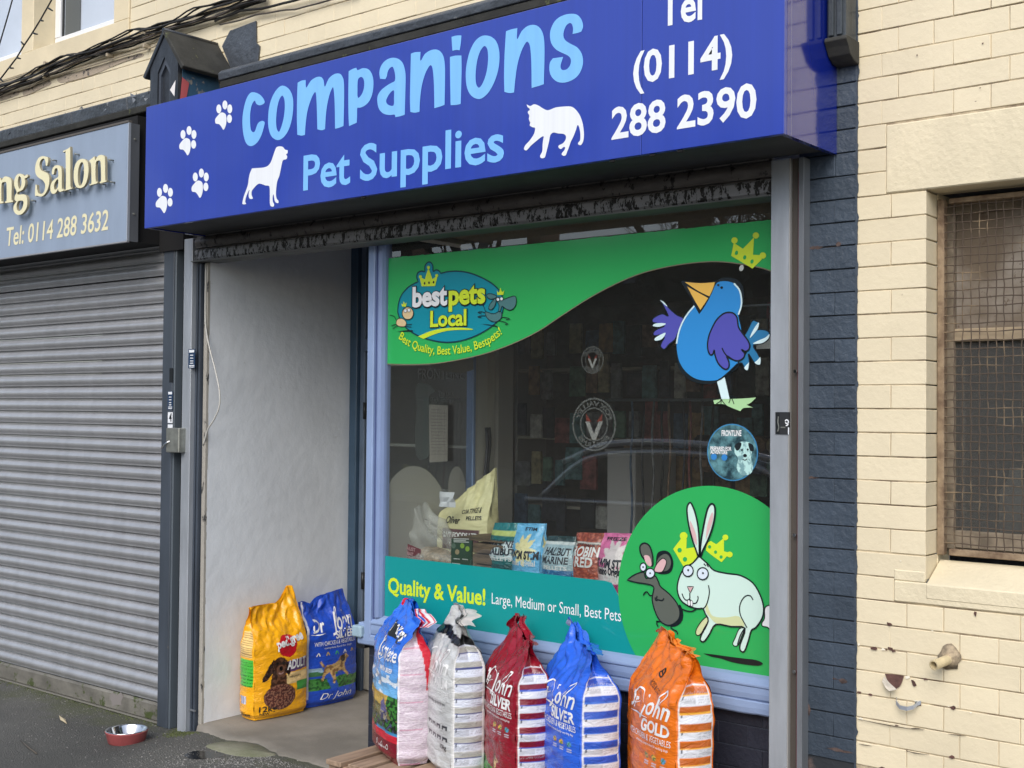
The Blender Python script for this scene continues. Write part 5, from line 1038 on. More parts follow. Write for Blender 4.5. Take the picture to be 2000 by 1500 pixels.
lets = {
 'n': ([(20, 515), (55, 468), (95, 462), (145, 490), (163, 560), (160, 780), (180, 792, 0), (178, 818, 0), (75, 832, 0), (75, 802, 0), (92, 790), (92, 600), (85, 545), (55, 540), (20, 575), (20, 805, 0), (45, 812, 0), (45, 832, 0), (-60, 850, 0), (-60, 815, 0), (-42, 805), (-45, 560), (-62, 550, 0), (-60, 530, 0), (5, 480, 0)], []),
 'g': ([(270, 422), (310, 430), (345, 455), (372, 432), (386, 445), (380, 475), (345, 490), (352, 530), (345, 590), (315, 645), (270, 670), (245, 682), (238, 702), (255, 716), (330, 710), (370, 740), (380, 800), (375, 880), (340, 950), (290, 992), (235, 992), (195, 950), (187, 900), (200, 850), (228, 812), (205, 790), (203, 755), (215, 715), (232, 690), (225, 655), (203, 610), (197, 540), (210, 480), (235, 440)], [[(272, 455), (295, 490), (300, 545), (292, 600), (275, 635), (255, 600), (248, 540), (255, 485)], [(260, 802), (320, 802), (325, 850), (305, 910), (270, 945), (245, 930), (230, 890), (238, 835)]]),
 'S': ([(600, 178), (640, 185), (668, 195, 0), (672, 240), (660, 300), (648, 318, 0), (638, 300), (632, 250), (615, 215), (590, 215), (560, 250), (550, 300), (560, 350), (590, 385), (650, 410), (680, 450), (688, 510), (680, 590), (650, 670), (610, 725), (565, 742), (520, 730), (490, 738, 0), (488, 700), (490, 640), (495, 575, 0), (512, 580), (518, 640), (540, 695), (580, 705), (615, 670), (630, 610), (625, 560), (595, 515), (540, 480), (505, 440), (490, 380), (495, 300), (520, 230), (555, 190)], []),
 'a': ([(790, 305), (830, 310), (855, 340), (862, 400), (862, 600), (868, 632), (890, 640, 0), (885, 662, 0), (835, 676), (815, 660), (808, 640), (785, 680), (750, 705), (720, 695), (703, 650), (705, 590), (730, 530), (775, 490), (811, 465), (812, 400), (800, 355), (785, 345), (762, 365), (752, 420), (735, 435), (722, 420), (730, 360), (755, 320)], [[(810, 500), (775, 530), (755, 580), (755, 630), (775, 650), (800, 620), (812, 580)]]),
 'l': ([(975, 52, 0), (980, 90), (982, 590), (1010, 605, 0), (1005, 632, 0), (895, 662, 0), (892, 640, 0), (918, 620), (915, 140), (905, 115), (878, 128, 0), (882, 105, 0), (945, 75)], []),
 'o': ([(1150, 215), (1190, 225), (1222, 265), (1235, 350), (1228, 450), (1205, 540), (1165, 605), (1110, 625), (1065, 605), (1035, 540), (1027, 450), (1035, 350), (1060, 275), (1100, 230)], [[(1150, 262), (1168, 310), (1172, 400), (1162, 500), (1140, 570), (1110, 590), (1092, 550), (1085, 450), (1095, 350), (1120, 280)]]),
 'n2': ([(1245, 240, 0), (1318, 180, 0), (1328, 240), (1362, 180), (1410, 160), (1450, 175), (1465, 230), (1468, 505), (1490, 512, 0), (1485, 532, 0), (1395, 557, 0), (1393, 530, 0), (1410, 515), (1405, 290), (1395, 245), (1370, 240), (1335, 280), (1335, 515), (1360, 530, 0), (1358, 556, 0), (1250, 587, 0), (1248, 565, 0), (1275, 550), (1270, 300), (1262, 275, 0)], [])}
for k_, (ou, ho) in lets.items():
    o2 = [SL.w(p) for p in crom(ou, 3)]; h2 = [[SL.w(p) for p in crom(h, 3)] for h in ho]
    vs, fs = filled([o2] + h2); n_ = len(vs); L_ = wloc(ss); yf = SL.y
    V = [(x - L_.x, yf - L_.y, z - L_.z) for x, z in vs] + [(x - L_.x, yf + .014 - L_.y, z - L_.z) for x, z in vs]
    FS = []
    for f in fs:
        a, b_, c_ = (Vector(V[i]) for i in f); f = f if (b_ - a).cross(c_ - a).y < 0 else f[::-1]; FS += [tuple(f), tuple(i + n_ for i in reversed(f))]
    s0 = 0; nfront = len(FS)
    for ring in [o2] + h2:
        m_ = len(ring)
        for i in range(m_): FS.append((s0 + i, s0 + (i + 1) % m_, n_ + s0 + (i + 1) % m_, n_ + s0 + i))
        s0 += m_
    me = mk('letter', V, FS, lcream); me.materials.append(mat('letter_edge', (.34, .30, .2), .5)); me.polygons.foreach_set('material_index', [0] * nfront + [1] * (len(FS) - nfront)); put('letter', me, ss, L_)
q = B()
for (u, v) in ((60, 560), (90, 800), (370, 495), (400, 790), (265, 925), (280, 570), (690, 225), (585, 380), (700, 530), (870, 345), (1005, 140), (1005, 365), (1120, 370), (885, 665), (1010, 610), (1240, 300), (1245, 490), (1360, 270), (1480, 220), (1375, 560), (1500, 530)):
    x, z = SL.w((u, v)); q.tube([(x, LY, z), (x, LY - .028, z)], .0045, 6)
tag(q.build('standoff_pins', lockm, ss), kind='stuff')
text(Sheet(LY - .0005, (0, 280, .14)), 'lettering', 'Tel: 0114 288 3632', (92, 1432), (1510, 1200), .098, lcream, ss, 1, bold=.012, shear=.12)
# box beneath, shutter, guide
bxo('shutter_housing', mat('housing_dark', (.012, .013, .016), .6), ss, -9, -5.07, -.0075, .004, 2.54, 3.1)
s2 = thing('roller_shutter', (-6.2, -.03, .08), 'closed galvanised roller shutter of the salon left of the doorway', 'roller shutter')
pr = slat_prof(0, .0695, .013, -.012); b = B().prism(pr, -1.95, 0, 'x'); bmesh.ops.recalc_face_normals(b.bm, faces=b.bm.faces); sme = bpy.data.meshes.new('slat'); b.bm.to_mesh(sme); b.bm.free(); sme.materials.append(slatmat)
for i in range(34): put('slat', sme, s2, (-5.236, rnd.uniform(-.0008, .0008), .178 + i * .0695 + rnd.uniform(-.0006, .0006)))
B().prism([(-.012, .085), (-.020, .09), (-.020, .165), (-.012, .176), (.01, .176), (.01, .085)], -7.19, -5.236, 'x').build('kick_plate', slatlow, s2)
B().prism([(-.03, .079), (-.03, .0835), (.01, .0835), (.01, .079)], -7.19, -5.236, 'x').build('foot_rail', mat('foot_rail', (.24, .23, .2), .6, .2), s2)
p = F(226, 1365, -.0215); SK = Sheet(-.0205); SK.poly('paint_splat', [(214, 1362), (220, 1352), (228, 1358), (236, 1352), (241, 1362), (236, 1370), (238, 1378), (228, 1376), (220, 1380), (218, 1370)], mat('grey_splat', (.22, .20, .19), .8), s2, .5, smooth=2)
g3 = thing('shutter_guide', (-5.2, -.04, .08), 'dark slate painted shutter guide at the right edge of the salon shutter', 'shutter guide')
bxo('channel', mat('slate_guide', (.055, .068, .088), .42, var=.25, vscale=(9, 9, 2), dirt=(.10, .10, .09), dscale=12, dthr=.66), g3, -5.2355, -5.150, -.05, .0, ZG, 2.4885, .003)
bxo('channel', mat('slate_guide_edge', (.09, .11, .13), .42), g3, -5.1495, -5.136, -.046, .0, ZG, 2.4885, .003)
bxo('gap', black, g3, -5.345, -5.0625, .05, .058, ZG, 2.60)  # black sheet standing in for the deep shade of the gap
bxo('rear_post', mat('near_black_post', (.016, .018, .022), .6, var=.5, vscale=(9, 9, 2)), g3, -5.127, -5.07, .02, .03, ZG, 2.60, .002)
sticker('sticker', 328, 764, 337.5, 800, -.05, g3)
for (v0, v1, ch) in ((805, 826, '4'), (829, 836, '')):
    a, b_ = F(328, v1, -.05), F(337.5, v0, -.05); B().box(a.x, b_.x, -.0512, -.05, a.z, b_.z).build('sticker', white, g3)
text(Sheet(-.0512), 'lettering', '4', (330.5, 823), (335.5, 823), .040, ink, g3, 1, bold=.02)
a, b_ = F(331, 747, -.05), F(338, 719, -.05); B().box(a.x, b_.x, -.0512, -.05, a.z, b_.z).build('sticker', ink, g3)
lb = thing('lock_box', (-5.12, -.08, 1.45), 'worn steel shutter lock housing with a short lever on the slate guide', 'lock')
a, b_ = F(335, 883, -.06), F(361, 836, -.06)
q = B().box(a.x, b_.x, -.095, -.048, a.z, b_.z, .004); q.build('case', lockm, lb); bxo('side_plate', mat('dark_lock_steel', (.10, .10, .095), .5, .5), lb, a.x - .018, a.x - .001, -.075, -.05, a.z + .01, b_.z - .005, .002)
p0, p1 = F(336, 859, -.085), F(316, 875, -.11); B().tube([p0, p0.lerp(p1, .5) + Vector((0, -.004, .004)), p1], .0045, 8).build('lever', steel, lb)

# ------------------------------------------------------------------ upper windows
def upper(xa, xb, label, side=False):
    u = thing('upper_window', ((xa + xb) / 2, .1, 3.73), label, 'window')
    y = .13
    bxo('sill', upvc, u, xa, xb, y - .02, y + .06, 3.729, 3.765, .003)
    bxo('frame', upvc, u, xa, xb, y, y + .06, 3.7655, 3.83, .004); bxo('frame', upvc, u, xb - .04, xb, y, y + .06, 3.8305, 4.6, .003)
    bxo('frame', upvc, u, xa, xa + .055, y, y + .06, 3.8305, 4.6, .003)
    bxo('pane', mat('upper_glass', (.55, .6, .68), .03, spec=1.0, coat=1, var=.12, vscale=(1.5, 1.5, 1.5)), u, xa + .055, xb - .04, y + .02, y + .03, 3.8305, 4.6)  # pale base colour stands in for the sky mirrored in the glass
    return u
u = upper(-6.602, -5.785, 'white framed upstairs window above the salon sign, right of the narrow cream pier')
bxo('blind_edge', mat('grey_blind', (.10, .11, .11), .7), u, -6.515, -6.36, .144, .149, 3.8305, 4.6); bxo('frame', ink, u, -6.5465, -6.53, .143, .149, 3.8305, 4.6)
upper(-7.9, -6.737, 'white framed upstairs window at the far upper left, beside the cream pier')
# black cable bundle along the wall
def cpath(pts, off, y, jit, seed):
    r = random.Random(seed); out = []
    for i in range(len(pts) - 1):
        a, b_ = F(*pts[i], y), F(*pts[i + 1], y)
        for k in range(5): out.append(a.lerp(b_, k / 5))
    out.append(F(*pts[-1], y)); L_ = len(out)
    ph = r.uniform(0, 6)
    return [p + Vector((0, -abs(jit * .5 * math.sin(i * .8 + ph)), off + jit * math.sin(i * .55 + ph) + jit * .5 * math.sin(i * 1.3 + ph * 2))) for i, p in enumerate(out)]
base = [(-30, 190), (60, 157), (120, 130), (180, 107), (250, 83), (310, 62), (380, 40), (450, 17), (520, -6)]
for i in range(11):
    o = B().tube(cpath(base, -.022 + i * .0068, -.018 - (i % 4) * .009, .006 if i < 9 else .012, i), [.0045, .0035, .0055, .003, .005][i % 5], 6).build('cable', [cablem, cablem, cableg][i % 3], None, (-6, -.02, 3.5))
    tag(o, {0: 'lowest black cable of the bundle along the upper cream wall', 10: 'topmost black cable of the bundle along the upper cream wall'}.get(i, ('grimy grey brown' if i % 3 == 2 else 'black') + ' cable inside the bundle running along the upper cream wall'), 'cable', 'cables bundled along the upper wall')
for j, (pts, mt, r_, lab) in enumerate((([(-30, 172), (60, 140), (110, 122), (160, 106), (200, 96), (300, 67), (345, 55)], cablep, .004, 'single cream painted cable clipped above the black cable bundle'),
                          ([(-30, 196), (60, 168), (100, 152), (200, 120), (300, 92), (318, 84)], cablep, .004, 'single cream painted cable clipped beneath the black cable bundle'),
                          ([(430, 48), (500, 30), (560, 20), (600, 12), (660, -2), (700, -12)], cableg, .004, 'thin loose cable sagging on the cream wall right of the gabled bracket'),
                          ([(420, 42), (470, 22), (540, 10), (600, -4), (640, -12)], cablem, .006, 'black cable running up the cream wall right of the gabled bracket'))):
    tag(B().tube(cpath(pts, 0, -.012 - j * .004, .003, 40 + j), r_, 6).build('cable', mt, None, (-6, -.02, 3.5)), lab, 'cable')
# cable clips
for (px, py) in ((90, 124), (150, 110), (218, 86), (286, 64), (88, 150), (212, 108), (284, 90)):
    p = F(px, py, -.03); tag(B().box(p.x - .008, p.x + .008, -.045, -.002, p.z - .010, p.z + .010, .003).build('cable_clip', cablep, None, p), 'small painted clip pinning the cables to the cream wall', 'clip', 'cable clips on the cream wall')
# stained, blown paint under the bundle
rp = Sheet(-.0028, (0, 0, .16)); stain = mat('blown_paint', (.40, .33, .25), .9, col2=(.06, .055, .06), vscale=(24, 24, 24), thr=(.56, .62), bump=1, bscale=60)
for pts in ([(290, 1080), (400, 1040), (480, 1020), (600, 980), (620, 1030), (500, 1080), (400, 1130), (290, 1170)], [(700, 960), (820, 900), (950, 880), (1060, 840), (1200, 800), (1400, 740), (1560, 690), (1730, 650), (1740, 690), (1560, 740), (1400, 800), (1220, 880), (1080, 930), (900, 980), (740, 1010)], [(0, 1160), (120, 1130), (230, 1110), (220, 1160), (120, 1190), (0, 1230)]):
    rp.poly('blown_paint_patch', [(a, b_) for a, b_ in pts], stain, wallL, 0, smooth=4)
# fairy light string and plain wire hung in front
YS = -.45
def hang(pts, r_, label, nm, bulbs=()):
    pts = [F(px * .16, py * .16, YS) for px, py in pts]; t_ = thing(nm, pts[0], label, 'wire'); sm = []
    for i in range(len(pts) - 1):
        for k in range(4): sm.append(pts[i].lerp(pts[i + 1], k / 4))
    sm.append(pts[-1]); B().tube(sm, r_, 6).build('flex', cablem, t_)
    for a, b_ in bulbs:
        p, q = F(a[0] * .16, a[1] * .16, YS), F(b_[0] * .16, b_[1] * .16, YS - .01); B().tube([p, p.lerp(q, .3), q], [.003, .0052, .0035], 6).build('bulb', ink, t_)
hang([(700, -180), (630, 0), (500, 230), (390, 410), (290, 560), (200, 710), (100, 840), (0, 970), (-100, 1100)], .004, 'string of small unlit fairy lights hanging across the upper left corner', 'light_string', [((585, 95), (640, 130)), ((490, 245), (528, 256)), ((400, 405), (457, 418)), ((292, 548), (256, 508)), ((200, 705), (250, 715)), ((110, 828), (165, 832)), ((10, 965), (38, 998))])
hang([(180, -100), (150, 0), (100, 180), (50, 350), (0, 520), (-50, 680)], .0038, 'plain dark wire slanting down across the upper left window', 'wire')
# ------------------------------------------------------------------ pet food bags
def sstep(a, b, x):
    t = min(1, max(0, (x - a) / (b - a))); return t * t * (3 - 2 * t)
class Bag:
    def __init__(s, name, label, group, loc, phi, W, T, H, seed, full=.60, bulge=.03, crest=lambda u: 0, fold=(0, 0), lean=0, mtname='bag_film', rough=.24, res=1.0, lump=.003, side_in=1.0, coat=.4, crumple=1.0, bump=.55):
        s.W, s.T, s.H, s.seed, s.full, s.bulge, s.crest, s.fold, s.lean, s.phi, s.res, s.lump, s.side_in, s.crumple = W, T, H, seed, full, bulge, crest, fold, lean, phi, res, lump, side_in, crumple
        s.loc = Vector(loc); s.root = thing(name, loc, label, 'pet food bag', group); s.root.rotation_euler = (0, 0, phi); s.mt = vcmat(mtname, rough, bump=bump, coat=coat)
    def S(s, face, a, t, off=0):
        """face 0 front (-y), 1 right (+x), 2 back, 3 left; a in 0..1 across seen from outside; t 0..1 height"""
        f = 1 - sstep(s.full, .99, t) * .90
        base = sstep(0, .06, t); f0 = f * (.86 + .14 * base); T = s.T * f0; W = s.W * (.93 + .07 * base) * (1 - .05 * sstep(.6, 1, t))
        g = (1 - sstep(.5, .98, t) * .8) * (.45 + .55 * base)
        if face in (0, 2):
            u = (2 * a - 1) * (1 if face == 0 else -1); sg = -1 if face == 0 else 1
            x = u * W / 2; y = sg * (T / 2 + s.bulge * (1 - abs(u) ** 2.4) * g); n = Vector((0, sg, 0))
        else:
            v = (2 * a - 1) * (1 if face == 1 else -1); sg = 1 if face == 1 else -1; u = sg
            ind = math.sqrt(max(0, (s.T / 2) ** 2 - (T / 2) ** 2)) * .8 * s.side_in * (1 - f) ** .4
            x = sg * (W / 2 + (.016 * g * (1 - v * v)) - ind * (1 - abs(v)) ** 1.0); y = v * T / 2; n = Vector((sg, 0, 0))
        z = t * s.H
        q = Vector((x * 5.5 + s.seed * 7, y * 5.5, z * 9)); lum = noise.noise(q * 2.1) * .004 + noise.noise(Vector((x * 14, y * 14, z * 40 + s.seed))) * s.lump * (1 - sstep(.6, .9, t))
        ct = sstep(.55, .95, t) * s.crumple; edge = 1 if face in (0, 2) else .5
        cr = noise.noise(Vector((x * 11 + s.seed * 3, 0, z * 7))) * .020 * ct + (abs(noise.noise(Vector((x * 17 + z * 9, s.seed, z * 12 - x * 8)))) * .022 - abs(noise.noise(Vector((x * 26 - z * 15, s.seed + 4, z * 20 + x * 9)))) * .014) * (ct + .12 * min(1, s.crumple))
        k = min(1, base + .15)
        p = Vector((x, y, z)) + n * (lum * k + off) + Vector((0, cr * edge if face in (0, 2) else cr * .5, 0))
        tt = max(0, (t - .72) / .28)
        p.z += s.crest(max(-1, min(1, x / (s.W / 2)))) * tt ** 1.3
        p.y += s.lean * tt ** 1.6; p.x += s.fold[0] * tt ** 2; p.y += s.fold[1] * tt ** 2 * (x / (s.W / 2))
        return p
    def panel(s, name, face, nc, nr, paint):
        vs = []; cols = []
        for j in range(nr + 1):
            for i in range(nc + 1):
                a, t = i / nc, j / nr; vs.append(s.S(face, a, t)); cols.append((*paint(a, t), 1))
        fs = [(j * (nc + 1) + i, j * (nc + 1) + i + 1, (j + 1) * (nc + 1) + i + 1, (j + 1) * (nc + 1) + i) for j in range(nr) for i in range(nc)]
        me = mk(name, vs, fs, s.mt, True); ca = me.color_attributes.new('Col', 'FLOAT_COLOR', 'POINT'); ca.data.foreach_set('color', np.array(cols, dtype=np.float32).ravel())
        o = bpy.data.objects.new(name, me); COL.objects.link(o); o.parent = s.root; return o
    def build(s, front, side, back):
        r = s.res; s.front = s.panel('front_panel', 0, int(70 * r), int(150 * r), front); s.panel('side_panel', 1, int(30 * r), int(150 * r), side); s.panel('back_panel', 2, int(24 * r), int(70 * r), back); s.panel('side_panel', 3, int(30 * r), int(150 * r), side)
        return s
    def flap(s, u0, u1, d, ln, col, sd=0, curl=0, name='top_flap'):
        vs = []; fs = []; nu, nv = 14, 9
        for j in range(nv + 1):
            for i in range(nu + 1):
                u = u0 + (u1 - u0) * i / nu; k = j / nv; p = s.S(0, (u + 1) / 2, .985).lerp(s.S(2, (1 - u) / 2, .985), .5)
                e = math.sin(math.pi * i / nu) * .35 + .65
                q = Vector(d) * ln * k * e + Vector((0, curl * ln * k * k, -abs(curl) * ln * .5 * k ** 3))
                q += Vector((noise.noise(Vector((u * 5, k * 3, sd))), noise.noise(Vector((u * 5, k * 3, sd + 5))) * 1.6, noise.noise(Vector((u * 6, k * 2, sd + 9))))) * ln * .16 * k
                q.y += .004 * k * math.sin(u * 9 + sd); vs.append(p + q)
        fs = [(j * (nu + 1) + i, j * (nu + 1) + i + 1, (j + 1) * (nu + 1) + i + 1, (j + 1) * (nu + 1) + i) for j in range(nv) for i in range(nu)]
        me = mk(name, vs, fs, s.mt, True); ca = me.color_attributes.new('Col', 'FLOAT_COLOR', 'POINT'); ca.data.foreach_set('color', np.array([(*col(i % (nu + 1) / nu, i // (nu + 1) / nv), 1) for i in range(len(vs))], dtype=np.float32).ravel())
        o = bpy.data.objects.new(name, me); COL.objects.link(o); o.parent = s.root; return o
    def text(s, txt, a0, t0, a1, h, mt, bold=.01, shear=0, face=0, rot=0, name='lettering', off=.0022, maxa=1.0):
        """baseline from (a0, t0) to a1, cap height h in metres"""
        vs, fs = textmesh(txt, bold, shear); x0 = min(v[0] for v in vs); x1 = max(v[0] for v in vs)
        WW = s.W if face in (0, 2) else s.T; out = []
        for v in vs:
            dx = (v[0] - x0) / (x1 - x0) * (a1 - a0) * WW; dy = v[1] * h / CAPH
            ddx = dx * math.cos(rot) - dy * math.sin(rot); ddy = dx * math.sin(rot) + dy * math.cos(rot)
            out.append(s.S(face, min(1, max(0, a0 + ddx / WW)), t0 + ddy / s.H, off))
        s.link(name, out, fs, mt)
    def link(s, name, out, fs, mt):
        o = bpy.data.objects.new(name, mk(name, out, fs, mt)); COL.objects.link(o); o.parent = s.root; return o
    def strokes(s, name, paths, wd, mt, face=0, off=.0022, taper=False, sub=6):
        WW = s.W if face in (0, 2) else s.T; V = []; FF = []
        for p in paths:
            q = crom(p, sub, False); q = [(a * WW, t * s.H) for a, t in q]; vs, fs = stroke(q, wd, taper=taper); k = len(V)
            V += [s.S(face, min(1, max(0, x / WW)), min(1, y / s.H), off) for x, y in vs]; FF += [tuple(i + k for i in f) for f in fs]
        s.link(name, V, FF, mt)
BW = mat('bag_white_print', (.80, .80, .80), .35, coat=.3)
def inpoly(x, y, P):
    c = False; j = len(P) - 1
    for i in range(len(P)):
        if (P[i][1] > y) != (P[j][1] > y) and x < (P[j][0] - P[i][0]) * (y - P[i][1]) / (P[j][1] - P[i][1]) + P[i][0]: c = not c
        j = i
    return c
def nz2(a, t, k, sd=0): return noise.noise(Vector((a * k, t * k * 1.7, sd)))
def standing_dog(a, t, ax, at, sc_, c1, c2, c3):
    """tan dog figure, returns colour or None"""
    x, y = (a - ax) / sc_, (t - at) / sc_ * 1.7
    P = [(-.1, .0), (-.06, .35), (-.16, .62), (-.14, .95), (-.05, 1.12), (.06, 1.15), (.12, 1.02), (.24, .98), (.26, .9), (.12, .82), (.14, .55), (.16, .25), (.2, 0), (.12, 0), (.06, .3), (.0, .3), (.0, 0)]
    if inpoly(x, y, P): return c2 if nz2(a, t, 30, 4) > .12 or x < -.07 else c1
    if abs(x + .1) < .05 and .95 < y < 1.22 - abs(x + .1): return c3
    return None
def john_front(base, tint2, green=True, dog_at=(.62, .04), icons=True):
    hill = lin((70, 150, 60)); hd = lin((40, 100, 40)); tan_, tn2, tn3 = lin((205, 170, 120)), lin((120, 85, 55)), lin((70, 50, 35))
    def f(a, t):
        c = tuple(v * (1 + .12 * nz2(a, t, 3, 2)) for v in base)
        if green and t < .16 - .10 * max(0, a - .25) + .01 * math.sin(a * 9): c = hill if nz2(a, t, 25) > -.1 else hd
        d = standing_dog(a, t, dog_at[0], dog_at[1], .26, tan_, tn2, tn3)
        if d: c = d
        if icons:
            for k, ic in enumerate(((200, 150, 60), (230, 180, 70), (90, 150, 190))):
                if (a - (.60 + .13 * k)) ** 2 + ((t - .42) * 1.7) ** 2 < .0011: c = lin(ic) if nz2(a, t, 60) > -.1 else lin((60, 120, 60))
            for k in range(3):
                if abs(a - (.60 + .13 * k)) < .035 and (abs(t - .385) < .003 or abs(t - .375) < .003): c = lin((190, 190, 200))
        return c
    return f
def john_side(base, dark, line, white=(214, 216, 224)):
    w_ = lin(white); ln = lin(line); dk = dark
    def f(a, t):
        if a < .045 or a > .955: return base
        if a < .075 or a > .925: return lin((225, 225, 225)) if t < .86 else base
        if t > .84: return base
        k = ((t + .012) % .094) / .094; i_ = int((t + .012) / .094)
        if k < .50:
            c = w_
            if a < .52 and .10 < k < .42 and (int(k * 42) % 3) and nz2(a, t, 90, i_) > -.25: c = tuple(v * .72 for v in w_)
            if a > .56 and .08 < k < .44 and (int(k * 42) % 2) and nz2(a, t, 70, i_) > -.05: c = tuple(v * .75 for v in w_)
            if (a - .14) ** 2 + ((k - .42) * .2) ** 2 < .0006: c = lin((30, 40, 60))
            return c
        if k < .58: return ln
        if k < .94:
            c = dk
            if (int(k * 45) % 3 == 1) and nz2(a, t, 90, i_ + 9) > .05: c = tuple(v * .6 + .25 * w for v, w in zip(dk, w_))
            return c
        return base
    return f
solid = lambda c: (lambda a, t: c)
SCRIPT_J = [[(.30, .735), (.36, .76), (.50, .765), (.56, .73), (.50, .69), (.38, .675), (.33, .70), (.40, .715), (.46, .755), (.44, .70), (.36, .64)],
            [(.34, .66), (.46, .655), (.58, .665)], [(.62, .665), (.66, .70), (.72, .74), (.76, .80), (.80, .82), (.80, .79), (.72, .715), (.68, .665)],
            [(.70, .675), (.735, .695), (.75, .68), (.74, .665), (.78, .69), (.80, .68), (.80, .66)], [(.82, .665), (.84, .695), (.86, .665), (.88, .695), (.90, .668), (.93, .675)]]
def john(bag, grade, base_mt=BW):
    bag.text('Dr', .20, .655, .38, .050, base_mt, .03, .35)
    bag.text('John', .44, .645, .93, .062, base_mt, .012, .38)
    bag.strokes('flourish', [[(.50, .70), (.46, .755), (.36, .765), (.28, .72), (.32, .68), (.44, .70)], [(.70, .70), (.76, .76), (.84, .80), (.87, .785), (.80, .735), (.74, .69)], [(.20, .625), (.42, .632), (.60, .627)]], .0065, base_mt, taper=True)
    bag.text(grade, .50, .555, .93, .036, base_mt, .035)
    bag.text('WITH CHICKEN & VEGETABLES', .22, .505, .95, .020, base_mt, .004)
    bag.text('wholesome complete food for working dogs', .40, .478, .92, .008, base_mt, .0)
# the street row: fronts turned to the left and street, side gussets towards the camera
PHI = math.radians(-31)
PZ = .270
def rowbag(px, y, H, W=.36, T=.13):
    """px: photo column of the vertical front/side edge at the foot, y: distance from the wall plane"""
    p = F(px, 1400, y); c = Matrix.Rotation(PHI, 3, 'Z') @ Vector((W / 2 * .965, -T / 2 * .93, 0)); return (p.x - c.x, y - c.y, PZ)
rowg = 'tall pet food bags stood in a row on pallets under the window'
b1 = Bag('pet_food_bag', 'blue dog food bag with cottage picture and dark red foot, leftmost in the street row', rowg, rowbag(777, -.24, .63), PHI, .385, .135, .575, 1, .72, .034, lambda u: .05 * (1 - abs(u - .1)) - .035 * u, (.05, -.02), .03)
sky1, sky2 = lin((25, 95, 205)), lin((120, 190, 240)); red = lin((205, 25, 50)); dred = lin((120, 12, 35))
def f1(a, t):
    if t < .175: c = dred if t < .15 else red
    elif t < .195 + .02 * (1 - a): c = red if a < .99 else dred
    elif t < .46:
        c = lin((205, 170, 80)) if t > .40 - .05 * a else lin((110, 105, 60))
        n_ = nz2(a, t, 22)
        if t < .30: c = lin((50, 110, 45)) if n_ > .1 else (lin((15, 35, 18)) if n_ > -.25 else lin((70, 75, 110)))
        if .62 < a < .80 and .28 < t < .385: c = lin((96, 92, 150)) if t > .335 else (lin((150, 140, 120)) if n_ > 0 else lin((60, 60, 95)))
        if .62 < a < .80 and .385 <= t < .385 + .045 * (1 - abs(a - .71) / .09): c = lin((100, 96, 140))
        if (a - .93) ** 2 / .018 + (t - .40) ** 2 / .011 < 1: c = lin((60, 130, 50)) if nz2(a, t, 26, 5) > .0 else lin((20, 60, 25))
        if t < .235 and a > .5: c = lin((60, 140, 190)) if t < .215 + .02 * (1 - a) else c
    else:
        k = min(1, (t - .46) / .35); c = tuple(x * (1 - k) + y * k for x, y in zip(sky2, sky1))
        if t < .60 and nz2(a, t * 2.2, 7, 8) > .14: c = lin((225, 235, 245))
        if t > .90: c = lin((40, 110, 225))
    return c
def s1(a, t):
    if a < .05: return lin((225, 222, 228))
    if a > .86 - .35 * max(0, t - .55) * 2 and t > .50: return red
    c = lin((212, 200, 210))
    n_ = noise.noise(Vector((a * 14, t * 190, 2)))
    if int(t * 150) % 2 == 0 and n_ > -.1: c = lin((196, 178, 194))
    if int(t * 16) % 3 == 0 and int(t * 130) % 8 == 0 and a < .75: c = lin((205, 150, 170))
    if t > .93: c = lin((200, 205, 235))
    return c
b1.build(f1, s1, solid(sky1))
b1.text('Bakers' if False else 'Complete', .42, .695, .97, .058, BW, .012, .38); b1.strokes('flourish', [[(.56, .80), (.50, .815), (.44, .78), (.44, .70), (.50, .67), (.60, .70)]], .008, BW, taper=True)
b1.strokes('black_label', [[(.48, .865), (.62, .855), (.78, .85), (.92, .86)]], .040, ink, off=.0018); b1.text('BAKERS', .52, .845, .92, .026, BW, .04, .1, off=.0030)
b1.text('WITH BEEF', .58, .615, .90, .016, BW, .03); b1.text('complete', .60, .09, .80, .010, BW, .0)
for k in range(3): b1.strokes('icon', [[(.50 + .15 * k, .105), (.53 + .15 * k, .125), (.55 + .15 * k, .105), (.52 + .15 * k, .09), (.50 + .15 * k, .105)]], .003, BW)
b2 = Bag('pet_food_bag', 'silver dog food bag with a black band round its crumpled neck, in the street row', rowg, rowbag(883, -.235, .62), PHI, .36, .132, .595, 2, .68, .030, lambda u: .045 * (1 - abs(u + .05)) - .01, (.02, -.05), .01, 'silver_bag_film', .28)
sv = lin((196, 198, 198)); 
def f2(a, t):
    if .845 < t < .90: return lin((14, 14, 16))
    c = tuple(v * (1 + .25 * nz2(a, t, 4, 5)) for v in sv)
    for r_ in (.31, .235):
        for k in range(4):
            if abs(a - (.50 + .13 * k)) < .05 and abs(t - r_) < .013 and not (abs(a - (.50 + .13 * k)) < .02 and t < r_): c = lin((28, 30, 40))
    return c
ss2 = john_side(sv, lin((168, 168, 162)), (52, 62, 120), (206, 212, 226))
b2.build(f2, lambda a, t: lin((14, 14, 16)) if .845 < t < .905 else (sv if t > .905 else ss2(a, t)), solid(sv)); john(b2, 'TITANIUM'); b2.text('15kg', .80, .175, .93, .016, ink, .01)
b2.text('naturally grain free', .45, .45, .9, .012, ink, .0)
dk = lin((140, 14, 36)); b3 = Bag('pet_food_bag', 'dark red dog food bag with white script lettering, middle of the street row', rowg, rowbag(1010, -.235, .60), PHI, .36, .134, .545, 3, .70, .034, lambda u: .07 * max(0, 1 - abs(u + .35) * 2.2) + .01 * (1 - abs(u)), (.0, -.03), .02)
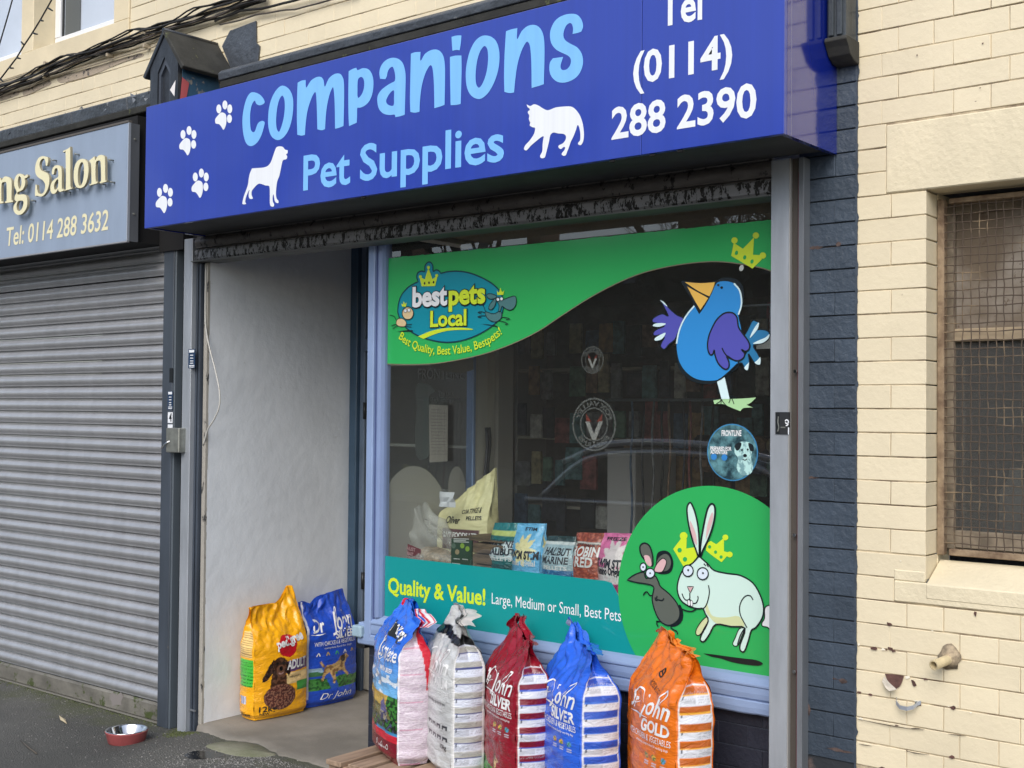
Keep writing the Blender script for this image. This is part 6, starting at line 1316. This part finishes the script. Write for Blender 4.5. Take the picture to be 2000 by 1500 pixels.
b3.build(john_front(dk, dk), john_side(dk, lin((118, 12, 38)), (62, 92, 190)), solid(dk)); john(b3, 'SILVER')
db = lin((42, 98, 215)); b4 = Bag('pet_food_bag', 'bright blue dog food bag with white script, second from right in the street row', rowg, rowbag(1140, -.24, .60), PHI, .36, .155, .55, 4, .70, .034, lambda u: .06 * max(0, 1 - abs(u + .7) * 2.2) + .0, (-.02, -.035), .02)
b4.build(john_front(db, db), john_side(db, lin((40, 80, 180)), (60, 110, 205)), solid(db)); john(b4, 'SILVER')
og = lin((222, 112, 22)); b5 = Bag('pet_food_bag', 'orange dog food bag with white script lettering, rightmost in the street row', rowg, rowbag(1323, -.26, .63), PHI, .36, .138, .59, 6, .72, .036, lambda u: .035 * max(0, 1 - abs(u + .55) * 1.8) + .005, (-.01, -.03), .03)
b5.build(john_front(og, og, green=False, dog_at=(.50, -.03)), john_side(og, lin((182, 92, 28)), (235, 170, 60)), solid(og)); john(b5, 'GOLD'); b5.text('ROSS & CO', .46, .80, .70, .014, ink, .0, rot=-.25)
b5.strokes('crest', [[(.50, .86), (.54, .885), (.58, .86), (.54, .84), (.50, .86)], [(.52, .87), (.56, .85)]], .005, ink)
b1.flap(-1, .6, (0, .3, 1), .022, solid(lin((40, 110, 225))), 1, -.3); b1.flap(.3, 1, (.3, 1, .1), .055, lambda a, k: lin((225, 228, 238)) if int(k * 7) % 3 else lin((200, 40, 60)), 2, .1)
b2.flap(-1, .5, (0, -.1, 1), .022, solid(sv), 3, -.2); b2.flap(.1, 1, (.1, .9, .3), .045, solid(lin((205, 200, 196))), 4, .6)
b3.flap(-1, -.3, (-.1, -.25, 1), .028, solid(dk), 5, -.5); b3.flap(-.5, 1, (.0, .8, .3), .028, solid(dk), 6, .3)
b4.flap(-1, -.45, (-.1, -.15, 1), .035, lambda a, k: lin((205, 215, 235)) if a < .3 and k > .3 else db, 7, -.3); b4.flap(-.6, 1, (.0, .9, .2), .035, solid(db), 8, .5)
b5.flap(-1, 0, (-.1, -.2, 1), .03, solid(og), 9, -.3); b5.flap(-.3, 1, (.0, .8, .4), .032, solid(lin((235, 130, 40))), 10, .2)
# doorway pair: backs against the white wall, fronts facing the window side
PH2 = math.radians(90); drg = 'bags leaning on the white doorway wall'
b6 = Bag('pet_food_bag', 'yellow dog food bag with brown dog picture leaning on the white doorway wall', drg, (-4.795, .325, .139), PH2 - .10, .31, .125, .53, 8, .66, .028, lambda u: .075 * sstep(.25, .8, u) + .015, (0, .03), .03, res=1.1)
yl = lin((242, 172, 24)); pu = lin((92, 62, 112)); choc = lin((58, 36, 26)); 
def f6(a, t):
    c = tuple(v * (1 + .06 * nz2(a, t, 3)) for v in yl)
    if (a - .58) ** 2 / .036 + (t - .655) ** 2 / .0105 < 1 + .25 * nz2(a, t, 9, 3): c = lin((190, 24, 38))
    if a > .48 and abs(t - .455 - .04 * (a - .5)) < .052: c = pu
    if a > .55 and .30 < t < .405: c = lin((232, 200, 140))
    if a > .76 and .225 < t < .315: c = lin((60, 150, 60))
    h = (a - .42) ** 2 / .015 + (t - .485) ** 2 / .0060; body = inpoly(a, t, [(.30, .44), (.27, .36), (.25, .27), (.54, .27), (.56, .36), (.52, .44)]); ear = inpoly(a, t, [(.31, .55), (.24, .50), (.13, .385), (.12, .345), (.20, .355), (.31, .43), (.34, .50)]) or inpoly(a, t, [(.50, .55), (.58, .50), (.63, .41), (.59, .375), (.53, .42), (.50, .48)])
    muz = (a - .435) ** 2 / .007 + (t - .435) ** 2 / .0030 < 1
    if ear and not h < 1: return lin((36, 22, 18)) if nz2(a, t, 20, 3) > -.2 else lin((70, 46, 36))
    if h < 1 or body or muz:
        c = choc if nz2(a, t, 16, 6) > -.1 else lin((98, 64, 46))
        if muz: c = lin((112, 76, 58))
        if (a - .44) ** 2 + ((t - .455) * 1.6) ** 2 < .0014: c = lin((10, 10, 12))
        if abs(a - .44) < .045 and abs(t - .405 - abs(a - .44) * .2) < .006: c = lin((190, 150, 145))
        if (a - .37) ** 2 + ((t - .505) * 1.7) ** 2 < .0005 or (a - .49) ** 2 + ((t - .505) * 1.7) ** 2 < .0005: c = lin((8, 5, 4))
    e = (a - .44) ** 2 / .078 + (t - .195) ** 2 / .0125
    if e < 1: c = lin((140, 95, 75)) if nz2(a, t, 34, 7) > .05 else lin((78, 42, 38))
    elif e < 1.12: c = lin((90, 60, 50))
    if t > .90: c = tuple(v * .96 for v in yl)
    return c
def s6(a, t):
    c = yl
    if .06 < a < .95 and .305 < t < .555: c = lin((70, 178, 60)) if not ((int(t * 130) % 4 == 0) and nz2(a, t, 40) > -.1) else lin((30, 110, 30))
    if .12 < a < .9 and .57 < t < .80: c = lin((240, 205, 130)) if (int(t * 150) % 3) else lin((160, 120, 60))
    if .2 < a < .62 and .145 < t < .215: c = lin((235, 235, 240)) if (int(a * 40) % 2) else lin((60, 80, 150))
    return c
b6.build(f6, s6, solid(yl)); b6.text('pedigree', .38, .64, .93, .040, BW, .04, .0, rot=.18); b6.text('ADULT', .56, .435, .97, .042, BW, .035, .1, rot=.05); b6.text('12kg', .07, .075, .36, .026, ink, .02); b6.text('NEW', .08, .045, .24, .012, ink, .02)
b6.text('12kg', .18, .03, .85, .020, ink, .02, face=3); b6.text('with poultry', .60, .355, .85, .012, ink, .0)
b7 = Bag('pet_food_bag', 'deep blue dog food bag with running tan dog, behind the yellow bag in the doorway', drg, (-4.80, .668, .139), PH2 - .06, .33, .12, .515, 9, .68, .028, lambda u: .035 + .02 * u - .03 * max(0, 1 - abs(u + .45) * 3), (0, .02), .03, 'blue_bag_film', .42, res=1.0)
bl = lin((28, 74, 188))
def f7(a, t):
    c = tuple(v * (1 + .15 * nz2(a, t, 4)) for v in bl)
    if a < .03 and t > .08: return lin((215, 215, 225))
    if t < .385 and t > .16:
        if t > .30 and a < .55: c = lin((150, 180, 200)) if t > .345 + .02 * nz2(a, t, 6) else lin((60, 110, 70))
        if t < .275 + .01 * math.sin(a * 12): c = lin((64, 130, 58)) if nz2(a, t, 20) > -.1 else lin((36, 86, 40))
        if (a - .40 - (.30 - t) * .8) ** 2 < .006: c = lin((40, 90, 190))
    P = [(.26, .30), (.30, .37), (.34, .40), (.50, .41), (.56, .44), (.60, .475), (.74, .49), (.80, .455), (.74, .43), (.70, .39), (.72, .34), (.80, .28), (.77, .265), (.66, .32), (.60, .33), (.50, .32), (.52, .25), (.50, .21), (.46, .215), (.46, .26), (.40, .33), (.32, .31), (.29, .25), (.25, .25)]
    if inpoly(a, t, P) or inpoly(a, t, [(.28, .38), (.21, .44), (.24, .45), (.32, .39)]): c = lin((196, 160, 104)) if nz2(a, t, 18, 9) > -.12 else lin((130, 96, 60))
    if (a - .66) ** 2 + ((t - .45) * 1.5) ** 2 < .003: c = lin((60, 44, 34))
    return c
b7.build(f7, lambda a, t: john_side(bl, lin((30, 66, 160)), (60, 100, 190))(a, t), solid(bl)); b7.text('Dr', .10, .735, .36, .060, BW, .02, .38); b7.text('John', .48, .735, .95, .070, BW, .012, .38); b7.strokes('flourish', [[(.06, .72), (.20, .712), (.34, .72)], [(.55, .76), (.62, .83), (.66, .90), (.62, .88), (.56, .76), (.48, .68)]], .006, BW, taper=True)
b7.text('SILVER', .52, .655, .93, .036, BW, .03); b7.text('WITH CHICKEN & VEGETABLES', .12, .60, .95, .021, BW, .006); b7.text('complete food for dogs', .30, .565, .86, .010, BW, 0)
for k in range(5): b7.strokes('icon', [[(.16 + .17 * k, .50), (.19 + .17 * k, .53), (.22 + .17 * k, .50)]], .006, [BW, mat('icon_tan', (.5, .35, .1), .5), mat('icon_green', (.05, .3, .1), .5)][k % 3])
b7.text('Dr John', .22, .07, .86, .03, BW, 0, .4, name='lettering')

# ------------------------------------------------------------------ pallets
pg = 'wooden pallets under the row of bags'
for i, (x0, lab) in enumerate(((-3.66, 'worn pine pallet under the leftmost bags with its plank ends showing'), (-2.70, 'worn pine pallet under the right hand bags'))):
    t_ = thing('pallet', (x0, -.34, ZG), lab, 'pallet', pg)
    for k in range(8):
        w_ = .085; xx = x0 + k * .115
        q = B().box(xx, xx + w_, -.36 + (.012 * (k % 2)), .02, PZ - .020, PZ - .002, .002, .0012); q.build('plank', wood, t_)
    for yy in (-.345, -.17, -.0): bxo('bearer', wood, t_, x0 + .002, x0 + .9, yy, yy + .022 + .02, PZ - .0425, PZ - .0205, .002)
    for xx in (x0 + .004, x0 + .40, x0 + .8):
        for yy in (-.343, -.17, -.03): bxo('block', wood, t_, xx, xx + .09, yy, yy + .045, .158, PZ - .043, .003)
    for yy in (-.343, -.02): bxo('foot_board', wood, t_, x0 + .002, x0 + .9, yy, yy + .045, .1395, .1575, .002)

# ------------------------------------------------------------------ bowl
bc = G(247, 1449, ZG); bw = thing('pet_bowl', (bc.x, bc.y, ZG), 'dusky pink pet bowl with a shiny steel inside on the asphalt', 'bowl')
B().lathe([(0, .004), (.078, .004), (.082, .0), (.085, .004), (.098, .052), (.1, .056), (.0975, .058)], (bc.x, bc.y, ZG), 44).build('shell', mat('dusky_pink_enamel', (.36, .085, .085), .38, var=.12, vscale=(14, 14, 14), dirt=(.2, .12, .10), dscale=30, dthr=.70), bw)
B().lathe([(.0975, .058), (.0985, .0605), (.094, .062), (.090, .056), (.080, .018), (.07, .012), (.0, .011)], (bc.x, bc.y, ZG), 44).build('liner', steel, bw)

# ------------------------------------------------------------------ goods on the display ledge
def bait(name, px, y, w_, h, label, paint, texts, seed, grp='fishing bait bags lined up behind the glass', T=.06, phi=.0, lean=.01, z=.930):
    p = F(px, 1080, y); b = Bag(name, label, grp, (p.x, y, z), phi, w_, T, h, seed, .58, .030, lambda u: .004 * u, (0, 0), lean, 'bait_film', .2, res=.42, lump=.002, coat=.5, crumple=.6, bump=.7)
    b.root['category'] = 'bait bag'; b.build(paint, paint, paint)
    for a in texts: b.text(*a[:5], a[5], *a[6:], off=.0015)
    return b
def bands(cs):
    def f(a, t):
        for lim_, c in cs:
            if t < lim_: return lin(c)
        return lin(cs[-1][1])
    return f
navyt = mat('navy_lettering', lin((16, 26, 42)), .4); whitet = BW
f = bands([(.38, (14, 78, 82)), (.80, (20, 105, 108)), (.88, (190, 205, 120)), (1.1, (10, 120, 125))])
bait('bait_bag', 990, .26, .155, .265, 'teal bag of marine halibut bait, leftmost bait bag behind the glass', lambda a, t: lin((206, 220, 226)) if .46 < t < .72 and .12 < a < .98 and nz2(a, t, 8) > -.35 else f(a, t), [('MARINE', .12, .64, .95, .026, navyt, .04), ('HALIBUT', .10, .52, .98, .026, navyt, .04), ('PELLETS', .16, .43, .9, .015, whitet, .02)], 21)
def star(a, t, c, r, n=9, i=.55):
    x, y = a - c[0], (t - c[1]) * 1.6; th = math.atan2(y, x); rr = math.hypot(x, y); k = (th / (2 * math.pi) * n) % 1; return rr < r * (i + (1 - i) * abs(2 * k - 1))
bait('bait_bag', 1036, .22, .145, .275, 'sky blue and yellow starburst bait bag with wavy lettering behind the glass', lambda a, t: lin((235, 226, 170)) if star(a, t, (.5, .62), .40) or (t < .25 and star(a, t, (.4, .1), .5)) else (lin((70, 130, 190)) if t < .28 else lin((110, 190, 238))), [('SWIM STIM', .04, .50, .98, .030, navyt, .05), ('Amino Original', .06, .40, .9, .022, whitet, .02), ('STIM', .30, .90, .8, .012, navyt, .03)], 22)
bait('bait_bag', 1096, .215, .150, .235, 'blue grey bag of halibut pellets, middle bait bag behind the glass', lambda a, t: lin((36, 66, 70)) if t > .92 else lin((214, 222, 224)) if t > .86 else (lin((165, 190, 200)) if t > .46 else (lin((20, 40, 60)) if (a - .35) ** 2 + ((t - .22) * 1.5) ** 2 < .012 else lin((40, 106, 160)) if nz2(a, t, 9, 4) > -.2 else lin((90, 150, 190)))), [('HALIBUT', .14, .70, .95, .026, navyt, .03), ('MARINE', .12, .56, .92, .026, navyt, .03), ('PELLETS', .2, .46, .9, .014, whitet, .02)], 23)
bait('bait_bag', 1153, .24, .150, .255, 'rust red bait bag with bold white lettering behind the glass', lambda a, t: lin((20, 16, 18)) if t < .14 and abs(a - .5) < .45 else (lin((206, 200, 196)) if .83 < t < .865 else (lin((150, 66, 50)) if nz2(a, t, 12, 3) > -.1 or t < .25 else lin((190, 96, 70)))), [('ROBIN', .10, .66, .92, .034, whitet, .03), ('RED', .26, .50, .80, .036, whitet, .03), ('SPECIALIST', .16, .80, .86, .010, navyt, .02), ("Haith's", .3, .05, .75, .018, whitet, .0, .3)], 24)
bait('bait_bag', 1208, .22, .150, .265, 'pink and white starburst bait bag, rightmost behind the glass', lambda a, t: lin((236, 224, 226)) if star(a, t, (.55, .68), .42) or .30 < t < .52 else (lin((196, 70, 130)) if t < .28 and nz2(a, t, 7) > -.2 else lin((232, 120, 175))), [('FREEZE', .15, .90, .8, .012, navyt, .03), ('SWIM STIM', .0, .52, .98, .030, navyt, .05), ('Amino Original', .04, .42, .9, .026, navyt, .05), ('Orig', .3, .33, .85, .028, whitet, .03)], 25)
# cardboard crate of treats
a = F(881, 1100, .20); b_ = F(921, 1100, .20); t_ = thing('treat_box', (a.x, .2, .93), 'brown plank printed box with a dark green label end beside the bait bags', 'box')
x0, x1 = a.x, b_.x
bxo('label_end', mat('dark_green_card', (.02, .06, .035), .5), t_, x0, x1, .200, .208, .93, 1.115)
BX = Sheet(.1995)
def yq(px, py): return F(px, py, .1995)
for cx, cy, c in ((899 - 13, 1066, 'd'), (903, 1066, 'l'), (913, 1072, 'l'), (893, 1078, 'b')): 
    BX.poly('round_badge', ell(cx, cy, 4.2, 5.2, n=14), {'d': mat('badge_grey', (.10, .16, .12), .5), 'l': mat('badge_lime', (.25, .42, .05), .5), 'b': mat('badge_tan', (.35, .28, .16), .5)}[c], t_, .3, smooth=0)
BX.line('print', [[(886, 1052 + i * 3), (916 - (i % 2) * 6, 1053 + i * 3)] for i in range(3)] + [[(886, 1091), (898, 1092)], [(903, 1092), (914, 1093)]], .004, mat('label_white', (.5, .52, .5), .5), t_, .3, smooth=0)
BX.poly('label_white_strip', [(883, 1099, 0), (899, 1101, 0), (899, 1107, 0), (883, 1106, 0)], mat('label_white', (.5, .52, .5), .5), t_, .3, smooth=0)
pw_ = mat('printed_planks', (.17, .115, .07), .7, col2=(.06, .04, .028), vscale=(6, 6, 55), thr=(.42, .62))
for i in range(4): bxo('printed_plank', pw_, t_, x1 + .001, x1 + .165, .204, .45, .93 + i * .045, .971 + i * .045, .003)
bxo('lid', pw_, t_, x0, x1 + .165, .202, .45, 1.1155, 1.122, .002)
# cream sack behind
ps = F(912, 1000, .45)
cs_ = Bag('bait_sack', 'cream paper sack of pellets with a raised corner behind the treat box', None, (ps.x, .46, .935), .12, .27, .10, .36, 31, .62, .02, lambda u: .10 * u + .02, (.0, .0), .02, 'paper_sack', .5, res=.5, coat=0, crumple=1.3)
cs_.root['category'] = 'sack'
cs_.build(lambda a, t: lin((96, 66, 70)) if .30 < t < .56 and .12 < a < .86 else lin((222, 216, 168)), solid(lin((205, 198, 150))), solid(lin((205, 198, 150))))
cs_.text('BAIT FOODS LTD', .16, .45, .84, .022, whitet, .03); cs_.text('DOG & MIX', .3, .345, .8, .016, whitet, .03); cs_.text('COATINGS &', .50, .74, .88, .014, ink, .02, rot=.05); cs_.text('PELLETS', .62, .67, .9, .016, ink, .03, rot=.05); cs_.text('Oliver', .2, .62, .5, .03, ink, .02, .3)
# clear plastic sack of feed
pc_ = F(822, 1060, .32)
clr = bpy.data.materials.new('clear_film'); clr.use_nodes = True; P = clr.node_tree.nodes['Principled BSDF']; P.inputs['Base Color'].default_value = (.75, .76, .74, 1); P.inputs['Alpha'].default_value = .30; P.inputs['Roughness'].default_value = .12; MATS['clear_film'] = clr
feed = thing('feed_sack', (pc_.x, .34, .93), 'clear plastic sack of tan feed with crumpled neck at the left end of the ledge', 'sack')
def lumpy(name, c, r, mt, amp, sd, n=28, parent=feed, neck=None):
    vs = []; fs = []; m_ = n // 2
    for j in range(m_ + 1):
        th = math.pi * j / m_
        for i in range(n):
            ph = 2 * math.pi * i / n; d = Vector((math.sin(th) * math.cos(ph), math.sin(th) * math.sin(ph), math.cos(th))); k = 1 + amp * noise.noise(d * 2.3 + Vector((sd, 0, 0))) + amp * .4 * noise.noise(d * 7)
            p = Vector((d.x * r[0] * k, d.y * r[1] * k, max(-r[2] * .8, d.z * r[2] * k)))
            if neck and d.z > .3: q = (d.z - .3) / .7; p.x = p.x * (1 - q * .6) + neck[0] * q ** 1.5; p.z += neck[1] * q ** 1.6
            vs.append(p + Vector(c))
    for j in range(m_):
        for i in range(n): fs.append((j * n + i, j * n + (i + 1) % n, (j + 1) * n + (i + 1) % n, (j + 1) * n + i))
    L_ = wloc(parent); return put(name, mk(name, [v - L_ for v in vs], fs, mt, True), parent, L_)
lumpy('feed', (pc_.x + .05, .34, .985), (.13, .08, .065), mat('tan_feed', (.42, .30, .19), .8, var=.5, vscale=(60, 60, 60), bump=1, bscale=90), .15, 3)
lumpy('film', (pc_.x + .03, .33, 1.03), (.185, .10, .10), clr, .55, 5, n=56, neck=(-.07, .12))
nk = B(); p0 = Vector((pc_.x - .05, .31, 1.15))
for k in range(7):
    a_ = -1.1 + k * .32; q0 = p0 + Vector((-.004, 0, -.03)); q1 = p0 + Vector((math.sin(a_) * .10 - .04, rnd.uniform(-.03, .03), math.cos(a_) * .10)); q2 = p0 + Vector((math.sin(a_ + .25) * .095 - .04, rnd.uniform(-.03, .03), math.cos(a_ + .25) * .09))
    v = [nk.bm.verts.new(q) for q in (q0, q1, q2)]; nk.bm.faces.new(v)
nk.build('neck', clr, feed)
lb_ = [F(775, 1053, .235), F(822, 1073, .225), F(820, 1100, .225), F(764, 1090, .235)]
put('maroon_label', mk('maroon_label', [p - wloc(feed) for p in lb_], [(0, 3, 2, 1)], mat('maroon_card', (.16, .02, .035), .5)), feed, wloc(feed))
LB = Sheet(.222, (740, 880, .25)); text(LB, 'lettering', 'SPECIALIST', (150, 755), (285, 790), .014, mat('label_pink', (.5, .3, .32), .5), feed, 0, bold=.03); text(LB, 'lettering', 'GROUNDBAIT', (125, 790), (270, 825), .014, mat('label_pink', (.5, .3, .32), .5), feed, 0, bold=.03)
# crumpled receipt, red knobbed jar
pp_ = F(874, 977, .30); q = B(); vs = [[q.bm.verts.new((pp_.x + i * .022 - .05, .30 + rnd.uniform(-.012, .012), pp_.z + j * .022 - .03 + .018 * noise.noise(Vector((i, j, 2))))) for i in range(5)] for j in range(4)]
for j in range(3):
    for i in range(4): q.bm.faces.new((vs[j][i], vs[j][i + 1], vs[j + 1][i + 1], vs[j + 1][i]))
tag(q.build('paper_slip', mat('receipt_paper', (.62, .64, .68), .7), None, pp_), 'crumpled pale paper slip lying against the cream sack', 'paper')
p = F(1033, 1035, .62); tag(B().lathe([(0, 0), (.07, 0), (.07, .10), (.06, .12), (.02, .125), (.012, .14), (.018, .155), (.012, .17), (0, .172)], (p.x, .60, .935), 20).build('jar', mat('red_ceramic', (.35, .04, .05), .3), None, (p.x, .60, .935)), 'red knobbed jar behind the bait bags', 'jar')

# ------------------------------------------------------------------ across the street (seen in reflections)
hw = mat('street_brick', (.10, .06, .045), .85, var=.25, vscale=(3, 3, 12)); rf_ = mat('roof_slate', (.06, .065, .075), .6, var=.3, vscale=(3, 3, 9))
for i in range(9):
    x0 = -46 + i * 5.6; y0 = -23.5; h = 5.2
    t_ = thing('terraced_house', (x0 + 2.8, y0, 0), 'red brick terraced house across the road mirrored in the shop glass', 'house', 'terraced houses across the road')
    bxo('wall', hw, t_, x0, x0 + 5.58, y0 - 7, y0, 0, h)
    B().prism([(y0 + .3, h - .1), (y0 - 3.5, h + 1.9), (y0 - 7.3, h - .1)], x0, x0 + 5.58, 'x').build('roof', rf_, t_)
    for (xx, zz, w_, hh) in ((.7, .9, 1.5, 1.5), (.7, 3.2, 1.2, 1.3), (3.3, 3.2, 1.2, 1.3)):
        q = B().box(x0 + xx, x0 + xx + w_, y0 + .002, y0 + .05, zz, zz + hh).build('window', mat('brown_frame', (.06, .05, .04), .5), t_)
        bxo('pane', mat('street_pane', (.05, .06, .07), .05), q, x0 + xx + .08, x0 + xx + w_ - .08, y0 + .051, y0 + .06, zz + .08, zz + hh - .08)
    bxo('door', mat('street_door', (.04, .08, .05), .4), t_, x0 + 3.6, x0 + 4.5, y0 + .002, y0 + .05, .02, 2.1)
    bxo('chimney', hw, t_, x0 + 5.0, x0 + 5.55, y0 - 4.2, y0 - 3.2, h + 1.2, h + 2.9)
trk = mat('bare_bark', (.05, .045, .04), .9)
def tree(x, y, H, sd):
    r = random.Random(sd); t_ = thing('bare_tree', (x, y, 0), 'bare winter tree across the road mirrored in the shop glass', 'tree', 'bare trees across the road'); b = B(); tw = B()
    b.tube([(x, y, 0), (x + .1, y, H * .25), (x, y + .1, H * .5)], [.22, .17, .12], 8)
    def br(p, d, L_, rad, k):
        q = p + d * L_; m_ = p.lerp(q, .5) + Vector((r.uniform(-.1, .1), r.uniform(-.1, .1), 0)) * L_; (b if k < 2 else tw).tube([p, m_, q], [rad, rad * .8, rad * .6], 5 if k < 2 else 3, False)
        if k < 4:
            for _ in range(4 if k < 3 else 3):
                nd_ = (d + Vector((r.uniform(-.8, .8), r.uniform(-.8, .8), r.uniform(-.1, .6)))).normalized(); br(p.lerp(q, r.uniform(.45, 1)), nd_, L_ * r.uniform(.5, .75), rad * .55, k + 1)
    for _ in range(6): br(Vector((x, y, H * r.uniform(.25, .5))), Vector((r.uniform(-.8, .8), r.uniform(-.8, .8), 1)).normalized(), H * .27, .08, 0)
    b.build('trunk', trk, t_); tw.build('crown', trk, t_)
for i, (x, y, H) in enumerate(((-9, -18, 9), (-13.5, -19, 10), (-19, -18, 10.5), (-27, -19, 11), (-34, -18, 12))): tree(x, y, H, i)
evm = mat('evergreen_leaf', (.022, .035, .014), .8, var=.5, vscale=(3, 3, 3), bump=1, bscale=6)
for i, (x, y, h) in enumerate(((-24, -16.5, 5.2), (-30, -17, 6.8), (-37, -17, 7.4), (-45, -17, 7.0), (-12, -16.5, 4.6))):
    t_ = thing('evergreen_tree', (x, y, 0), 'dense dark evergreen across the road mirrored in the signs', 'tree', 'evergreens across the road')
    B().tube([(x, y, 0), (x, y, h * .5)], [.2, .12], 8).build('trunk', trk, t_)
    b = B(); r = random.Random(i)
    for _ in range(2600):
        th = r.uniform(0, 6.283); ph = math.acos(r.uniform(-1, 1)); rr = r.uniform(.6, 1) ** .5; p = Vector((x + 3.4 * rr * math.sin(ph) * math.cos(th), y + 2 * rr * math.sin(ph) * math.sin(th), h * .52 + h * .47 * rr * math.cos(ph)))
        p += Vector((noise.noise(p * .8), 0, noise.noise(p * .8 + Vector((9, 0, 0))))) * .9; s_ = r.uniform(.15, .32)
        v = [b.bm.verts.new(p + Vector((r.uniform(-s_, s_), r.uniform(-s_, s_), r.uniform(-s_, s_)))) for _ in range(3)]; b.bm.faces.new(v)
    b.build('crown', evm, t_)
for x in (-15.2, -40):
    t_ = thing('street_lamp', (x, -14, 0), 'plain grey street lamp column across the road', 'street lamp', 'street lamps across the road')
    B().tube([(x, -14, 0), (x, -14, 7.4), (x, -13.8, 7.9), (x, -12.6, 8.1)], [.10, .07, .05, .04], 10).build('column', galvd, t_); bxo('lamp_head', galvd, t_, x - .12, x + .12, -12.9, -12.2, 8.02, 8.16, .03)
# dark parked car, mirrored in the window
car = thing('parked_car', (-5.6, -5.3, 0), 'dark hatchback parked at the kerb, mirrored in the shop window', 'car')
cxx, cyy = -7.75, -6.15; cz0 = -.06
def prof(pts): return [(cxx + a, cz0 + b_) for a, b_ in pts]
bodyp = crom([(0, .35), (.05, .62), (.25, .82), (1.0, .93), (1.25, .96), (2.4, .98), (3.6, .95), (3.95, .90), (4.15, .70), (4.2, .40), (4.1, .22), (3.75, .2), (3.0, .18), (1.2, .18), (.4, .2), (.08, .24)], 4)
roofp = crom([(.85, .90), (1.25, 1.12), (1.75, 1.36), (2.2, 1.44), (2.9, 1.44), (3.45, 1.34), (3.85, 1.08), (3.98, .90), (3.4, .9), (2.2, .9)], 4)
cp = mat('dark_car_paint', (.045, .05, .062), .2, coat=1)
B().prism(prof(bodyp), cyy, cyy + 1.74, 'y', .03).build('body', cp, car)
B().prism(prof(roofp), cyy + .12, cyy + 1.62, 'y', .04).build('cabin', cp, car)
cg = mat('car_glass', (.004, .005, .006), .03)
for sd_ in (cyy + 1.623, cyy + .113):
    q = B(); q.prism(prof(crom([(1.35, .99), (1.75, 1.29), (2.2, 1.37), (2.35, 1.37), (2.35, .99)], 3)), sd_, sd_ + .006, 'y'); q.build('side_glass', cg, car)
    q = B(); q.prism(prof(crom([(2.43, .99), (2.43, 1.37), (2.95, 1.37), (3.4, 1.27), (3.7, 1.02)], 3)), sd_, sd_ + .006, 'y'); q.build('side_glass', cg, car)
chrome = mat('chrome', (.9, .9, .9), .35, .9)
B().tube([(cxx + a, cyy + 1.635, cz0 + b_) for a, b_ in crom([(1.28, .985), (1.72, 1.31), (2.2, 1.395), (2.95, 1.395), (3.42, 1.29), (3.75, 1.02)], 5, False)], .026, 6).build('window_trim', chrome, car)
B().tube([(cxx + a, cyy + 1.6, cz0 + b_) for a, b_ in crom([(1.5, 1.30), (2.0, 1.465), (2.9, 1.475), (3.5, 1.37)], 5, False)], .028, 6).build('roof_rail', chrome, car)
B().tube([(cxx + a, cyy + 1.745, cz0 + b_) for a, b_ in ((1.2, .975), (2.4, .99), (3.75, .965))], .02, 6).build('waist_trim', chrome, car)
for wx in (.78, 3.35):
    for wy in (cyy - .01, cyy + 1.55):
        q = B().tube([(cxx + wx, wy, cz0 + .31), (cxx + wx, wy + .2, cz0 + .31)], .31, 28).build('wheel', mat('tyre', (.015, .015, .015), .8), car)
        B().tube([(cxx + wx, wy + (.19 if wy > cyy else -.01), cz0 + .31), (cxx + wx, wy + (.215 if wy > cyy else .01), cz0 + .31)], .20, 20).build('rim', galv, q)
for yy in (cyy + .15, cyy + 1.35): bxo('headlight', chrome, car, cxx + .03, cxx + .10, yy, yy + .25, .55, .70, .02)
print('OBJECTS', len(bpy.data.objects), 'brick counts', NB)
